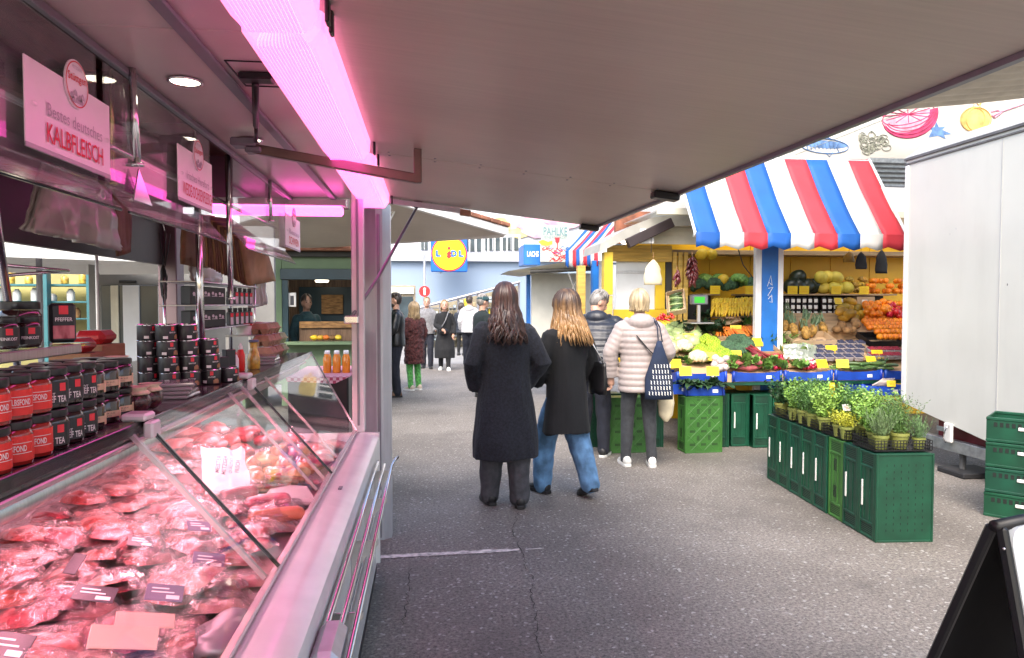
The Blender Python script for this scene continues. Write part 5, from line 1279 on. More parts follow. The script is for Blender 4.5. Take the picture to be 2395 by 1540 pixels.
def leaves_mesh(n,L_,W,seed,spread=1.0,up=.5,curl=.4,droop=.0):
    def f():
        rr=random.Random(seed); m=MB()
        for i in range(n):
            a=rr.uniform(0,6.283); e=rr.uniform(.1,1)*spread; d=Vector((math.cos(a)*e,math.sin(a)*e,up*rr.uniform(.4,1.2))).normalized(); sd=Vector((-math.sin(a),math.cos(a),0)); l=L_*rr.uniform(.7,1.2); w=W*rr.uniform(.7,1.2)
            o=Vector((rr.uniform(-.3,.3)*L_,rr.uniform(-.3,.3)*L_,0)); rows=[]
            for j in range(6):
                t=j/5; c=o+d*l*t+Vector((0,0,-(droop+.1)*l*t*t)); ww=w*math.sin(math.pi*min(1,.12+t*.88))**.8
                ruff=.35*w*math.sin(t*14+i)
                rows.append([c-sd*ww+Vector((0,0,curl*ww+ruff)),c,c+sd*ww+Vector((0,0,curl*ww-ruff))])
            m.loft(rows,False,False)
        return m
    return f
def carrot_mesh(seed):
    def f():
        m=MB(); m.tube([(0,0,0),(0,-.02,.002),(0,-.08,.0),(0,-.15,-.004),(0,-.18,-.006)],[.006,.014,.012,.007,.001],8); return m
    return f
# pale kohlrabi heap
heap('kohlrabi','kohlrabi',lambda k:ballm((.085,.085,.075),.18,k+1),'kohlrabi',1592,800,40,26,22,.075,'pale green kohlrabi bulb in the heap beside the cauliflowers','vegetable','kohlrabi heap')
for i,(x,y) in enumerate(((1563,828),(1598,824),(1632,850),(1556,812))):
    p=bed(x,y); t=T('cauliflower',['cauliflower at the front corner by the pale jacket','large cream cauliflower below the kohlrabi heap','cauliflower lowest down by the garlic','small cauliflower behind the pale jacket'][i],'vegetable',(p.x,p.y,p.z+.05),rng.uniform(0,6),'cauliflowers on the stall')
    link('head',pm('cauli%d'%(i%2),cauli_mesh(i%2,.115),'cauli'),t); link('leaf_collar',pm('collar%d'%(i%2),leaves_mesh(8,.13,.045,i,1,.35,.5),'leaf_green'),t,loc=(0,0,-.05))
for i,(x,y) in enumerate(((1652,812),(1668,818),(1640,835),(1685,842),(1698,848),(1660,842),(1672,832))):
    p=bed(x,y); t=T('romanesco','lime green romanesco head in the middle of the stall','vegetable',(p.x,p.y,p.z+.05),rng.uniform(0,6),'romanesco heads')
    def rom(seed=i%2):
        def f():
            m=MB(); rr=random.Random(seed)
            for k in range(70):
                t_=k/70; th=k*2.39996; rad=.095*t_**.6; c=(rad*math.cos(th),rad*math.sin(th),.10*(1-t_)**.9); s_=.012+.014*t_
                m.lathe([(s_,-s_*.6),(s_*.8,s_*.3),(.001,s_*1.3)],6,c)
            return m
        return f
    link('head',pm('rom%d'%(i%2),rom(),'romanesco'),t); link('leaf_collar',pm('collarr',leaves_mesh(7,.11,.035,40,1,.3,.5),'leaf_green'),t,loc=(0,0,-.04))
for i in range(11):
    x,y=1718+rng.uniform(-24,30),820+rng.uniform(-15,17)
    p=bed(x,y); one('broccoli','broc%d'%(i%2),cauli_mesh(i%2+7,.10),'broccoli',(p.x,p.y,p.z+.045),'dark green broccoli head beside the romanesco','vegetable','broccoli heads')
for i in range(9):
    x,y=1640+rng.uniform(-36,36),770+rng.uniform(-22,22); p=bed(x,y); one('spinach_bunch','spin%d'%(i%3),leaves_mesh(22,.16,.045,i%3+60,1,.7,.3),'leaf_dark',(p.x,p.y,p.z+.02),'dark leafy spinach bunch below the scale','vegetable','dark spinach bunches',(0,0,rng.uniform(0,6)))
# carrots with greens: two fans
for b_,(cx,cy) in enumerate(((1702,786),(1752,784))):
    for i in range(22):
        u=(i%11)/10-.5; p=bed(cx+u*42,cy-4+6*(i//11)); ang=u*.9
        one('carrot','carrot',carrot_mesh(0),'carrot',(p.x,p.y+.08,p.z+.085+.03*(i//11)),'orange carrot in the %s bunch on the stall'%('left','right')[b_],'vegetable','carrot bunch '+('one','two')[b_],(.35,0,ang+rng.uniform(-.12,.12)),1.55)
    p=bed(cx,cy-16); one('carrot_greens','cgreen',leaves_mesh(26,.16,.012,91,1,.8,.2),'leaf_green',(p.x,p.y+.05,p.z+.05),'feathery carrot greens of the %s bunch'%('left','right')[b_],'vegetable',None,(0,0,0))
for i in range(30):
    u=rng.uniform(0,1); a_=bed(1735+rng.uniform(-12,14),806+rng.uniform(-3,3),.05+.002*i); b_=bed(1785+rng.uniform(-8,22),838+rng.uniform(-4,4),.03+.002*i)
    m=MB(); m.tube([a_,a_.lerp(b_,.5)+Vector((0,0,.02)),b_],[.011,.013,.012],6,flat=.6); m.build('rhubarb_stalk','rhubarb',smooth=True,label='long dark red rhubarb stalk in the slanting bundle',cat='vegetable',group='rhubarb bundle')
heap('sweet_potato','swp',lambda k:ballm((.04,.10,.038),.25,k+3),'sweet_potato',1740,858,28,11,15,.036,'pink sweet potato in the front tray','vegetable','sweet potatoes',rot=lambda i:(0,0,rng.uniform(.3,1.6)))
heap('radish','rad',lambda k:ballm((.026,.026,.024),.1,k,8,6),'radish',1812,850,34,15,90,.024,'red radish in the big heap at the front edge','vegetable','radish heap')
heap('radish','rad',lambda k:ballm((.026,.026,.024),.1,k,8,6),'radish',1888,858,22,7,28,.022,'red and white radish in the small heap beside the lettuce','vegetable','small radish heap')
for i in range(16):
    p=bed(1888+rng.uniform(-20,20),856+rng.uniform(-6,6)); one('radish','radw',ballm((.02,.02,.02),.1,4,8,6),'garlic',(p.x,p.y-.01,p.z+.055),'white radish mixed into the small radish heap','vegetable','small white radishes')
heap('garlic','garl',lambda k:ballm((.045,.045,.04),.2,k+20,10,8),'garlic',1688,860,18,9,10,.04,'white garlic bulb in the front tray beside the kale','vegetable','garlic bulbs')
heap('garlic','garl',lambda k:ballm((.045,.045,.04),.2,k+20,10,8),'garlic',1568,856,14,7,7,.04,'white onion by the blue tray at the pale jacket','vegetable','white onions')
for i in range(9):
    q=onz(1646,1058,0)+Vector((rng.uniform(-.17,.17),rng.uniform(-.02,.2),.70+rng.uniform(0,.04))); one('kale_leaves','kale%d'%(i%3),leaves_mesh(12,.15,.045,i%3+30,1,.3,.4,.3),'leaf_dark',q,'dark kale bunch spilling over the blue tray','vegetable','dark kale bunches',(0,0,rng.uniform(0,6)))
for i in range(6):
    p=bed(1818+rng.uniform(-18,16),808+rng.uniform(-10,14)); one('leek_greens','leek%d'%(i%2),leaves_mesh(14,.2,.014,i%2+70,1,.7,.2),'leaf_green',(p.x,p.y,p.z+.03),'leafy leek greens right of the blue post','vegetable','leek greens',(0,0,rng.uniform(0,6)))
M('celery_pale',(.24,.38,.10,1),rough=.4,var=.25)
M('film_white',(.34,.40,.34,1),rough=.25,var=.15,trans=.5,coat=.3)
for i in range(5):
    p=bed(1858+9*i-14,836-4*(i%2)); one('lettuce_head','lett%d'%(i%2),leaves_mesh(18,.15,.045,i%2+80,.7,1.0,.4),'celery_pale',(p.x,p.y,p.z+.01),'pale lettuce head in clear wrapping, %s from the post'%ORD[i],'vegetable','wrapped lettuces',(.25,0,rng.uniform(0,6)))
for i in range(3):
    p=bed(1845+22*i,842); a=MB(); a.add(*crumpled(.17,.2,60+i,.02)); a.build('clear_wrapper','film_white',smooth=True,loc=(p.x,p.y-.05,p.z+.10),rot=(1.0,.1*i,rng.uniform(-.4,.4)),label='clear wrapper round the pale lettuces, %s along'%ORD[i],cat='wrapper')
heap('cucumber','cuke',lambda k:(lambda:MB().tube([(-.11,0,0),(-.09,0,.002),(0,.008,.004),(.09,0,.002),(.11,0,0)],[.006,.018,.02,.018,.006],8)),'zucchini',2040,864,66,5,16,.03,'dark green cucumber along the front edge beside the trailer','vegetable','cucumbers on the front edge',rot=lambda i:(0,0,rng.uniform(-.5,.5)))
heap('pak_choi','pak',lambda k:leaves_mesh(14,.10,.028,k+150,1,.6,.4),'leaf_green',1800,868,90,4,14,.05,'green leafy head along the front edge of the stall','vegetable','leafy heads on the front edge',rot=lambda i:(.4,0,rng.uniform(0,6)))
# blueberry punnets
n_=0
for j in range(4):
    for i in range(5):
        x=1912+i*23+j*2; y=842-j*11; p=bed(x,y,.03); n_+=1
        t=T('berry_punnet','blueberry punnet, %s along row %s from the front'%(ORD[i],('one','two','three','four')[j]),'punnet',p,0,'blueberry punnets'); t.rotation_euler=(.345,0,0)
        m=pm('punnet',lambda:MB().cbox(-.048,.048,-.048,.048,0,.05,.006),'clear_plastic',False); link('tub',m,t)
        def berries():
            b=MB(); r2=random.Random(5)
            for k in range(25): b.ball((-.036+.018*(k%5)+r2.uniform(-.003,.003),-.036+.018*(k//5),.052+r2.uniform(0,.006)),.0105,6,4)
            return b
        link('berries',pm('bberries',berries,'blueberry'),t)
for j in range(2):
    for i in range(4):
        x=2040+i*19-j*3; y=838-j*13; p=bed(x,y,.03)
        t=T('berry_punnet','raspberry punnet, %s along the %s row'%(ORD[i],('front','rear')[j]),'punnet',p,0,'raspberry punnets'); t.rotation_euler=(.345,0,0)
        link('tub',PM['punnet'],t); link('berries',pm('rberries',berries,'raspberry'),t)
def open_box(pc,w,d,h,label,rot=(0,0,0),mt='cardboard_pale'):
    t=T('cardboard_tray',label,'tray',pc); t.rotation_euler=rot
    m=MB(); m.box(-w/2,w/2,-d/2,d/2,0,.005); m.build('floor_panel',mt,t)
    for (x0,x1,y0,y1) in ((-w/2,w/2,-d/2,-d/2+.005),(-w/2,w/2,d/2-.005,d/2),(-w/2,-w/2+.005,-d/2+.005,d/2-.005),(w/2-.005,w/2,-d/2+.005,d/2-.005)):
        m=MB(); m.box(x0,x1,y0,y1,.0055,h); m.build('side_panel',mt,t)
    return t
open_box(bed(1965,825,.0),.74,.46,.06,'wide cardboard tray under the blueberries',(.345,0,0))
open_box(bed(2070,825,.0),.50,.42,.075,'cardboard tray under the raspberries',(.345,0,0))
heap('green_bean','bean',lambda k:(lambda:MB().tube([(-.06,0,0),(0,.006,.004),(.06,0,0)],[.003,.006,.002],5)),'leaf_green',1985,862,60,5,60,.014,'green bean pod scattered along the front tray','vegetable','green beans',rot=lambda i:(0,0,rng.uniform(0,3)))
for i,(x,y,w,d,lab) in enumerate(((1592,806,.56,.40,'under the kohlrabi'),(1662,826,.44,.40,'under the romanesco'),(1728,822,.42,.40,'under the broccoli'),(1728,786,.80,.30,'under the carrots'),(1812,846,.56,.34,'under the radishes'),(1862,830,.42,.40,'under the wrapped lettuces'))):
    open_box(bed(x,y,.004),w,d,.055,'shallow wooden crate '+lab,(.345,0,0),'wood_crate')
# loose leaf greens filling the gaps of the bed
occ=[(1592,800,46,28),(1598,826,60,14),(1668,828,36,24),(1722,822,34,22),(1702,786,26,14),(1752,784,26,14),(1765,824,40,20),(1740,858,32,12),(1812,850,38,16),(1860,838,36,16),(1965,826,60,30),(2070,826,50,28)]
gk=0
for gy in range(12):
    for gx in range(34):
        x,y=1548+gx*17+rng.uniform(-6,6),764+gy*8+rng.uniform(-3,3)
        if any(abs(x-a)<w and abs(y-b)<h for a,b,w,h in occ) or x>2110: continue
        if x>1815 and y<800: continue
        if rng.random()<.45: continue
        p=bed(x,y); gk+=1; kk_=rng.randrange(3)
        one('leaf_bunch','fillg%d'%kk_,leaves_mesh(16,.10,.024,kk_+120,1,.5,.35),('leaf_dark','leaf_green','leaf_dark')[kk_],(p.x,p.y,p.z),'loose bunch of green leaves between the vegetable heaps','vegetable','loose leaf bunches',(.3,0,rng.uniform(0,6)))
# upper tier: pineapples, mangoes, oranges ...
def tier2(px,py,l=0): return bed(px,py,.09+l)
m=MB(); m.prism([(bp1.x+.1,8.35,bedz(8.35)-.029),(bp1.x+.1,9.0,bedz(9.0)-.029),(bp1.x+.1,9.0,bedz(9.0)+.06),(bp1.x+.1,8.35,bedz(8.35)+.06)],(2.6,0,0)); m.build('second_tier','wood_crate',vg)
for i,(x,y) in enumerate(((1836,775),(1856,782),(1878,772),(1900,786),(1845,752),(1925,780),(1885,790))):
    p=tier2(x,y); t=T('pineapple','pineapple lying among the others, %s from the blue post'%ORD[i],'fruit',(p.x,p.y,p.z+.06),rng.uniform(0,6),'pineapples on the stall'); t.rotation_euler=(rng.uniform(-.5,.3),rng.uniform(-.4,.4),rng.uniform(0,6))
    link('fruit_body',pm('pineb',lambda:MB().ball((0,0,0),(.055,.055,.085),14,10),'pineapple'),t); link('leaf_crown',pm('pinel',leaves_mesh(18,.15,.008,33,.5,1.2,.3),'pine_leaf'),t,loc=(0,0,.075))
heap('mango','mango',lambda k:ballm((.06,.085,.055),.1,k),'mango',1988,742,32,16,16,.06,'olive yellow mango in the heap beside the oranges','fruit','mango heap',plane=tier2)
heap('coconut','coco',lambda k:ballm((.055,.055,.05),.12,k),'coconut',1978,776,30,8,7,.05,'brown coconut below the mangoes','fruit','coconuts',plane=tier2)
# oranges in a sloping pyramid
k=0
for j in range(9):
    for i in range(10):
        x=2022+i*12+(6 if j%2 else 0); y=792-j*9.5
        if x<2016+max(0,(3-j))*14 or x>2128: continue
        p=tier2(x,y,.05); one('orange','orng',ballm((.042,.042,.04),.03,2,14,10),'orange_fruit',(p.x,p.y+.0,p.z+.02+.05*math.sin(j*.9)*.3),'orange in the big sloping pile beside the white trailer','fruit','pile of oranges')
heap('orange','orng2',lambda k:ballm((.046,.046,.044),.03,2),'orange_fruit',2055,728,34,14,26,.042,'orange in the upper heap before the jam jars','fruit','upper heap of oranges',plane=lambda x,y,l=0:bed(x,y,.19))
heap('pomegranate','pome',lambda k:ballm((.045,.045,.043),.06,k),'tomato',2095,738,22,10,12,.042,'red pomegranate behind the orange pile','fruit','pomegranates',plane=lambda x,y,l=0:bed(x,y,.17))
open_box(bed(1890,800,.05),.55,.30,.08,'white cardboard tray holding pineapples',(.345,0,0))
open_box(bed(2070,800,.05),.60,.30,.07,'black tray edge holding the orange pile',(.345,0,0),'crate_black')
# bananas, scale, tilted crates left of the post
def banana_mesh(seed):
    def f():
        m=MB(); m.tube([(0,-.09,.0),(0,-.05,.03),(0,0,.042),(0,.05,.03),(0,.09,0)],[.005,.016,.018,.016,.005],7); return m
    return f
def shelf_left(px,py,l=0): return ony(px,py,8.75)
hshelf(3.75,bp0.x-.03,8.55,9.0,1.44,'banana_shelf')
k=0
for j in range(3):
    for i in range(15):
        x=1670+i*6.4; y=732-j*11-(0 if i<10 else 2); p=ony(x,y,8.62+.1*j)
        one('banana','ban',banana_mesh(0),'banana',(p.x,p.y,p.z),'yellow banana in the fanned rows above the carrots','fruit','rows of bananas',(.5,0,rng.uniform(-.2,.2)-.6),1.15)
sp=ony(1635,712,8.3); t=T('market_scale','market scale with green lit display on a stand','scale',(sp.x,sp.y,sp.z-.0))
m=MB(); m.cbox(-.105,.105,-.03,.05,-.005,.115,.01); m.build('display_housing','aluminium_dark',t)
M('lcd_green',(.03,.25,.03,1),rough=.3,var=0,emis=(.04,.42,.03,1),es=.35)
m=MB(); m.box(-.07,.06,-.0325,-.0305,.015,.09); m.build('screen','lcd_green',t)
m=MB(); m.cbox(-.02,.02,0,.03,-.22,-.0055,.004); m.build('stand_column','steel_brushed',t); m=MB(); m.cbox(-.15,.15,-.12,.14,-.24,-.221,.006); m.build('weighing_plate','steel_brushed',t)
def tilted_box(px,py,Y,w,d,h,rot,label,mt):
    p=ony(px,py,Y); return open_box(p,w,d,h,label,rot,mt)
b1=tilted_box(1583,712,8.25,.22,.34,.07,(R(48),R(-12),R(-28)),'tilted cardboard box of zucchini beside the yellow window','cardboard_pale')
for i in range(9):
    a=MB(); a.tube([(-.08,0,0),(0,.008,0),(.08,0,0)],[.012,.018,.012],8); o=a.build('zucchini','zucchini' if i%3 else 'kohlrabi',smooth=True,label='zucchini lying in the tilted cardboard box',cat='vegetable',group='zucchini in the tilted box'); o.matrix_world=b1.matrix_basis@Matrix.Translation((0,-.13+.033*i,.03))@Matrix.Rotation(rng.uniform(-.3,.3),4,'Z')
for i in range(16):
    p=ony(1556+rng.uniform(-18,18),744+rng.uniform(-8,6),8.05); one('red_pepper','pep',lambda:MB().tube([(-.05,0,0),(0,.005,.01),(.06,0,0)],[.012,.014,.003],7),'carrot' if i%3 else 'tomato',p,'orange red pointed pepper behind the pale jacket','vegetable','pointed peppers',(0,0,rng.uniform(0,3)))
b2=tilted_box(1617,768,8.35,.12,.22,.04,(R(40),0,R(-40)),'small tilted wooden box below the scale','cardboard_pale')
b3=tilted_box(1706,752,8.62,.24,.13,.06,(R(55),R(-18),R(5)),'pale printed cardboard box below the bananas','cardboard_pale')
heap('yellow_pepper','ypep',lambda k:ballm((.045,.045,.05),.2,k+9),'lemon',1562,772,18,10,9,.045,'yellow pepper behind the pale jacket','vegetable','yellow peppers')
# shelves: savoy, melons, jars
def sh(px,py,l=0): p=ony(px,py,9.2); return Vector((p.x,9.2+rng.uniform(-.12,.1),1.742))
for i,x in enumerate((1640,1655,1668,1684,1704,1722,1752)):
    p=sh(x,680); one('savoy_cabbage','cab%d'%(i%2),cauli_mesh(i%2+3,.13),'broccoli' if i in(0,2,4) else 'leaf_green',(p.x,p.y,p.z+.11+.05*(i%2)),'dark savoy or broccoli head, %s along the left upper shelf'%ORD[i],'vegetable','heads on the left upper shelf')
for i,(x,z) in enumerate(((1690,.16),(1664,.50),(1640,.50))):
    p=ony(x,680,9.15); one('quince','quince',ballm((.09,.075,.07),.1,5),'lemon',(p.x,9.15,1.742+z+.03),['yellow fruit between the cabbages on the upper shelf','yellow fruit on the top shelf under the awning','second yellow fruit half behind the awning edge'][i],'fruit')
for i,(x,z) in enumerate(((1850,.0),(1870,.12),(1885,.0),(1905,.0),(1868,.0))):
    p=ony(x,680,9.2); one('watermelon','wmel',ballm((.13,.115,.105),.03,5,16,12),'melon_dark',(p.x,9.2+.06*(i%2),1.742+.105+z),'dark watermelon, %s in the group behind the price cards'%ORD[i],'fruit','dark watermelons')
for i,(x,z) in enumerate(((1915,.14),(1925,.0),(1945,.0),(1962,.0),(1950,.14),(1935,.15),(1975,.0))):
    p=ony(x,680,9.2); one('honey_melon','hmel',ballm((.10,.09,.085),.03,5,16,12),'melon_yellow',(p.x,9.15+.05*(i%2),1.742+.085+z),'yellow melon, %s in the group right of the watermelons'%ORD[i],'fruit','yellow melons')
for i in range(26):
    x=2030+rng.uniform(0,88); p=ony(x,676,9.15); one('onion','onion',ballm((.04,.04,.038),.08,4,10,8),rng.choice(('mango','coconut','orange_fruit')),(p.x,9.15+rng.uniform(-.1,.1),1.742+.04+.07*(i%3)),'brown onion in the loose heap on the right upper shelf','vegetable','onions on the upper shelf')
for i in range(10):
    p=ony(1985+rng.uniform(0,34),670,9.15); one('grape_bunch','grape',cauli_mesh(9,.06),rng.choice(('mango','leaf_green')),(p.x,9.15,1.742+.05+.07*(i%3)),'netted fruit bunch beside the yellow melons','fruit','netted bunches')
# jam jars
def jm_body(): return MB().lathe([(.028,0),(.033,.004),(.033,.062),(.028,.07)],12)
def jm_lid(): return MB().lathe([(.030,.0705),(.031,.072),(.031,.083),(.028,.084)],12)
def jm_lab(): return MB().box(-.025,.025,-.0345,-.0335,.010,.060)
jb,jl,jx=pm('jamb',jm_body,'jar_glass_dark'),pm('jaml',jm_lid,'lid_black'),pm('jamx',jm_lab,'label_white',False)
j2=MB(); j2.lathe([(.028,0),(.033,.004),(.033,.062),(.028,.07)],12); jh=j2.mesh('honey','mustard',True)
for row in range(3):
    for i in range(13):
        x=4.735+i*.082+(.04 if i>6 else 0); hon=i>9
        t=T('jam_jar','%s jam jar with white label, %s along the %s row'%('golden' if hon else 'dark',ORD[i],('bottom','middle','top')[row]),'jar',(x,9.05,1.442+.0855*row),0,'jam jars on the stall shelf')
        link('glass_body',jh if hon else jb,t); link('lid',jl,t); link('paper_label',jx,t)
t=carton((5.95,9.1,1.442),(.26,.18,.26),0,'brown cardboard box at the end of the jam jar shelf','cardboard_pale'); m=MB(); m.box(-.06,.02,-.092,-.0905,.15,.22); m.build('paper_label','paper_white',t)
# price cards
PC=[(1609,790,'bed','on the kohlrabi heap'),(1719,770,'bed','behind the carrots, tilted'),(1770,800,'bed','between carrots and rhubarb'),(1658,833,'bed','on the romanesco'),(1718,830,'bed','large one on the broccoli'),(1580,850,'bed','behind the white onions'),(1602,868,'bed','lying at the blue tray'),(1842,820,'bed','pale one on the lettuce'),(1922,850,'bed','before the blueberries'),(1968,850,'bed','long one on the green beans'),(2038,842,'bed','big tilted one before the raspberries'),(1942,818,'bed','on the rear blueberries'),(2050,828,'bed','between the raspberry punnets'),(1665,868,'bed','small one beside the garlic')]
for i,(x,y,pl,w_) in enumerate(PC):
    p=bed(x,y,.09); card((p.x,p.y-.03,p.z-.05),.135,.10,'yellow handwritten price card '+w_,rng.uniform(-.25,.25),rng.uniform(.15,.5))
for i,(x,w_) in enumerate(((1672,'under the savoy heads'),(1754,'at the end of the left upper shelf'),(1853,'ochre one before the watermelons'),(1880,'bright one before the watermelons'),(1955,'before the yellow melons'),(2020,'before the netted bunches'))):
    p=ony(x,690,8.99); card((p.x,8.985,1.735),.14,.11,'yellow shelf price card '+w_,0,-.05)
p=tier2(1962,712,.1); card((p.x,p.y,p.z),.12,.09,'yellow price card on the mango heap',.2,.3)
p=ony(2085,905,7.12); card((p.x,p.y,p.z),.09,.07,'yellow card on the spring onions in the low blue tray',-.3,.3)
for i in range(8):
    p=Vector((4.88+.02*i,7.25,.70)); a=MB(); a.tube([p,p+Vector((.06,-.02,.04)),p+Vector((.12,-.01,.08))],[.012,.009,.005],6); a.build('spring_onion','garlic',smooth=True,label='white spring onion leaning in the low blue tray',cat='vegetable',group='spring onions')
# hanging things: chilli strings, cotton bag, black bags
M('chilli',(.085,.006,.008,1),rough=.35,var=.4,rnd=.2,coat=.3)
for s_,(x,y0,y1,n,w) in enumerate(((1619,600,664,70,.075),(1583,632,666,26,.045))):
    t=T('chilli_string',['thick string of dark red dried chillies by the yellow boards','thinner string of dried onions by the window frame'][s_],'chilli string',(0,0,0)); a=ony(x,y0,7.95); b=ony(x,y1,7.95)
    m=MB(); m.tube([a+Vector((0,0,.05)),b],.004,6); m.build('cord','kraft_paper',t)
    m=MB()
    for i in range(n):
        u=i/n; p=a.lerp(b,u); an=rng.uniform(0,6.283); d=Vector((math.cos(an),math.sin(an)*.8,-.8)); ww=w*(.6+.6*math.sin(math.pi*min(1,u*1.2+.1)))
        m.tube([p,p+d*ww*.6,p+d*ww+Vector((0,0,-.02))],[.008,.014,.003],6)
    o=m.build('chillies','chilli',t,smooth=True); o['kind']='stuff'
M('cotton',(.60,.53,.36,1),rough=.85,var=.12,scale=8,bump=.3,bscale=30)
def hang_bag(px,py0,py1,wpx,Y,mt,label,name='hanging_bag',seed=1):
    t=T(name,label,'bag',(0,0,0)); a=ony(px,py0,Y); b=ony(px,py1,Y); w=(ony(px+wpx,py1,Y)-b).x; H_=a.z-b.z; rings=[]
    for j in range(9):
        v=j/8; ww=w*(.10+.60*min(1,(v*3)**.7)+.30*v) ; rings.append([])
        for i in range(14):
            an=2*math.pi*i/14; nz_=1+.26*noise.noise(Vector((math.cos(an)*1.5+seed,math.sin(an)*1.5,v*3.5))); rings[-1].append((a.x+ww*math.cos(an)*nz_,Y+ww*.22*math.sin(an)*nz_,a.z-H_*v))
    m=MB(); m.loft(rings); m.build('bag_body',mt,t,smooth=True)
    m=MB(); m.tube([(a.x,Y,a.z-.01),(a.x,Y,a.z+.09)],.003,6); m.build('string','kraft_paper',t); return t
hang_bag(1528,608,667,22,8.2,'cotton','cream cotton bag hanging before the yellow window')
hang_bag(1986,590,614,14,8.3,'mango','small brown net bag hanging under the awning')
hang_bag(2014,590,630,14,8.2,'black_rubber','black gloves-like bag hanging in the middle under the awning',seed=4)
hang_bag(2062,584,640,14,8.2,'black_rubber','black plastic bag hanging by the white trailer',seed=7)
m=MB(); m.tube([ony(1724,575,8.2),ony(1738,620,8.2),ony(1770,662,8.2),ony(1785,682,8.1)],.006,6); m.build('power_cable','black_rubber',smooth=True,label='black cable sagging in front of the cabbages',cat='cable')
# ------------------------------------------------------------------ yellow booth left of the stall
bo=T('yellow_booth','yellow sales booth with white window, slatted boards and grey eave','booth',(0,0,0))
YW=8.9
def pw(x,y,Y=YW): return ony(x,y,Y)
def rect(name,x0,y0,x1,y1,Y,mt,th=.04,parent=None,b=.004):
    a,c=ony(x0,y1,Y),ony(x1,y0,Y); m=MB(); m.cbox(a.x,c.x,Y,Y+th,a.z,c.z,b); return m.build(name,mt,parent or bo)
M('window_white',(.66,.70,.74,1),rough=.25,var=.04)
rect('window_pane',1441,612,1532,725,YW+.03,'window_white',.02)
rect('window_sill',1436,724,1560,752,YW,'yellow_paint',.05)
rect('window_rail',1441,634,1532,640,YW+.022,'aluminium',.006)
rect('side_frame',1533,612,1556,724,YW,'yellow_paint',.05); rect('dark_gap',1556,612,1572,735,YW+.02,'stall_dark',.02)
rect('lower_panel',1436,752,1572,860,YW,'yellow_paint',.05)
for i in range(5): rect('slat',1420,575+7.6*i,1572,581.6+7.6*i,YW-.02+.004*(i%2),'yellow_wood',.02)
for i in range(3): rect('board',1573+13*i,590,1584+13*i,760,YW-.01,'yellow_wood',.03)
rect('yellow_post',1413,590,1434,690,8.5,'yellow_paint',.14); rect('post_lower',1414,692,1433,860,8.5,'yellow_wood',.13)
# eave + gable
e0,e1,e2=ony(1404,585,8.2),ony(1530,520,8.2),ony(1640,512,8.2)
m=MB(); m.prism([ony(1402,590,8.4),ony(1405,570,8.4),ony(1470,532,8.4),ony(1530,508,8.4),ony(1640,500,8.4),ony(1640,528,8.4),ony(1535,530,8.4),ony(1475,555,8.4)],(0,.9,0)); m.build('eave','eave_metal',bo)
for i in range(4): rect('siding_board',1525,532+10*i,1640,541.2+10*i,8.6,'cream_board',.03)
m=MB(); a=ony(1466,552,8.35); m.cbox(0,.62,-.05,.05,-.12,.0,.008,frame_mx(ony(1462,560,8.36),ony(1508,538,8.36)-ony(1462,560,8.36),ez=(0,0,1))); m.build('heater_box','dark_panel',bo)
rect('fuse_box',1498,536,1530,570,8.38,'white_lacquer',.08)
lm=ony(1463,566,8.5); m=MB(); m.ball(lm,(.06,.06,.03),12,8); m.build('round_lamp','downlight_face',bo,smooth=True)
rect('gable_sheet',1524,440,1640,505,8.75,'awning_white',.03)
M('rust_brick',(.24,.09,.05,1),rough=.8,var=.4,scale=7)
rect('brick_gable',1440,495,1523,570,9.6,'rust_brick',.1)
m=MB(); p=ony(1523,592,8.1); q=ony(1523,560,8.4); m.tube([p,(p.x,p.y,p.z+.18)],.004,6); m.build('bag_hook','black_plastic',bo)
# ------------------------------------------------------------------ second striped awning, posts and white stall beyond
ws=T('white_stall','white stall with pale flat canopy and small striped awning beyond the booth','stall',(0,0,0))
f0,f1=ony(1322,588,10.6),ony(1398,582,10.2); r0,r1=ony(1398,500,11.6),ony(1476,480,11.0)
awning(ws,f0,f1,r0,r1,9,.24,['awning_blue','awning_white','awning_red'])
def box_px(par,name,x0,y0,x1,y1,Y,mt,th=.1): return rect(name,x0,y0,x1,y1,Y,mt,th,par)
box_px(ws,'wooden_post',1351,622,1370,860,10.0,'yellow_wood',.12); box_px(ws,'blue_post',1385,610,1401,860,10.2,'blue_paint',.12); box_px(ws,'blue_edge_post',1232,640,1241,840,12.0,'blue_paint',.1)
M('stall_cream',(.60,.60,.54,1),rough=.6,var=.05)
box_px(ws,'white_panel',1243,640,1440,860,12.0,'stall_cream',.05); box_px(ws,'white_panel',1400,620,1446,860,10.8,'window_white',.04)
m=MB(); m.prism([ony(1190,634,11.4),ony(1330,612,11.0),ony(1420,610,11.0),ony(1420,622,11.0),ony(1240,640,11.4)],(0,1.4,0)); m.build('flat_canopy','cream_board',ws)
m=MB(); m.tube([ony(1240,636,11.3),ony(1420,628,11.0)],.03,8); m.build('dark_beam','stall_dark',ws)
m=MB(); m.tube([ony(1330,640,10.9),ony(1352,700,10.9)],.015,6); m.tube([ony(1352,650,10.9),ony(1332,690,10.9)],.008,6); m.build('brace','eave_metal',ws)
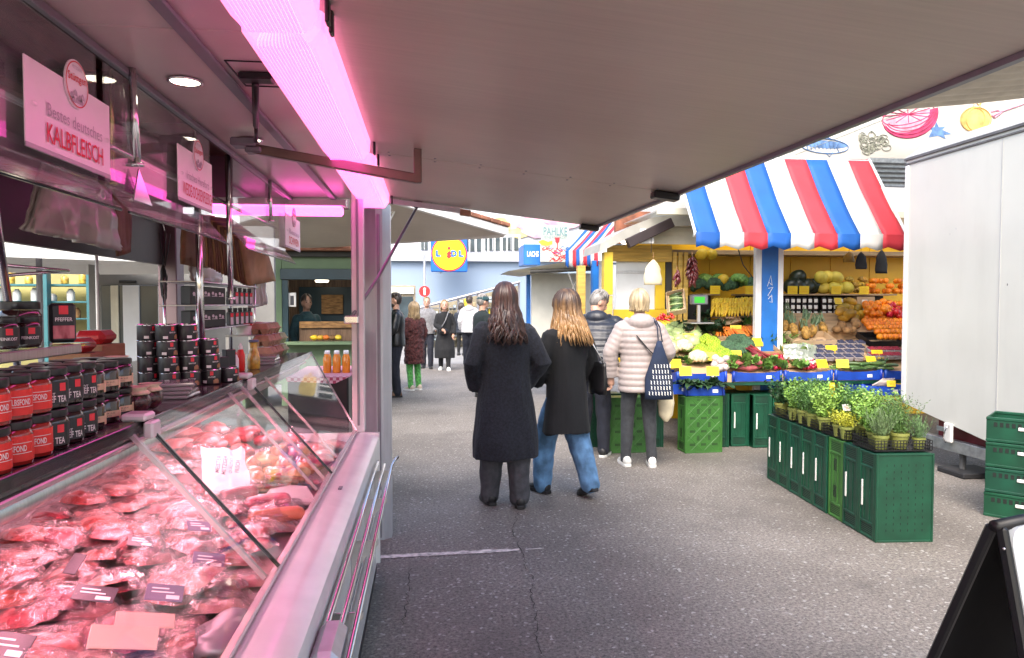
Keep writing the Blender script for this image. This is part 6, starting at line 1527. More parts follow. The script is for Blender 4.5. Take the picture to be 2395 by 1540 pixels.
# PAHLKE sign + LACHS box
M('sign_pale',(.40,.43,.39,1),rough=.5,var=.04); M('sign_teal',(.12,.22,.24,1),rough=.5,var=0); M('sign_yellow',(.75,.55,.03,1),rough=.5,var=.05)
sg=T('fish_sign','upright white sign reading PAHLKE with fish drawing above the white stall','sign',(0,0,0)); YS=11.9
rect('board',1266,528,1331,612,YS,'sign_pale',.05,sg)
def on_board(x,y): return ony(x,y,YS-.004)
def text_px(par,name,s,x0,y0,x1,y1,Y,mt,bold=.02):
    a,c=ony(x0,y1,Y),ony(x1,y0,Y); m=MB(); add_text(m,s,frame_mx(((a.x+c.x)/2,Y,(a.z+c.z)/2),(1,0,0),ey=(0,0,1)),c.x-a.x,c.z-a.z,bold); return m.build(name,mt,par)
text_px(sg,'lettering','PAHLKE',1271,532,1327,551,YS-.004,'sign_teal',.02); text_px(sg,'small_lettering','FEINE FISCHKOST',1272,553,1327,559,YS-.004,'sign_teal',0)
m=MB(); 
for k,(pts,) in enumerate(((((1258,566),(1270,561),(1282,566),(1292,563),(1292,571),(1280,575),(1266,573)),),)): m.prism([ony(x,y,YS-.012) for x,y in pts],(0,.006,0))
m.build('yellow_ribbon','sign_yellow',sg)
m=MB(); r9=random.Random(2)
for i in range(26):
    x,y=r9.uniform(1271,1328),r9.uniform(580,608); pts=[on_board(x+6*math.cos(t+i),y+4*math.sin(t*1.3)) for t in (0,.9,1.8,2.7,3.6)]; m.tube(pts,.006,4)
m.build('fish_drawing','print_red',sg)
m=MB(); p=on_board(1303,562); m.prism([on_board(x,y)+Vector((0,-.006,0)) for x,y in ((1298,556),(1309,556),(1308,566),(1304.5,569),(1304.5,582),(1302.5,582),(1302.5,569),(1299,566))],(0,.004,0)); m.build('wine_glass','print_red',sg)
m=MB()
for i in range(12):
    x,y=r9.uniform(1272,1328),r9.uniform(576,596); m.tube([on_board(x,y),on_board(x+5,y-3),on_board(x+9,y)],.005,4)
m.build('wave_drawing','blue_paint',sg)
lb=T('salmon_sign','blue box sign reading LACHS beside the white fish sign','sign',(0,0,0)); a,c=ony(1225,620,12.3),ony(1264,572,12.3)
m=MB(); m.cbox(a.x,c.x,12.3,13.0,a.z,c.z,.01); m.build('box','blue_paint',lb); text_px(lb,'lettering','LACHS',1233,588,1260,601,12.294,'label_white',.03)
# ------------------------------------------------------------------ green kiosk behind the butcher stall
M('kiosk_green',(.13,.20,.11,1),rough=.6,var=.06); M('kiosk_teal',(.018,.045,.055,1),rough=.4,var=.1)
M('kiosk_wood',(.20,.12,.07,1),rough=.6,var=.3,stretch=(12,1,1),scale=4); M('warm_brick',(.32,.17,.06,1),rough=.7,var=.4,scale=9,stretch=(1,1,4))
M('roof_tile',(.24,.10,.06,1),rough=.7,var=.3,scale=9)
ki=T('green_kiosk','sage green snack kiosk with dark window opening behind the butcher counter','kiosk',(0,0,0)); YK=11.0
def kr(name,x0,y0,x1,y1,Y,mt,th=.06): return rect(name,x0,y0,x1,y1,Y,mt,th,ki)
kr('wall_panel',560,585,658,900,YK,'kiosk_green'); kr('wall_header',659,585,886,629,YK,'kiosk_green'); kr('wall_base',659,806,886,950,YK,'kiosk_green')
kr('window_header',655,630,886,654,YK-.05,'kiosk_teal',.08); kr('window_jamb',661,655,673,800,YK-.03,'kiosk_teal',.07)
kr('sill',655,800,880,808,YK-.25,'kiosk_green',.3)
kr('inner_wall',640,560,889,900,YK+1.6,'kiosk_wood',.05); kr('menu_board',700,672,880,760,YK+1.5,'kiosk_teal',.04); kr('lit_tiles',752,690,802,735,YK+1.45,'warm_brick',.03)
kr('price_board',674,685,692,718,YK+.02,'label_white',.02); kr('board_picture',679,692,687,714,YK+.01,'print_dark',.008)
kr('counter_front',700,768,884,800,YK+.25,'kiosk_wood',.05); kr('glass_case',700,752,884,768,YK+.2,'warm_brick',.04)
a,c=ony(560,584,YK),ony(886,584,YK); m=MB(); m.box(a.x,c.x,YK-.05,YK+1.75,2.62,2.68); m.build('roof','stall_dark',ki)  # unseen roof and side walls, added to keep daylight out of the kiosk
m=MB(); m.box(c.x-.04,c.x,YK+.061,YK+1.6,0,2.615); m.build('side_wall','kiosk_green',ki); m=MB(); m.box(a.x,a.x+.04,YK+.061,YK+1.6,0,2.615); m.build('side_wall','kiosk_green',ki)
p=ony(753,656,YK+.8); m=MB(); m.lathe([(.11,0),(.10,-.03),(.001,-.035)],14,p); m.build('ceiling_lamp','downlight_face',ki)
kr('drain_pipe',617,610,629,730,YK-.3,'white_lacquer',.1); kr('roof_edge',560,570,886,584,YK-.3,'roof_tile',.3); kr('fascia_board',640,590,886,600,YK-.12,'stall_dark',.1)
for i in range(5):
    p=ony(735+i*14,790,YK+.1); m=MB(); m.ball((0,0,0),(.06,.05,.04),10,7,fn=lumpy(i,.3)); m.build('bread_roll',('banana','mango','carrot','coconut','lemon')[i],smooth=True,loc=p,label='filled bread roll on the kiosk counter, %s along'%ORD[i],cat='food',group='rolls on the kiosk counter')
# kiosk flap
fl=T('kiosk_canopy','raised taupe canopy flap with white edge beam and brown tiles, beyond the end post','canopy',(0,0,0))
a0,a1=ony(560,372,8.1),ony(1184,549,9.9); b0,b1=ony(560,592,11.0),ony(1176,556,10.2)
m=MB(); m.prism([a0,a1,b1,b0],(0,0,.03)); m.build('flap','canopy_laminate',fl)
dv=a1-a0; mx=frame_mx(a0+Vector((0,-.05,0)),dv,ez=(0,0,1)); m=MB(); m.cbox(0,dv.length,-.04,.04,-.02,.09,.006,mx); m.build('edge_beam','white_lacquer',fl)
nt=22
for i in range(nt):
    m=MB(); m.cbox(dv.length*i/nt+.003,dv.length*(i+1)/nt-.003,-.07,.25,.092+.004*(i%2),.15,.008,mx); m.build('roof_tile','roof_tile',fl)
m=MB(); m.tube([ony(905,505,9.3),ony(925,490,9.3),ony(898,545,9.3)],.012,6); m.build('stay','white_lacquer',fl)
# ------------------------------------------------------------------ store building far behind
M('store_white',(.50,.52,.55,1),rough=.6,var=.04,scale=.5); M('store_blue',(.24,.32,.43,1),rough=.6,var=.05,scale=.5); M('store_window',(.05,.07,.08,1),rough=.12,var=.3,scale=1.5)
M('logo_blue',(.0,.12,.52,1),rough=.4,var=.03); M('logo_yellow',(.85,.62,.0,1),rough=.4,var=.02); M('logo_red',(.70,.02,.02,1),rough=.4,var=0); M('goods_warm',(.55,.40,.22,1),rough=.6,var=.6,scale=2.2,detail=5,col2=(.75,.70,.6,1)); M('goods_cool',(.25,.38,.55,1),rough=.5,var=.5,scale=2.5,detail=5,col2=(.75,.78,.8,1))
YL=30.0
st=T('supermarket','pale blue and white supermarket building with shop windows beyond the plaza','building',(0,0,0))
def lr(name,x0,y0,x1,y1,Y,mt,th=.3,par=None): return rect(name,x0,y0,x1,y1,Y,mt,th,par or st,.01)
lr('upper_wall',300,200,2500,602,YL,'store_white'); lr('blue_wall',300,602.5,1600,820,YL,'store_blue'); lr('ledge',300,598,1600,606,YL-.25,'store_white',.24)
for (x0,x1,y0,y1) in ((1092,1130,556,588),(1135,1170,556,586),(1176,1215,556,586),(1440,1470,545,590),(985,1000,558,585)):
    w=lr('window',x0,y0,x1,y1,YL-.06,'store_window',.05); lr('window_bar',(x0+x1)/2-.8,y0,(x0+x1)/2+.8,y1,YL-.09,'store_white',.025,w)
m=MB(); a=ony(1098,548,YL-1); c=ony(1215,592,YL-1)
for i in range(9): x=a.x+(c.x-a.x)*i/8; m.box(x-.03,x+.03,YL-1,YL-.95,c.z,a.z)
m.box(a.x,c.x,YL-1.02,YL-.94,a.z-.08,a.z); m.build('balcony_rail','white_lacquer',st)
sh_=T('shop_window','glazed shop front with slanting roof and goods inside, by the plaza','shop',(0,0,0)); YG=25.0; M('shop_inner',(.30,.25,.18,1),rough=.7,var=.15)
for i,(x0,x1,yt) in enumerate(((978,1030,718),(1031,1072,706),(1073,1118,694),(1119,1166,682),(1167,1214,668))):
    a,c=ony(x0,806,YG),ony(x1,yt,YG); m=MB(); m.cbox(a.x,c.x-.04,YG,YG+.04,a.z,c.z,.005); pn=m.build('pane','clear_glass',sh_)
    m=MB(); m.cbox(c.x-.04,c.x+.03,YG-.03,YG+.06,a.z,c.z+.1,.01); m.build('mullion','aluminium_dark',sh_)
    for k in range(4):
        y0,y1=yt+4+(800-yt)*k/4,yt+(800-yt)*(k+1)/4-3; mt=('goods_cool','goods_warm')[(k+i)%2] if k<2 else 'goods_warm'
        b0,b1=ony(x0+2,y1,YG+.8),ony(x1-4,y0,YG+.8); n=4
        for q in range(n):
            xx=b0.x+(b1.x-b0.x)*q/n; m=MB(); m.cbox(xx+.02,xx+(b1.x-b0.x)/n-.02,YG+.8,YG+1.2,b0.z,b0.z+(b1.z-b0.z)*rng.uniform(.5,.95),.02); m.build('display_goods',('goods_warm','goods_cool','banana','paper_white','cardboard_pale')[(i*3+k+q)%5],sh_)
for k in (720,752,785):
    a,c=ony(978,k,YG+.75),ony(1214,k+2,YG+.75); m=MB(); m.cbox(a.x,c.x,YG+.7,YG+1.3,c.z,a.z,.01); m.build('shelf','aluminium_dark',sh_)
a,c=ony(978,812,YG),ony(1214,740,YG+1.4); m=MB(); m.prism([ony(978,812,YG+1.5),ony(1214,812,YG+1.5),ony(1214,668,YG+1.5),ony(978,724,YG+1.5)],(0,.1,0)); m.build('back_wall','shop_inner',sh_)
m=MB(); m.tube([ony(975,722,YG-.1),ony(1216,660,YG-.1)],.05,6); m.build('roof_edge','aluminium_dark',sh_)
s2=T('corner_shop','beige shop front with lettered lintel beside the grey end post','shop',(0,0,0))
for nm,x0,y0,x1,y1,Y,mt in (('front_wall',880,668,972,830,27,'shop_inner'),('lintel',895,672,968,688,26.9,'cream_board'),('glazing',903,694,966,815,26.92,'store_window')): lr(nm,x0,y0,x1,y1,Y,mt,.06,s2)
# store sign
sg2=T('store_sign','square blue store sign with yellow disc reading LIDL','sign',(0,0,0)); YQ=28.5
a,c=ony(1008,636,YQ),ony(1093,560,YQ); m=MB(); m.cbox(a.x,c.x,YQ,YQ+.3,a.z,a.z+(c.x-a.x),.03); m.build('panel','logo_blue',sg2)
ctr=Vector(((a.x+c.x)/2,YQ-.005,a.z+(c.x-a.x)/2)); rad=(c.x-a.x)/2
mx=frame_mx(ctr,(1,0,0),ey=(0,0,1))
m=MB(); m.lathe([(rad*.965,0),(rad*.965,.012)],48,mx=mx); m.build('red_ring','logo_red',sg2); m=MB(); m.lathe([(rad*.90,.013),(rad*.90,.02)],48,mx=mx); m.build('yellow_disc','logo_yellow',sg2)
for s_,x,w in (('L',-.60,.26),('D',.26,.32),('L',.66,.26)): m=MB(); add_text(m,s_,mx,rad*w,rad*.36,.06,rad*x,0,.026); m.build('letter','logo_blue',sg2)
m=MB(); m.poly([(rad*x,rad*y,.026) for x,y in ((-.16,-.02),(0,.16),(.14,.02),(.06,-.06),(.13,-.14),(-.02,-.30),(-.17,-.14),(-.08,-.08))],mx); m.lathe([(rad*.085,.024),(rad*.085,.027)],16,mx=mx@Matrix.Translation((-.01*rad,.29*rad,0))); m.build('red_i','logo_red',sg2)
# round traffic sign on a pole
ts=T('traffic_sign','round red and white traffic sign on a slim pole','sign',(0,0,0)); p=ony(993,682,22); mx=frame_mx(p,(1,0,0),ey=(0,0,1))
m=MB(); m.lathe([(.17,0),(.17,.02)],24,mx=mx); m.build('disc','logo_red',ts); m=MB(); m.lathe([(.045,.021),(.045,.024)],12,mx=mx@Matrix.Translation((0,.07,0))); m.poly([(-.03,-.11,.023),(.03,-.11,.023),(.03,.02,.023),(-.03,.02,.023)],mx); m.build('symbol','label_white',ts)
m=MB(); m.tube([(p.x,22.06,0),(p.x,22.06,ony(990,590,22).z)],.035,8); m.build('pole','galvanised',ts,smooth=True)
m=MB(); m.tube([ony(1030,640,29.2),ony(1030,480,29.2)],.05,8); m.build('flag_pole','white_lacquer',smooth=True,label='tall slim white pole before the pale upper facade',cat='pole')
# faint wall paintings on the upper facade (yellow and pink fruit)
M('mural_yellow',(.66,.52,.22,1),rough=.8,var=.3,scale=1.5); M('mural_pink',(.62,.34,.44,1),rough=.8,var=.3,scale=1.5)
mu=T('facade_painting','faint yellow and pink fruit painting on the pale upper facade','painting',(0,0,0))
for (cx,cy,w,h,mt) in ((1165,530,30,20,'mural_yellow'),(1215,545,26,12,'mural_yellow'),(1260,528,50,28,'mural_pink'),(1320,520,45,16,'mural_pink')):
    pts=[ony(cx+w*math.cos(t*.3491)*(1+.12*math.sin(t*3)),cy+h*math.sin(t*.3491)*(1+.1*math.cos(t*5)),YL-.02) for t in range(18)]; m=MB(); off_=Vector((0,-.05*cx/100+.55,0)); m.prism([q_+off_ for q_ in pts],(0,.012,0)); m.build('painted_fruit',mt,mu)
# ------------------------------------------------------------------ mural wall, sails and roofs at the upper right
M('mural_wall',(.50,.49,.45,1),rough=.7,var=.06,scale=.6,detail=4); M('sail_cream',(.66,.61,.49,1),rough=.8,var=.08,scale=3)
M('draw_red',(.45,.04,.12,1),rough=.7,var=.3,scale=6); M('draw_pink',(.62,.28,.36,1),rough=.7,var=.3,scale=6); M('draw_blue',(.10,.20,.40,1),rough=.7,var=.4,scale=6); M('draw_grey',(.26,.27,.22,1),rough=.7,var=.3); M('draw_ochre',(.62,.40,.12,1),rough=.7,var=.3,scale=4); M('draw_ink',(.14,.08,.10,1),rough=.7,var=.2)
YM=14.0
mw=T('mural_banner','tall white wall printed with drawings of a grapefruit, fish and fruit','wall',(0,0,0)); rect('wall_face',1780,30,2620,470,YM,'mural_wall',.1,mw)
def mp(x,y): return ony(x,y,YM-.006)
def ell(cx,cy,rx,ry,a0,a1,rot,n=30): 
    c,s=math.cos(rot),math.sin(rot); return [(cx+rx*math.cos(t)*c-ry*math.sin(t)*s,cy+rx*math.cos(t)*s+ry*math.sin(t)*c) for t in [a0+(a1-a0)*i/n for i in range(n+1)]]
def flat(name,pts,mt,dy=0): m=MB(); m.prism([mp(x,y)+Vector((0,dy,0)) for x,y in pts],(0,.004,0)); return m.build(name,mt,mw)
def ink(name,polys,mt,r=.012): 
    m=MB()
    for pl in polys: m.tube([mp(x,y)+Vector((0,-.006,0)) for x,y in pl],r,4)
    return m.build(name,mt,mw)
rot=R(-14)
half=ell(2128,268,68,56,0,math.pi,rot)
flat('grapefruit_rind',half,'draw_red'); flat('grapefruit_flesh',[(x-9,y-4) for x,y in ell(2126,270,58,44,0.05,math.pi-.05,rot)],'draw_pink',-.006)
ink('grapefruit_lines',[ell(2124,268,62,22,0,6.283,rot)]+[[(2124,268),(2124+60*math.cos(t),268+20*math.sin(t)-14*math.cos(t)*.3)] for t in [k*.52 for k in range(12)]]+[ell(2127,270,66-4*k,52-8*k,.2,2.9,rot) for k in range(4)],'draw_red',.01)
ink('fish_drawing',[ell(1928,342,56,17,0,6.283,R(4))]+[[(1870,340),(1846,328),(1850,342),(1846,356),(1870,344)],[(1900,328),(1925,318),(1950,328)],[(1930,357),(1940,367),(1948,356)],[(1962,332),(1956,344),(1962,356)]]+[[(1885+9*k,332+(k%2)*3),(1889+9*k,350)] for k in range(8)],'draw_blue',.010); flat('fish_body',ell(1928,338,54,9,0,6.283,R(4)),'draw_blue')
r8=random.Random(8); ink('vegetable_drawing',[ell(2045+r8.uniform(-30,30),335+r8.uniform(-24,22),r8.uniform(6,11),r8.uniform(5,9),0,6.283,0,10) for k in range(34)],'draw_grey',.008)
flat('blue_drawing',[(2172,322),(2180,305),(2172,300),(2186,298),(2190,285),(2196,298),(2212,296),(2204,304),(2226,314),(2208,316),(2212,326),(2194,318)],'draw_blue')
flat('onion_drawing',ell(2282,280,34,27,0,6.283,0),'draw_ochre'); ink('onion_lines',[ell(2282,280,36,29,0,6.283,0),ell(2282,280,22,27,0,6.283,0),[(2276,252),(2280,236),(2288,246),(2296,238),(2290,253)]],'draw_ochre',.012)
ink('fork_drawing',[[(2320,272),(2342,262),(2395,243)],[(2318,262),(2330,258),(2342,262)],[(2318,270),(2326,276),(2342,264)]],'draw_pink',.022)
ink('cable_shadow',[[(1860,362),(2395,150)]],'draw_grey',.005)
# shade sails
def sail(pts,nx,ny,amp,waves,label):
    a,b,c,d=[Vector(q) for q in pts]; m=MB(); rows=[]
    for j in range(ny+1):
        v=j/ny; r_=[]
        for i in range(nx+1):
            u=i/nx; p=a.lerp(b,u).lerp(d.lerp(c,u),v); p.z-=amp*abs(math.sin(math.pi*waves*v)) ; p.z-=.05*math.sin(math.pi*u)*1; r_.append(p)
        rows.append(r_)
    m.loft(rows,False,False); o=m.build('shade_sail','sail_cream',smooth=True,label=label,cat='shade sail',group='pleated shade sails'); md=o.modifiers.new('s','SOLIDIFY'); md.thickness=.01
sail([ony(2040,255,13.0),ony(2560,200,13.0),ony(2900,60,9.0),ony(2200,85,9.0)],24,60,.10,9,'cream pleated shade sail above the grapefruit drawing')
sail([ony(2195,82,8.95),ony(2900,55,8.95),(9.5,4.5,5.2),(4.2,4.5,5.3)],16,40,.10,7,'cream pleated shade sail nearer overhead')
gr=T('metal_roofs','grey metal slatted roof behind the awning beside the trailer','roof',(0,0,0))
for i in range(6): rect('roof_slat',2035,372+11*i,2140,380+11*i,11.0+.1*i,'galvanised',.3,gr)
rect('white_fascia',2060,440,2140,580,10.8,'white_lacquer',.1,gr)
# ------------------------------------------------------------------ behind the butcher stall, seen through its rear opening
M('umbrella_white',(.80,.82,.80,1),rough=.7,var=.04); M('shop_yellow',(.42,.38,.14,1),rough=.6,var=.25,scale=2); M('shop_teal',(.03,.14,.16,1),rough=.4,var=.1)
um=T('market_umbrella','big white market umbrella behind the butcher stall','umbrella',(0,0,0))
uc=ony(90,560,6.5); m=MB(); rings=[]
for r_,dz in ((.02,.45),(.6,.30),(1.15,.10),(1.55,-.16),(1.56,-.26)): rings.append([(uc.x+r_*math.cos(t*math.pi/4+.2),uc.y+r_*math.sin(t*math.pi/4+.2),uc.z+dz+.02) for t in range(8)])
m.loft(rings,False); m.build('canopy','umbrella_white',um)
m=MB(); m.tube([(uc.x,uc.y,0),(uc.x,uc.y,uc.z+.4)],.025,8); m.build('pole','aluminium_dark',um)
rs=T('rear_shop','rear shop with yellow lit shelves and teal frame behind the umbrella','shop',(0,0,0)); YR=9.0
rect('back_wall',-250,560,215,900,YR+.6,'shop_yellow',.1,rs)
for x in (-120,98,205): rect('frame_post',x,600,x+10,860,YR,'shop_teal',.1,rs)
for y in (665,705,745): rect('shelf',-120,y,205,y+4,YR+.1,'shop_teal',.4,rs)
for i in range(22):
    x=-100+14*i; y=(665,705,745)[i%3]; p=ony(x,y,YR+.25); m=MB(); h_=rng.uniform(.09,.17); m.lathe([(.04,0),(.045,.01),(.045,h_*.7),(.02,h_)],10); m.build('shop_bottle',('mustard','paper_white','coconut')[i%3],smooth=True,loc=p,label='small bottle on the rear shop shelves, %s along'%(ORD[i] if i<20 else ('next to last','last')[i-20]),cat='bottle',group='bottles in the rear shop')
M('container_grey',(.20,.20,.19,1),rough=.6,var=.08)
bx=T('grey_container','grey container wall with glazed doors behind the butcher stall','container',(0,0,0)); YC=8.0
rect('wall_face',212,530,640,900,YC,'container_grey',.08,bx); rect('nameplate',278,656,318,662,YC-.02,'black_plastic',.018,bx)
rect('glazed_door',240,668,385,880,YC-.03,'store_window',.028,bx); rect('door_leaf',290,668,325,880,YC-.05,'window_white',.018,bx); rect('door_edge',262,668,276,880,YC-.05,'cream_board',.018,bx); rect('upper_window',330,556,400,590,YC-.03,'store_window',.028,bx)
m=MB(); m.cbox(0,.05,-.02,.0,0,.55,.004,frame_mx(ony(372,790,YC-.06),(1,0,.0),ez=(-.25,0,1))); m.build('leaning_board','window_white',bx)
# ------------------------------------------------------------------ people
M('skin',(.48,.27,.19,1),rough=.5,var=.08,scale=20,sub=.05); M('eye_dark',(.03,.02,.015,1),rough=.2,var=0); M('lip',(.35,.10,.09,1),rough=.4,var=.1)
def hair_mat(name,c0,c1,z0=None,z1=None):
    m=M(name,c0,rough=.42,var=.35,scale=30,stretch=(1,1,.12),col2=c1,lo=.3,hi=.7,spec=.6)
    if z0 is not None:
        N=m.node_tree.nodes; L=m.node_tree.links; b=N['Principled BSDF']; tc=N.new('ShaderNodeTexCoord'); sp=N.new('ShaderNodeSeparateXYZ'); L.new(tc.outputs['Object'],sp.inputs[0])
        mr=N.new('ShaderNodeMapRange'); mr.inputs[1].default_value=z0; mr.inputs[2].default_value=z1; L.new(sp.outputs[2],mr.inputs[0])
        nz=N.new('ShaderNodeTexNoise'); nz.inputs['Scale'].default_value=26; mp=N.new('ShaderNodeMapping'); mp.inputs['Scale'].default_value=(1,1,.1); L.new(tc.outputs['Object'],mp.inputs[0]); L.new(mp.outputs[0],nz.inputs[0])
        ad=N.new('ShaderNodeMath'); ad.operation='MULTIPLY_ADD'; ad.inputs[1].default_value=1.6; ad.inputs[2].default_value=-.8; L.new(nz.outputs[0],ad.inputs[0])
        a2=N.new('ShaderNodeMath'); a2.operation='ADD'; a2.use_clamp=True; L.new(ad.outputs[0],a2.inputs[0]); L.new(mr.outputs[0],a2.inputs[1])
        mx=N.new('ShaderNodeMix'); mx.data_type='RGBA'; mx.inputs[6].default_value=c1; mx.inputs[7].default_value=c0; L.new(a2.outputs[0],mx.inputs[0]); L.new(mx.outputs[2],b.inputs['Base Color'])
hair_mat('hair_brown',(.018,.007,.0045,1),(.075,.027,.015,1)); hair_mat('hair_ombre',(.045,.022,.011,1),(.36,.20,.075,1),-.16,.06); hair_mat('hair_blonde',(.28,.20,.10,1),(.52,.41,.25,1)); hair_mat('hair_grey',(.12,.11,.10,1),(.30,.28,.26,1)); hair_mat('hair_dark',(.02,.014,.01,1),(.06,.04,.03,1)); hair_mat('hair_dirty',(.20,.13,.06,1),(.38,.27,.14,1))
def cloth(name,c,rough=.85,var=.2,scale=25,sheen=.3,bump=.25,bscale=120): M(name,c,rough=rough,var=var,scale=scale,sheen=sheen,bump=bump,bscale=bscale,detail=4)
cloth('wool_navy',(.008,.0095,.016,1),var=.6,scale=60,sheen=.06,bump=.5); cloth('wool_black',(.0035,.004,.0055,1),sheen=.03); cloth('trouser_grey',(.052,.053,.06,1),sheen=.05); cloth('denim',(.085,.19,.34,1),var=.4,scale=9,sheen=.05); cloth('denim_dark',(.006,.008,.017,1),sheen=.03); cloth('puffer_navy',(.008,.011,.020,1),rough=.4,sheen=.1,bump=.08,bscale=30); cloth('puffer_pale',(.33,.28,.265,1),rough=.45,var=.06,sheen=.1,bump=.08,bscale=30); cloth('leggings_grey',(.026,.029,.034,1),sheen=.05); cloth('fur_red',(.06,.012,.012,1),var=.7,scale=45,bump=1,bscale=60,sheen=.1); cloth('hoodie_grey',(.17,.17,.18,1)); cloth('hoodie_white',(.45,.45,.47,1)); cloth('jacket_green',(.005,.013,.015,1),sheen=.03); cloth('leather_black',(.005,.005,.006,1),rough=.35,sheen=0,bump=.3,bscale=30); cloth('leggings_green',(.07,.30,.06,1),var=.5,scale=30); cloth('cap_teal',(.01,.05,.06,1)); cloth('shirt_teal',(.03,.08,.09,1))
M('shoe_black',(.012,.012,.013,1),rough=.45,var=.2); M('shoe_white',(.60,.60,.57,1),rough=.6,var=.1); M('sole_white',(.66,.66,.63,1),rough=.6,var=.05); M('shoe_beige',(.48,.40,.32,1),rough=.6,var=.1); M('shoe_brown',(.14,.07,.035,1),rough=.5,var=.2)
def ering(cx,cy,z,rx,ry,n=20,p=1.0,tilt=0):
    r=[]
    for i in range(n):
        a=2*math.pi*i/n; c,s=math.cos(a),math.sin(a)
        r.append(Vector((cx+rx*math.copysign(abs(c)**p,c),cy+ry*math.copysign(abs(s)**p,s),z+tilt*s*ry)))
    return r
def remesh(mb,vox,disp=0,freq=(9,9,2.2),seed=0,smooth=2,fine=0):
    me=mb.mesh('tmp','skin'); o=bpy.data.objects.new('tmp',me); C.objects.link(o)
    md=o.modifiers.new('r','REMESH'); md.mode='VOXEL'; md.voxel_size=vox
    sm=o.modifiers.new('s','SMOOTH'); sm.factor=.5; sm.iterations=smooth
    dg=bpy.context.evaluated_depsgraph_get(); dg.update(); me2=bpy.data.meshes.new_from_object(o.evaluated_get(dg))
    bpy.data.objects.remove(o); bpy.data.meshes.remove(me); me2.materials.clear()
    if disp or fine:
        off=Vector((seed*3.1,seed*1.7,seed)); co=[v.co.copy() for v in me2.vertices]; nr=[v.normal.copy() for v in me2.vertices]
        for v,c,n in zip(me2.vertices,co,nr):
            q=Vector((c.x*freq[0],c.y*freq[1],c.z*freq[2]))+off
            v.co=c+n*(disp*(noise.noise(q)+.45*noise.noise(q*2.3))+fine*noise.noise(c*60+off))
    me2.polygons.foreach_set('use_smooth',[True]*len(me2.polygons)); me2.update(); return me2
def limb(mb,pts,rs,n=12): 
    P=[];Q=[]
    for i in range(len(pts)-1):
        a,b=Vector(pts[i]),Vector(pts[i+1])
        for k in range(4): t=k/4; P.append(a.lerp(b,t)); Q.append(rs[i]+(rs[i+1]-rs[i])*t)
    P.append(Vector(pts[-1])); Q.append(rs[-1]); mb.tube(P,Q,n)
    mb.ball(P[0],Q[0]*1.0,10,8); mb.ball(P[-1],Q[-1]*1.0,10,8)
def hand(mb,w,d,side,curl=.5):
    """five-fingered relaxed hand from wrist w along direction d"""
    w,d=Vector(w),Vector(d).normalized(); fw=Vector((0,1,0)); fw=(fw-d*fw.dot(d)).normalized(); inn=d.cross(fw).normalized()*side
    mb.tube([w,w+d*.03,w+d*.07,w+d*.095],[.024,.033,.036,.030],10,flat=1.0)
    for k,(o,l) in enumerate(((.027,.070),(.009,.080),(-.009,.074),(-.027,.058))):
        b=w+d*.088+fw*o; mb.tube([b,b+d*l*.45,b+(d+inn*curl).normalized()*l*.8+d*0,b+(d+inn*curl*1.8).normalized()*l],[.0095,.009,.0082,.006],7)
    b=w+d*.03+fw*.03; mb.tube([b,b+(d*.6+fw*.8).normalized()*.035,b+(d*.9+fw*.5+inn*.3).normalized()*.065],[.011,.010,.007],7)
def strands(kind,hc,seed,length,n=150,r=.011,back=0.0,spread=150,wave=.012,zmin=None,front=False,vol=0.0):
    """hair as many tapered locks over a scalp centred at hc (head facing +y)"""
    rr=random.Random(seed); m=MB(); sx,sy,sz=.083,.102,.112; hc=Vector(hc)
    m.ball(hc+Vector((0,-.034,.03)),(sx*1.03,sy*.84,sz*.93),18,12)
    for i in range(n):
        a=R(rr.uniform(-spread,spread)); lay=rr.uniform(1.0,1.16); L_=length*rr.uniform(.82,1.08); pts=[]; ph=rr.uniform(0,6.28); pf=rr.uniform(6,12)
        dirx,diry=math.sin(a),-math.cos(a)
        for k in range(6):
            t=R(8+82*k/5*(1 if kind!='short' else rr.uniform(.5,1))); pts.append(hc+Vector((sx*lay*math.sin(t)*dirx,sy*lay*math.sin(t)*diry-.01,sz*lay*math.cos(t)+.02)))
        if kind!='short':
            base=pts[-1]; nk=7
            for k in range(1,nk+1):
                u=k/nk; dz=L_*u; wob=wave*math.sin(ph+u*pf)*u; pull=1-.06*math.sin(math.pi*min(1,dz/.12))+vol*max(0,dz-.06)/.2*(.6+.5*lay-.5)
                px=base.x-hc.x; py=base.y-hc.y
                pts.append(Vector((hc.x+px*pull+wob*1.2+rr.uniform(-.003,.003),hc.y+py*pull-back*u*.12+wob*.6,base.z-dz)))
        q=len(pts); rad=[r*(.5+.6*math.sin(math.pi*min(1,(j+1.2)/q)))*(1 if j<q-2 else (.6 if j==q-2 else .15)) for j in range(q)]
        m.tube(pts,rad,6,flat=.7)
    return m
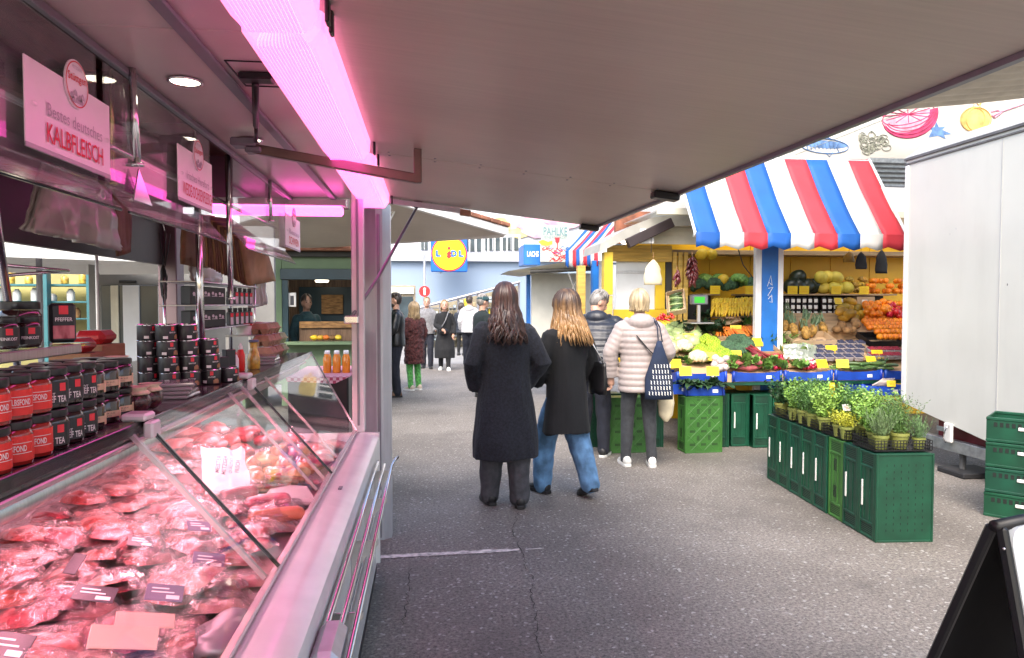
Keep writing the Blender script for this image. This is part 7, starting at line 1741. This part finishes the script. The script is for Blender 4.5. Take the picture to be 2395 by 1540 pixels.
def person(label,loc,rz,H,top,legs,arms,skin_hair,vox=.009,feet=None,head_turn=0,head_tilt=0,head_fwd=0,beard=False,face=True,lean=0,hands=(False,False),group=None):
    """top: dict(kind,mat,hem,rings scale,sleeve radius,quilt) legs: dict(mat,width,shoe,sole,stride)"""
    s=H/1.72; wv=top.get('w',1.0)
    shz=.815*H; hipz=.52*H; shx=.185*s*wv
    lf=Vector((0,lean*.28*s,0)) # shoulder offset by lean
    body=MB()
    # torso
    body.loft([ering(0,lf.y*t_,z*H,rx*s,ry*s,16) for z,rx,ry,t_ in ((.47,.13,.09,0),(.52,.165,.11,0),(.60,.14,.10,.3),(.70,.155,.11,.6),(.78,.165,.10,.9),(.82,.10,.075,1),(.845,.055,.055,1.05))])
    nk=Vector((0,lf.y*1.05,.83*H)); hc=Vector((0,lf.y*1.12+.02+head_fwd,.93*H-abs(head_fwd)*.4))
    hm=Matrix.Translation(hc)@Matrix.Rotation(head_turn,4,'Z')@Matrix.Rotation(-head_tilt,4,'X')
    limb(body,[nk-Vector((0,0,.04)),hm@Vector((0,-.015,-.06))],[.06*s,.052*s])
    body.ball((0,-.008,.02),(.076,.098,.105),18,12,mx=hm); body.ball((0,.022,-.045),(.060,.072,.072),16,10,mx=hm)
    body.tube([(0,.088,.02),(0,.108,-.018),(0,.098,-.03),(0,.085,-.034)],[.008,.013,.014,.006],8,mx=hm); body.ball((0,.085,-.075),(.022,.016,.018),8,6,mx=hm)
    for sx in (-1,1): body.ball((sx*.078,-.004,-.008),(.012,.024,.034),8,6,mx=hm)
    stride=legs.get('stride',(0,0)); kb=legs.get('knee',(0,0)); fx=legs.get('fx',.095)
    ank=[Vector((-fx*s,stride[0],.075+legs.get('lift',(0,0))[0])),Vector((fx*s,stride[1],.075+legs.get('lift',(0,0))[1]))]
    hips=[Vector((-.085*s,0,hipz-.02)),Vector((.085*s,0,hipz-.02))]
    knees=[(hips[i]+ank[i])/2+Vector((0,.04+kb[i],.02)) for i in (0,1)]
    for i in (0,1): limb(body,[hips[i],knees[i],ank[i]],[.085*s,.058*s,.038*s])
    J=[]
    for i,sx in enumerate((-1,1)):
        S_=Vector((sx*shx*.86,lf.y,shz-.035)); E_=Vector(arms[i][0]); W_=Vector(arms[i][1]); E_=Vector((E_.x*s,E_.y*s+lf.y*.8,E_.z*s)); W_=Vector((W_.x*s,W_.y*s+lf.y*.5,W_.z*s)); J.append((S_,E_,W_))
        limb(body,[S_,E_,W_],[.052*s,.042*s,.027*s])
    me=remesh(body,vox,smooth=1)
    hb=MB()
    for i in (0,1):
        if hands[i]: hand(hb,J[i][2],J[i][2]-J[i][1],-1 if i==0 else 1)
    if hb.v:
        h2=hb.mesh('h','skin',True); bm=bmesh.new(); bm.from_mesh(me); bm.from_mesh(h2); bm.to_mesh(me); bm.free()
        for p in me.polygons: p.use_smooth=True
    me.materials.append(MATS['skin']); root=link('person',me,None,loc,rz); tag(root,label,'person',group)
    if face:
        for sx in (-1,1): e=MB(); e.ball((sx*.030,.078,.012),(.012,.008,.008),8,6,mx=hm); e.build('eye','eye_dark',root,smooth=True)
        e=MB(); e.tube([(-.022,.080,-.05),(0,.089,-.052),(.022,.080,-.05)],[.002,.005,.002],6,mx=hm); e.build('mouth','lip',root,smooth=True)
        e=MB(); 
        for sx in (-1,1): e.tube([(sx*.045,.074,.032),(sx*.028,.086,.036),(sx*.014,.088,.032)],[.002,.004,.002],5,mx=hm)
        e.build('eyebrows','hair_dark',root)
    # trousers
    if legs.get('mat'):
        t=MB(); w=legs.get('width',1.0); t.loft([ering(0,0,z*H,rx*s,ry*s,16) for z,rx,ry in ((.455,.15,.10),(.50,.175,.12),(.56,.165,.115),(.60,.15,.105))])
        for i in (0,1):
            lo=ank[i]+Vector((0,-.005,.0)); limb(t,[hips[i],knees[i],lo],[.098*s,(.066*w+.006)*s,(.050*w+.006)*s])
        o=link('trousers',remesh(t,vox,.009*w,(10,10,7),len(label)),root); o.data.materials.append(MATS[legs['mat']])
    # shoes
    for i in (0,1):
        a=ank[i]; yaw=legs.get('toe',(.12,-.12))[i]; pitch=legs.get('pitch',(0,0))[i]; mx=Matrix.Translation((a.x,a.y,a.z-.075))@Matrix.Rotation(yaw,4,'Z')@Matrix.Rotation(pitch,4,'X'); sh_=MB()
        sh_.loft([ering(0,y,0,rx,1,12) if False else [Vector((rx*math.cos(q),y,max(.018,zc+rz_*math.sin(q)))) for q in [2*math.pi*k/12 for k in range(12)]] for y,rx,zc,rz_ in ((-.085,.022,.05,.03),(-.075,.036,.055,.045),(-.02,.042,.06,.055),(.04,.042,.05,.042),(.10,.046,.04,.03),(.155,.038,.034,.022),(.175,.015,.03,.012))],mx=mx)
        so=sh_.build('shoe',legs.get('shoe','shoe_black'),root,smooth=True)
        q=MB(); q.loft([[Vector((x*k_,y*k_+.045*(1-k_),z)) for x,y in ((-.028,-.09),(.028,-.09),(.042,-.05),(.042,.02),(.05,.10),(.04,.165),(.0,.185),(-.04,.165),(-.05,.10),(-.042,.02),(-.042,-.05))] for z,k_ in ((.001,.96),(.006,1.0),(.026,1.0),(.030,.97))],mx=mx); q.build('sole',legs.get('sole','shoe_black'),so)
    # top garment
    if top:
        c=MB(); hem=top['hem']; fl=top.get('flare',1.0); fat=top.get('fat',1.0); prof=[]
        zz=[hem]; n=top.get('n',26)
        zs=[hem+(shz+.012-hem)*k/n for k in range(n+1)]
        def rad(z):
            u=z/H
            pts=[(0,.19*fl,.15*fl),(.30,.19*fl,.15*fl),(.45,.185*(fl*.5+.5),.145),(.52,.185,.14),(.62,.168,.128),(.72,.185,.135),(.785,.192,.122),(.815,.15,.095),(.84,.09,.075)]
            for (a,ra,rb),(b,rc,rd) in zip(pts,pts[1:]):
                if u<=b: t=(u-a)/(b-a); return ra+(rc-ra)*t,rb+(rd-rb)*t
            return pts[-1][1:]
        quilt=top.get('quilt'); rings=[]
        if quilt: zs=[hem+(shz+.012-hem)*k/90 for k in range(91)]
        for z in zs:
            rx,ry=rad(z); k=fat
            if quilt:
                ph=((z-hem)/quilt)%1.0; k*=.955+.075*math.sin(math.pi*ph)**.55
            ly=lf.y*max(0,min(1,(z/H-.5)/.32)); rings.append(ering(0,ly,z,rx*s*wv*k,ry*s*k,28,.92))
        rings.append(ering(0,lf.y*1.02,shz+.03,.095*s,.08*s,28)); rings.append(ering(0,lf.y*1.05+.005,shz+.03+top.get('collar',.03),.075*s,.07*s,28))
        c.loft(rings)
        for i in (0,1):
            S_,E_,W_=J[i]; sr=top.get('sleeve',.066)*s; n2=40 if quilt else 8; P=[];Q=[]
            for k in range(n2+1):
                t=k/n2; p=S_.lerp(E_,t*2) if t<.5 else E_.lerp(W_,(t-.5)*2); r_=sr*(1.02-.20*t)
                if quilt: r_*=.93+.10*math.sin(math.pi*((t*.62/quilt)%1.0))**.55
                P.append(p);Q.append(r_)
            c.tube(P,Q,16); c.ball(S_+Vector((0,0,-.012)),sr*.98,14,10)
        if top.get('hood'):
            hy=lf.y*1.05-.075*s; c.ball((0,hy,shz+.02),(.125*s,.085*s,.085*s),16,10); c.tube([Vector((.13*s*math.cos(q),lf.y+.02+.11*s*math.sin(q)-.01,shz+.035+.02*math.sin(q))) for q in [math.pi*(1+k/10) for k in range(11)]],.032*s,10)
        if top.get('lapel'): c.tube([Vector((.10*s*math.cos(q),lf.y*1.03+.09*s*math.sin(q),shz+.03)) for q in [2*math.pi*k/16 for k in range(17)]],.028*s,8)
        o=link(top.get('name','coat'),remesh(c,top.get('vox',vox),top.get('fold',.010),top.get('ff',(8,8,2.0)),len(label)+3,1,top.get('fuzz',0)),root); o.data.materials.append(MATS[top['mat']])
        if top.get('vent'):
            v=MB(); ry=rad(hem+.1)[1]*s*fat; v.box(-.002,.002,-ry-.012,-ry+.01,hem+.005,hem+.42); 
        if top.get('collar_trim'): pass
    kind,hmat,length=skin_hair[:3]; kw=skin_hair[3] if len(skin_hair)>3 else {}
    st_=strands(kind,(0,0,0),len(label),length,**kw)
    o=st_.build('hair',hmat,root,smooth=True); o.matrix_basis=hm if kind=='short' else Matrix.Translation(hc)@Matrix.Rotation(head_turn,4,'Z')@Matrix.Rotation(-head_tilt*.6,4,'X')
    if beard:
        b=MB(); b.ball((0,.035,-.062),(.06,.062,.055),14,10,mx=hm); b.build('beard',hmat,root,smooth=True)
    root['_h']=0; del root['_h']
    return root,hm,J,s
def w2(x,y,z=0): p=onz(x,y,z); return (p.x,p.y,0)
# woman in long navy wool coat
P1,h1,J1,s1=person('woman with long wavy brown hair in a long dark navy wool coat and grey trousers',w2(1182,1184),R(6),1.75,
  dict(mat='wool_navy',hem=.40,flare=1.22,fat=1.06,sleeve=.082,fold=.024,ff=(6,6,1.5),w=1.05,lapel=True,fuzz=.0015,vox=.010),dict(mat='trouser_grey',width=1.45,shoe='shoe_black',stride=(.10,-.04),fx=.105,knee=(-.02,-.02)),
  (((-.265,-.03,1.12),(-.21,.10,.93)),((.275,-.06,1.12),(.20,.10,.95))),('long','hair_brown',.34,dict(n=340,r=.015,wave=.034,back=.35,vol=.60)),head_turn=.0)
# woman in black coat and jeans
P2,h2,J2,s2_=person('woman with long blonde-tipped hair, black coat and wide blue jeans, mid-stride',w2(1325,1160),R(24),1.70,
  dict(mat='wool_black',hem=.54,flare=1.12,fat=1.02,sleeve=.074,fold=.022,ff=(6,6,1.6),lapel=True,vox=.010),dict(mat='denim',width=1.5,shoe='shoe_black',stride=(.20,-.18),fx=.115,knee=(.03,.05),pitch=(0,-.35),lift=(0,.05)),
  (((-.25,.02,1.12),(-.19,.16,.95)),((.25,-.02,1.10),(.18,.12,.95))),('long','hair_ombre',.32,dict(n=340,r=.015,wave=.034,back=.35,vol=.75)),head_turn=R(22))
m=MB(); 
for sx in (-1,1): m.tube([h2@Vector((sx*.032+.024*math.cos(q),.098,.012+.02*math.sin(q))) for q in [2*math.pi*k/16 for k in range(17)]],.0022,5)
m.tube([h2@Vector((-.056,.096,.015)),h2@Vector((-.08,.0,.012))],.002,5); m.tube([h2@Vector((.056,.096,.015)),h2@Vector((.08,.0,.012))],.002,5); m.build('glasses','black_plastic',P2,smooth=True)
# man in navy puffer jacket
P3,h3,J3,s3=person('grey-haired man in a hooded navy quilted jacket and dark jeans, bending to the produce',w2(1388,1066),R(-22),1.76,
  dict(mat='puffer_navy',hem=.84,fat=1.2,sleeve=.092,quilt=.062,fold=.005,w=1.16,hood=True,name='quilted_jacket',vox=.009),dict(mat='denim_dark',width=1.12,shoe='shoe_black',sole='sole_white',stride=(.03,-.02),fx=.11),
  (((-.30,.10,1.16),(-.20,.33,1.05)),((.31,.10,1.16),(.20,.34,1.05))),('short','hair_grey',.0,dict(n=170,r=.010,spread=180)),lean=.85,head_turn=R(-62),head_tilt=R(28),head_fwd=.05)
# woman in pale quilted jacket
P4,h4,J4,s4=person('woman with short blonde hair in a pale pinkish quilted jacket and grey trousers',w2(1494,1090),R(-6),1.73,
  dict(mat='puffer_pale',hem=.74,fat=1.10,sleeve=.080,quilt=.060,fold=.005,hood=True,name='quilted_jacket',flare=1.0,vox=.009),dict(mat='leggings_grey',width=.92,shoe='shoe_white',sole='sole_white',stride=(.02,-.02),fx=.125),
  (((-.285,.0,1.13),(-.27,.06,.88)),((.28,-.02,1.13),(.25,.16,.98))),('bob','hair_blonde',.10,dict(n=240,r=.011,wave=.006,spread=170)),head_turn=R(-10),hands=(True,False))
# ---- bags
def bag_things():
    # quilted black shoulder bag at the second woman's hip
    t=T('shoulder_bag','black quilted shoulder bag at the hip of the woman in the black coat','bag',P2.location,P2.rotation_euler.z)
    m=MB(); c=Vector((.245,-.10,.985)); rings=[]
    for k in range(7):
        u=k/6; z=c.z-.13+.26*u; w=.115*(1-.15*abs(u-.45)); rings.append([Vector((c.x+.045*math.cos(q)*(1.1-u*.5),c.y+w*math.sin(q),z+.008*math.sin(q*6))) for q in [2*math.pi*i/18 for i in range(18)]])
    m.loft(rings); m.build('bag_body','leather_black',t,smooth=True)
    m=MB(); m.tube([c+Vector((0,-.08,.12)),Vector((.19,-.09,1.28)),Vector((.15,-.06,1.42)),Vector((.14,.02,1.44))],.007,8); m.tube([c+Vector((0,.08,.12)),Vector((.20,.0,1.28)),Vector((.16,.03,1.42))],.006,8); m.build('chain_strap','chrome',t,smooth=True)
    # navy tote with white pattern
    t=T('tote_bag','navy cloth tote with white bird-like marks on the pale jacket woman','bag',P4.location,P4.rotation_euler.z); M('tote_navy',(.006,.015,.042,1),rough=.8,var=.2,bump=.2)
    c=Vector((.17,-.20,.97)); rings=[]
    for k in range(9):
        u=k/8; z=c.z-.28+.56*u; w=(.135 if u<.35 else .135-.115*((u-.35)/.65)**1.1); dd=.05*(1-.5*u); rings.append([Vector((c.x-.02+w*math.cos(q)*(1+.06*noise.noise(Vector((q,u*4,1)))),c.y+dd*math.sin(q),z)) for q in [2*math.pi*i/20 for i in range(20)]])
    m=MB(); m.loft(rings); b=m.build('bag_body','tote_navy',t,smooth=True)
    m=MB()
    for j in range(6):
        for i in range(8-j//2):
            x=c.x-.02-.10+.029*i+(.012 if j%2 else 0)+.008*j; z=c.z-.22+.052*j
            ww=(x-(c.x-.02))/.135
            if abs(ww)>.9: continue
            y=c.y-.055*math.sqrt(max(0,1-ww*ww))*(1-.4*(z-c.z+.28)/.56)-.004
            m.tube([(x-.006,y,z+.018),(x+.002,y,z+.012),(x,y,z-.012),(x+.008,y,z-.018)],[.002,.0045,.0045,.002],5)
    o=m.build('printed_marks','label_white',b); o['kind']='stuff'
    m=MB(); m.tube([c+Vector((-.03,0,.27)),Vector((.14,-.16,1.38)),Vector((.125,-.05,1.46)),Vector((.12,.06,1.42))],.011,8,flat=.5); m.tube([c+Vector((.01,0,.27)),Vector((.165,-.15,1.38)),Vector((.15,-.02,1.45))],.010,8,flat=.5); m.build('strap','tote_navy',t,smooth=True)
    t2=T('crossbody_strap','wide black strap running across the back of the pale jacket','strap',P4.location,P4.rotation_euler.z)
    m=MB(); m.tube([Vector((-.06,-.165,1.30)),Vector((.05,-.175,1.17)),Vector((.17,-.165,1.05))],.020,8,flat=.25); m.build('strap','black_rubber',t2,smooth=True)
    t3=T('cloth_bag','cream cloth bag held low behind the navy tote','bag',P4.location,P4.rotation_euler.z)
    m=MB(); m.loft([[Vector((.27+w*math.cos(q),.02+.04*math.sin(q),z)) for q in [2*math.pi*i/14 for i in range(14)]] for z,w in ((.44,.02),(.50,.07),(.62,.085),(.74,.07),(.80,.045))]); m.build('bag_body','cotton',t3,smooth=True)
bag_things()
# ---- people farther away
A0=(((-.23,.0,1.12),(-.22,.12,.92)),((.23,.0,1.12),(.22,.12,.92)))
person('bearded man in a black leather jacket standing in profile at the kiosk',w2(928,928),R(95),1.78,dict(mat='leather_black',hem=.88,fat=1.05,sleeve=.072,fold=.01,name='leather_jacket'),dict(mat='denim_dark',width=1.2,shoe='shoe_brown'),(((-.24,.05,1.14),(-.20,.20,1.02)),((.24,.05,1.14),(.20,.2,1.02))),('short','hair_dark',0,dict(n=130,r=.012,spread=180)),vox=.014,beard=True)
person('woman in a long dark red fur coat with green leggings beside the bearded man',w2(970,913),R(35),1.62,dict(mat='fur_red',hem=.50,fat=1.10,sleeve=.08,fold=.02,ff=(18,18,18),fuzz=.014,name='fur_coat'),dict(mat='leggings_green',width=1.0,shoe='shoe_beige',sole='sole_white'),A0,('long','hair_dirty',.22,dict(n=130,r=.014,wave=.02)),vox=.014)
person('man in a grey hooded sweatshirt walking towards the viewer',w2(999,862),R(176),1.76,dict(mat='hoodie_grey',hem=.86,fat=1.06,sleeve=.07,hood=True,name='sweatshirt'),dict(mat='denim_dark',width=1.15,shoe='shoe_black',stride=(.12,-.1)),A0,('short','hair_dirty',0,dict(n=100,r=.010,spread=95)),vox=.016)
person('woman in a long black dress with a crossbody bag walking towards the viewer',w2(1040,866),R(178),1.68,dict(mat='wool_black',hem=.30,flare=1.35,fat=1.0,sleeve=.066,fold=.014,name='dress'),dict(mat='wool_black',width=1.0,shoe='shoe_white',sole='sole_white',stride=(.14,-.1)),(((-.25,.0,1.12),(-.22,.10,.90)),((.22,.06,1.12),(.06,.22,1.02))),('long','hair_dirty',.16,dict(n=110,r=.011,wave=.01,spread=98)),vox=.016,hands=(True,True))
q=w2(1040,866); t=T('crossbody_bag','small dark bag worn by the woman in the black dress','bag',(q[0],q[1],0),R(178)); m=MB(); m.ball((.02,.20,.95),(.12,.05,.08),12,8); m.build('bag_body','leather_black',t,smooth=True); m=MB(); m.tube([(.10,.18,1.0),(-.02,.165,1.2),(-.10,.10,1.42),(-.12,.0,1.44)],.012,6); m.build('strap','hoodie_grey',t,smooth=True)
person('man in a white hooded sweatshirt seen from behind in the far aisle',w2(1098,858),R(-10),1.80,dict(mat='hoodie_white',hem=.88,fat=1.08,sleeve=.074,hood=True,name='sweatshirt'),dict(mat='denim_dark',width=1.1,shoe='shoe_black',stride=(.05,-.05)),A0,('short','hair_dark',0,dict(n=100,r=.012,spread=170)),vox=.016)
P10=person('man in a dark green jacket and flat cap half hidden behind the navy coat',w2(1128,930),R(-70),1.76,dict(mat='jacket_green',hem=.80,fat=1.08,sleeve=.076,name='jacket'),dict(mat='denim_dark',width=1.1,shoe='shoe_black'),A0,('short','hair_grey',0,dict(n=90,r=.011,spread=170)),vox=.014)
m=MB(); m.ball((0,-.005,.055),(.095,.115,.07),16,10,mx=P10[1]); m.lathe([(.09,.04),(.11,.045),(.10,.055)],16,mx=P10[1]@Matrix.Translation((0,.05,0))); m.build('flat_cap','cap_teal',P10[0],smooth=True)
person('person in a dark quilted coat standing in the far aisle before the shop windows',w2(1079,832),R(-20),1.62,dict(mat='puffer_navy',hem=.70,fat=1.12,sleeve=.08,quilt=.09,fold=.005,name='quilted_coat'),dict(mat='wool_black',width=.9,shoe='shoe_black'),A0,('bob','hair_dark',.10,dict(n=90,r=.013)),vox=.018)
v=ony(716,700,YK+.7); person('kiosk seller in a teal shirt behind the window opening',(v.x,YK+.7,0.02),R(-150),1.72,dict(mat='shirt_teal',hem=.88,fat=1.02,sleeve=.07,name='shirt'),dict(mat='denim_dark',width=1.0),A0,('short','hair_dark',0,dict(n=90,r=.012,spread=150)),vox=.016)
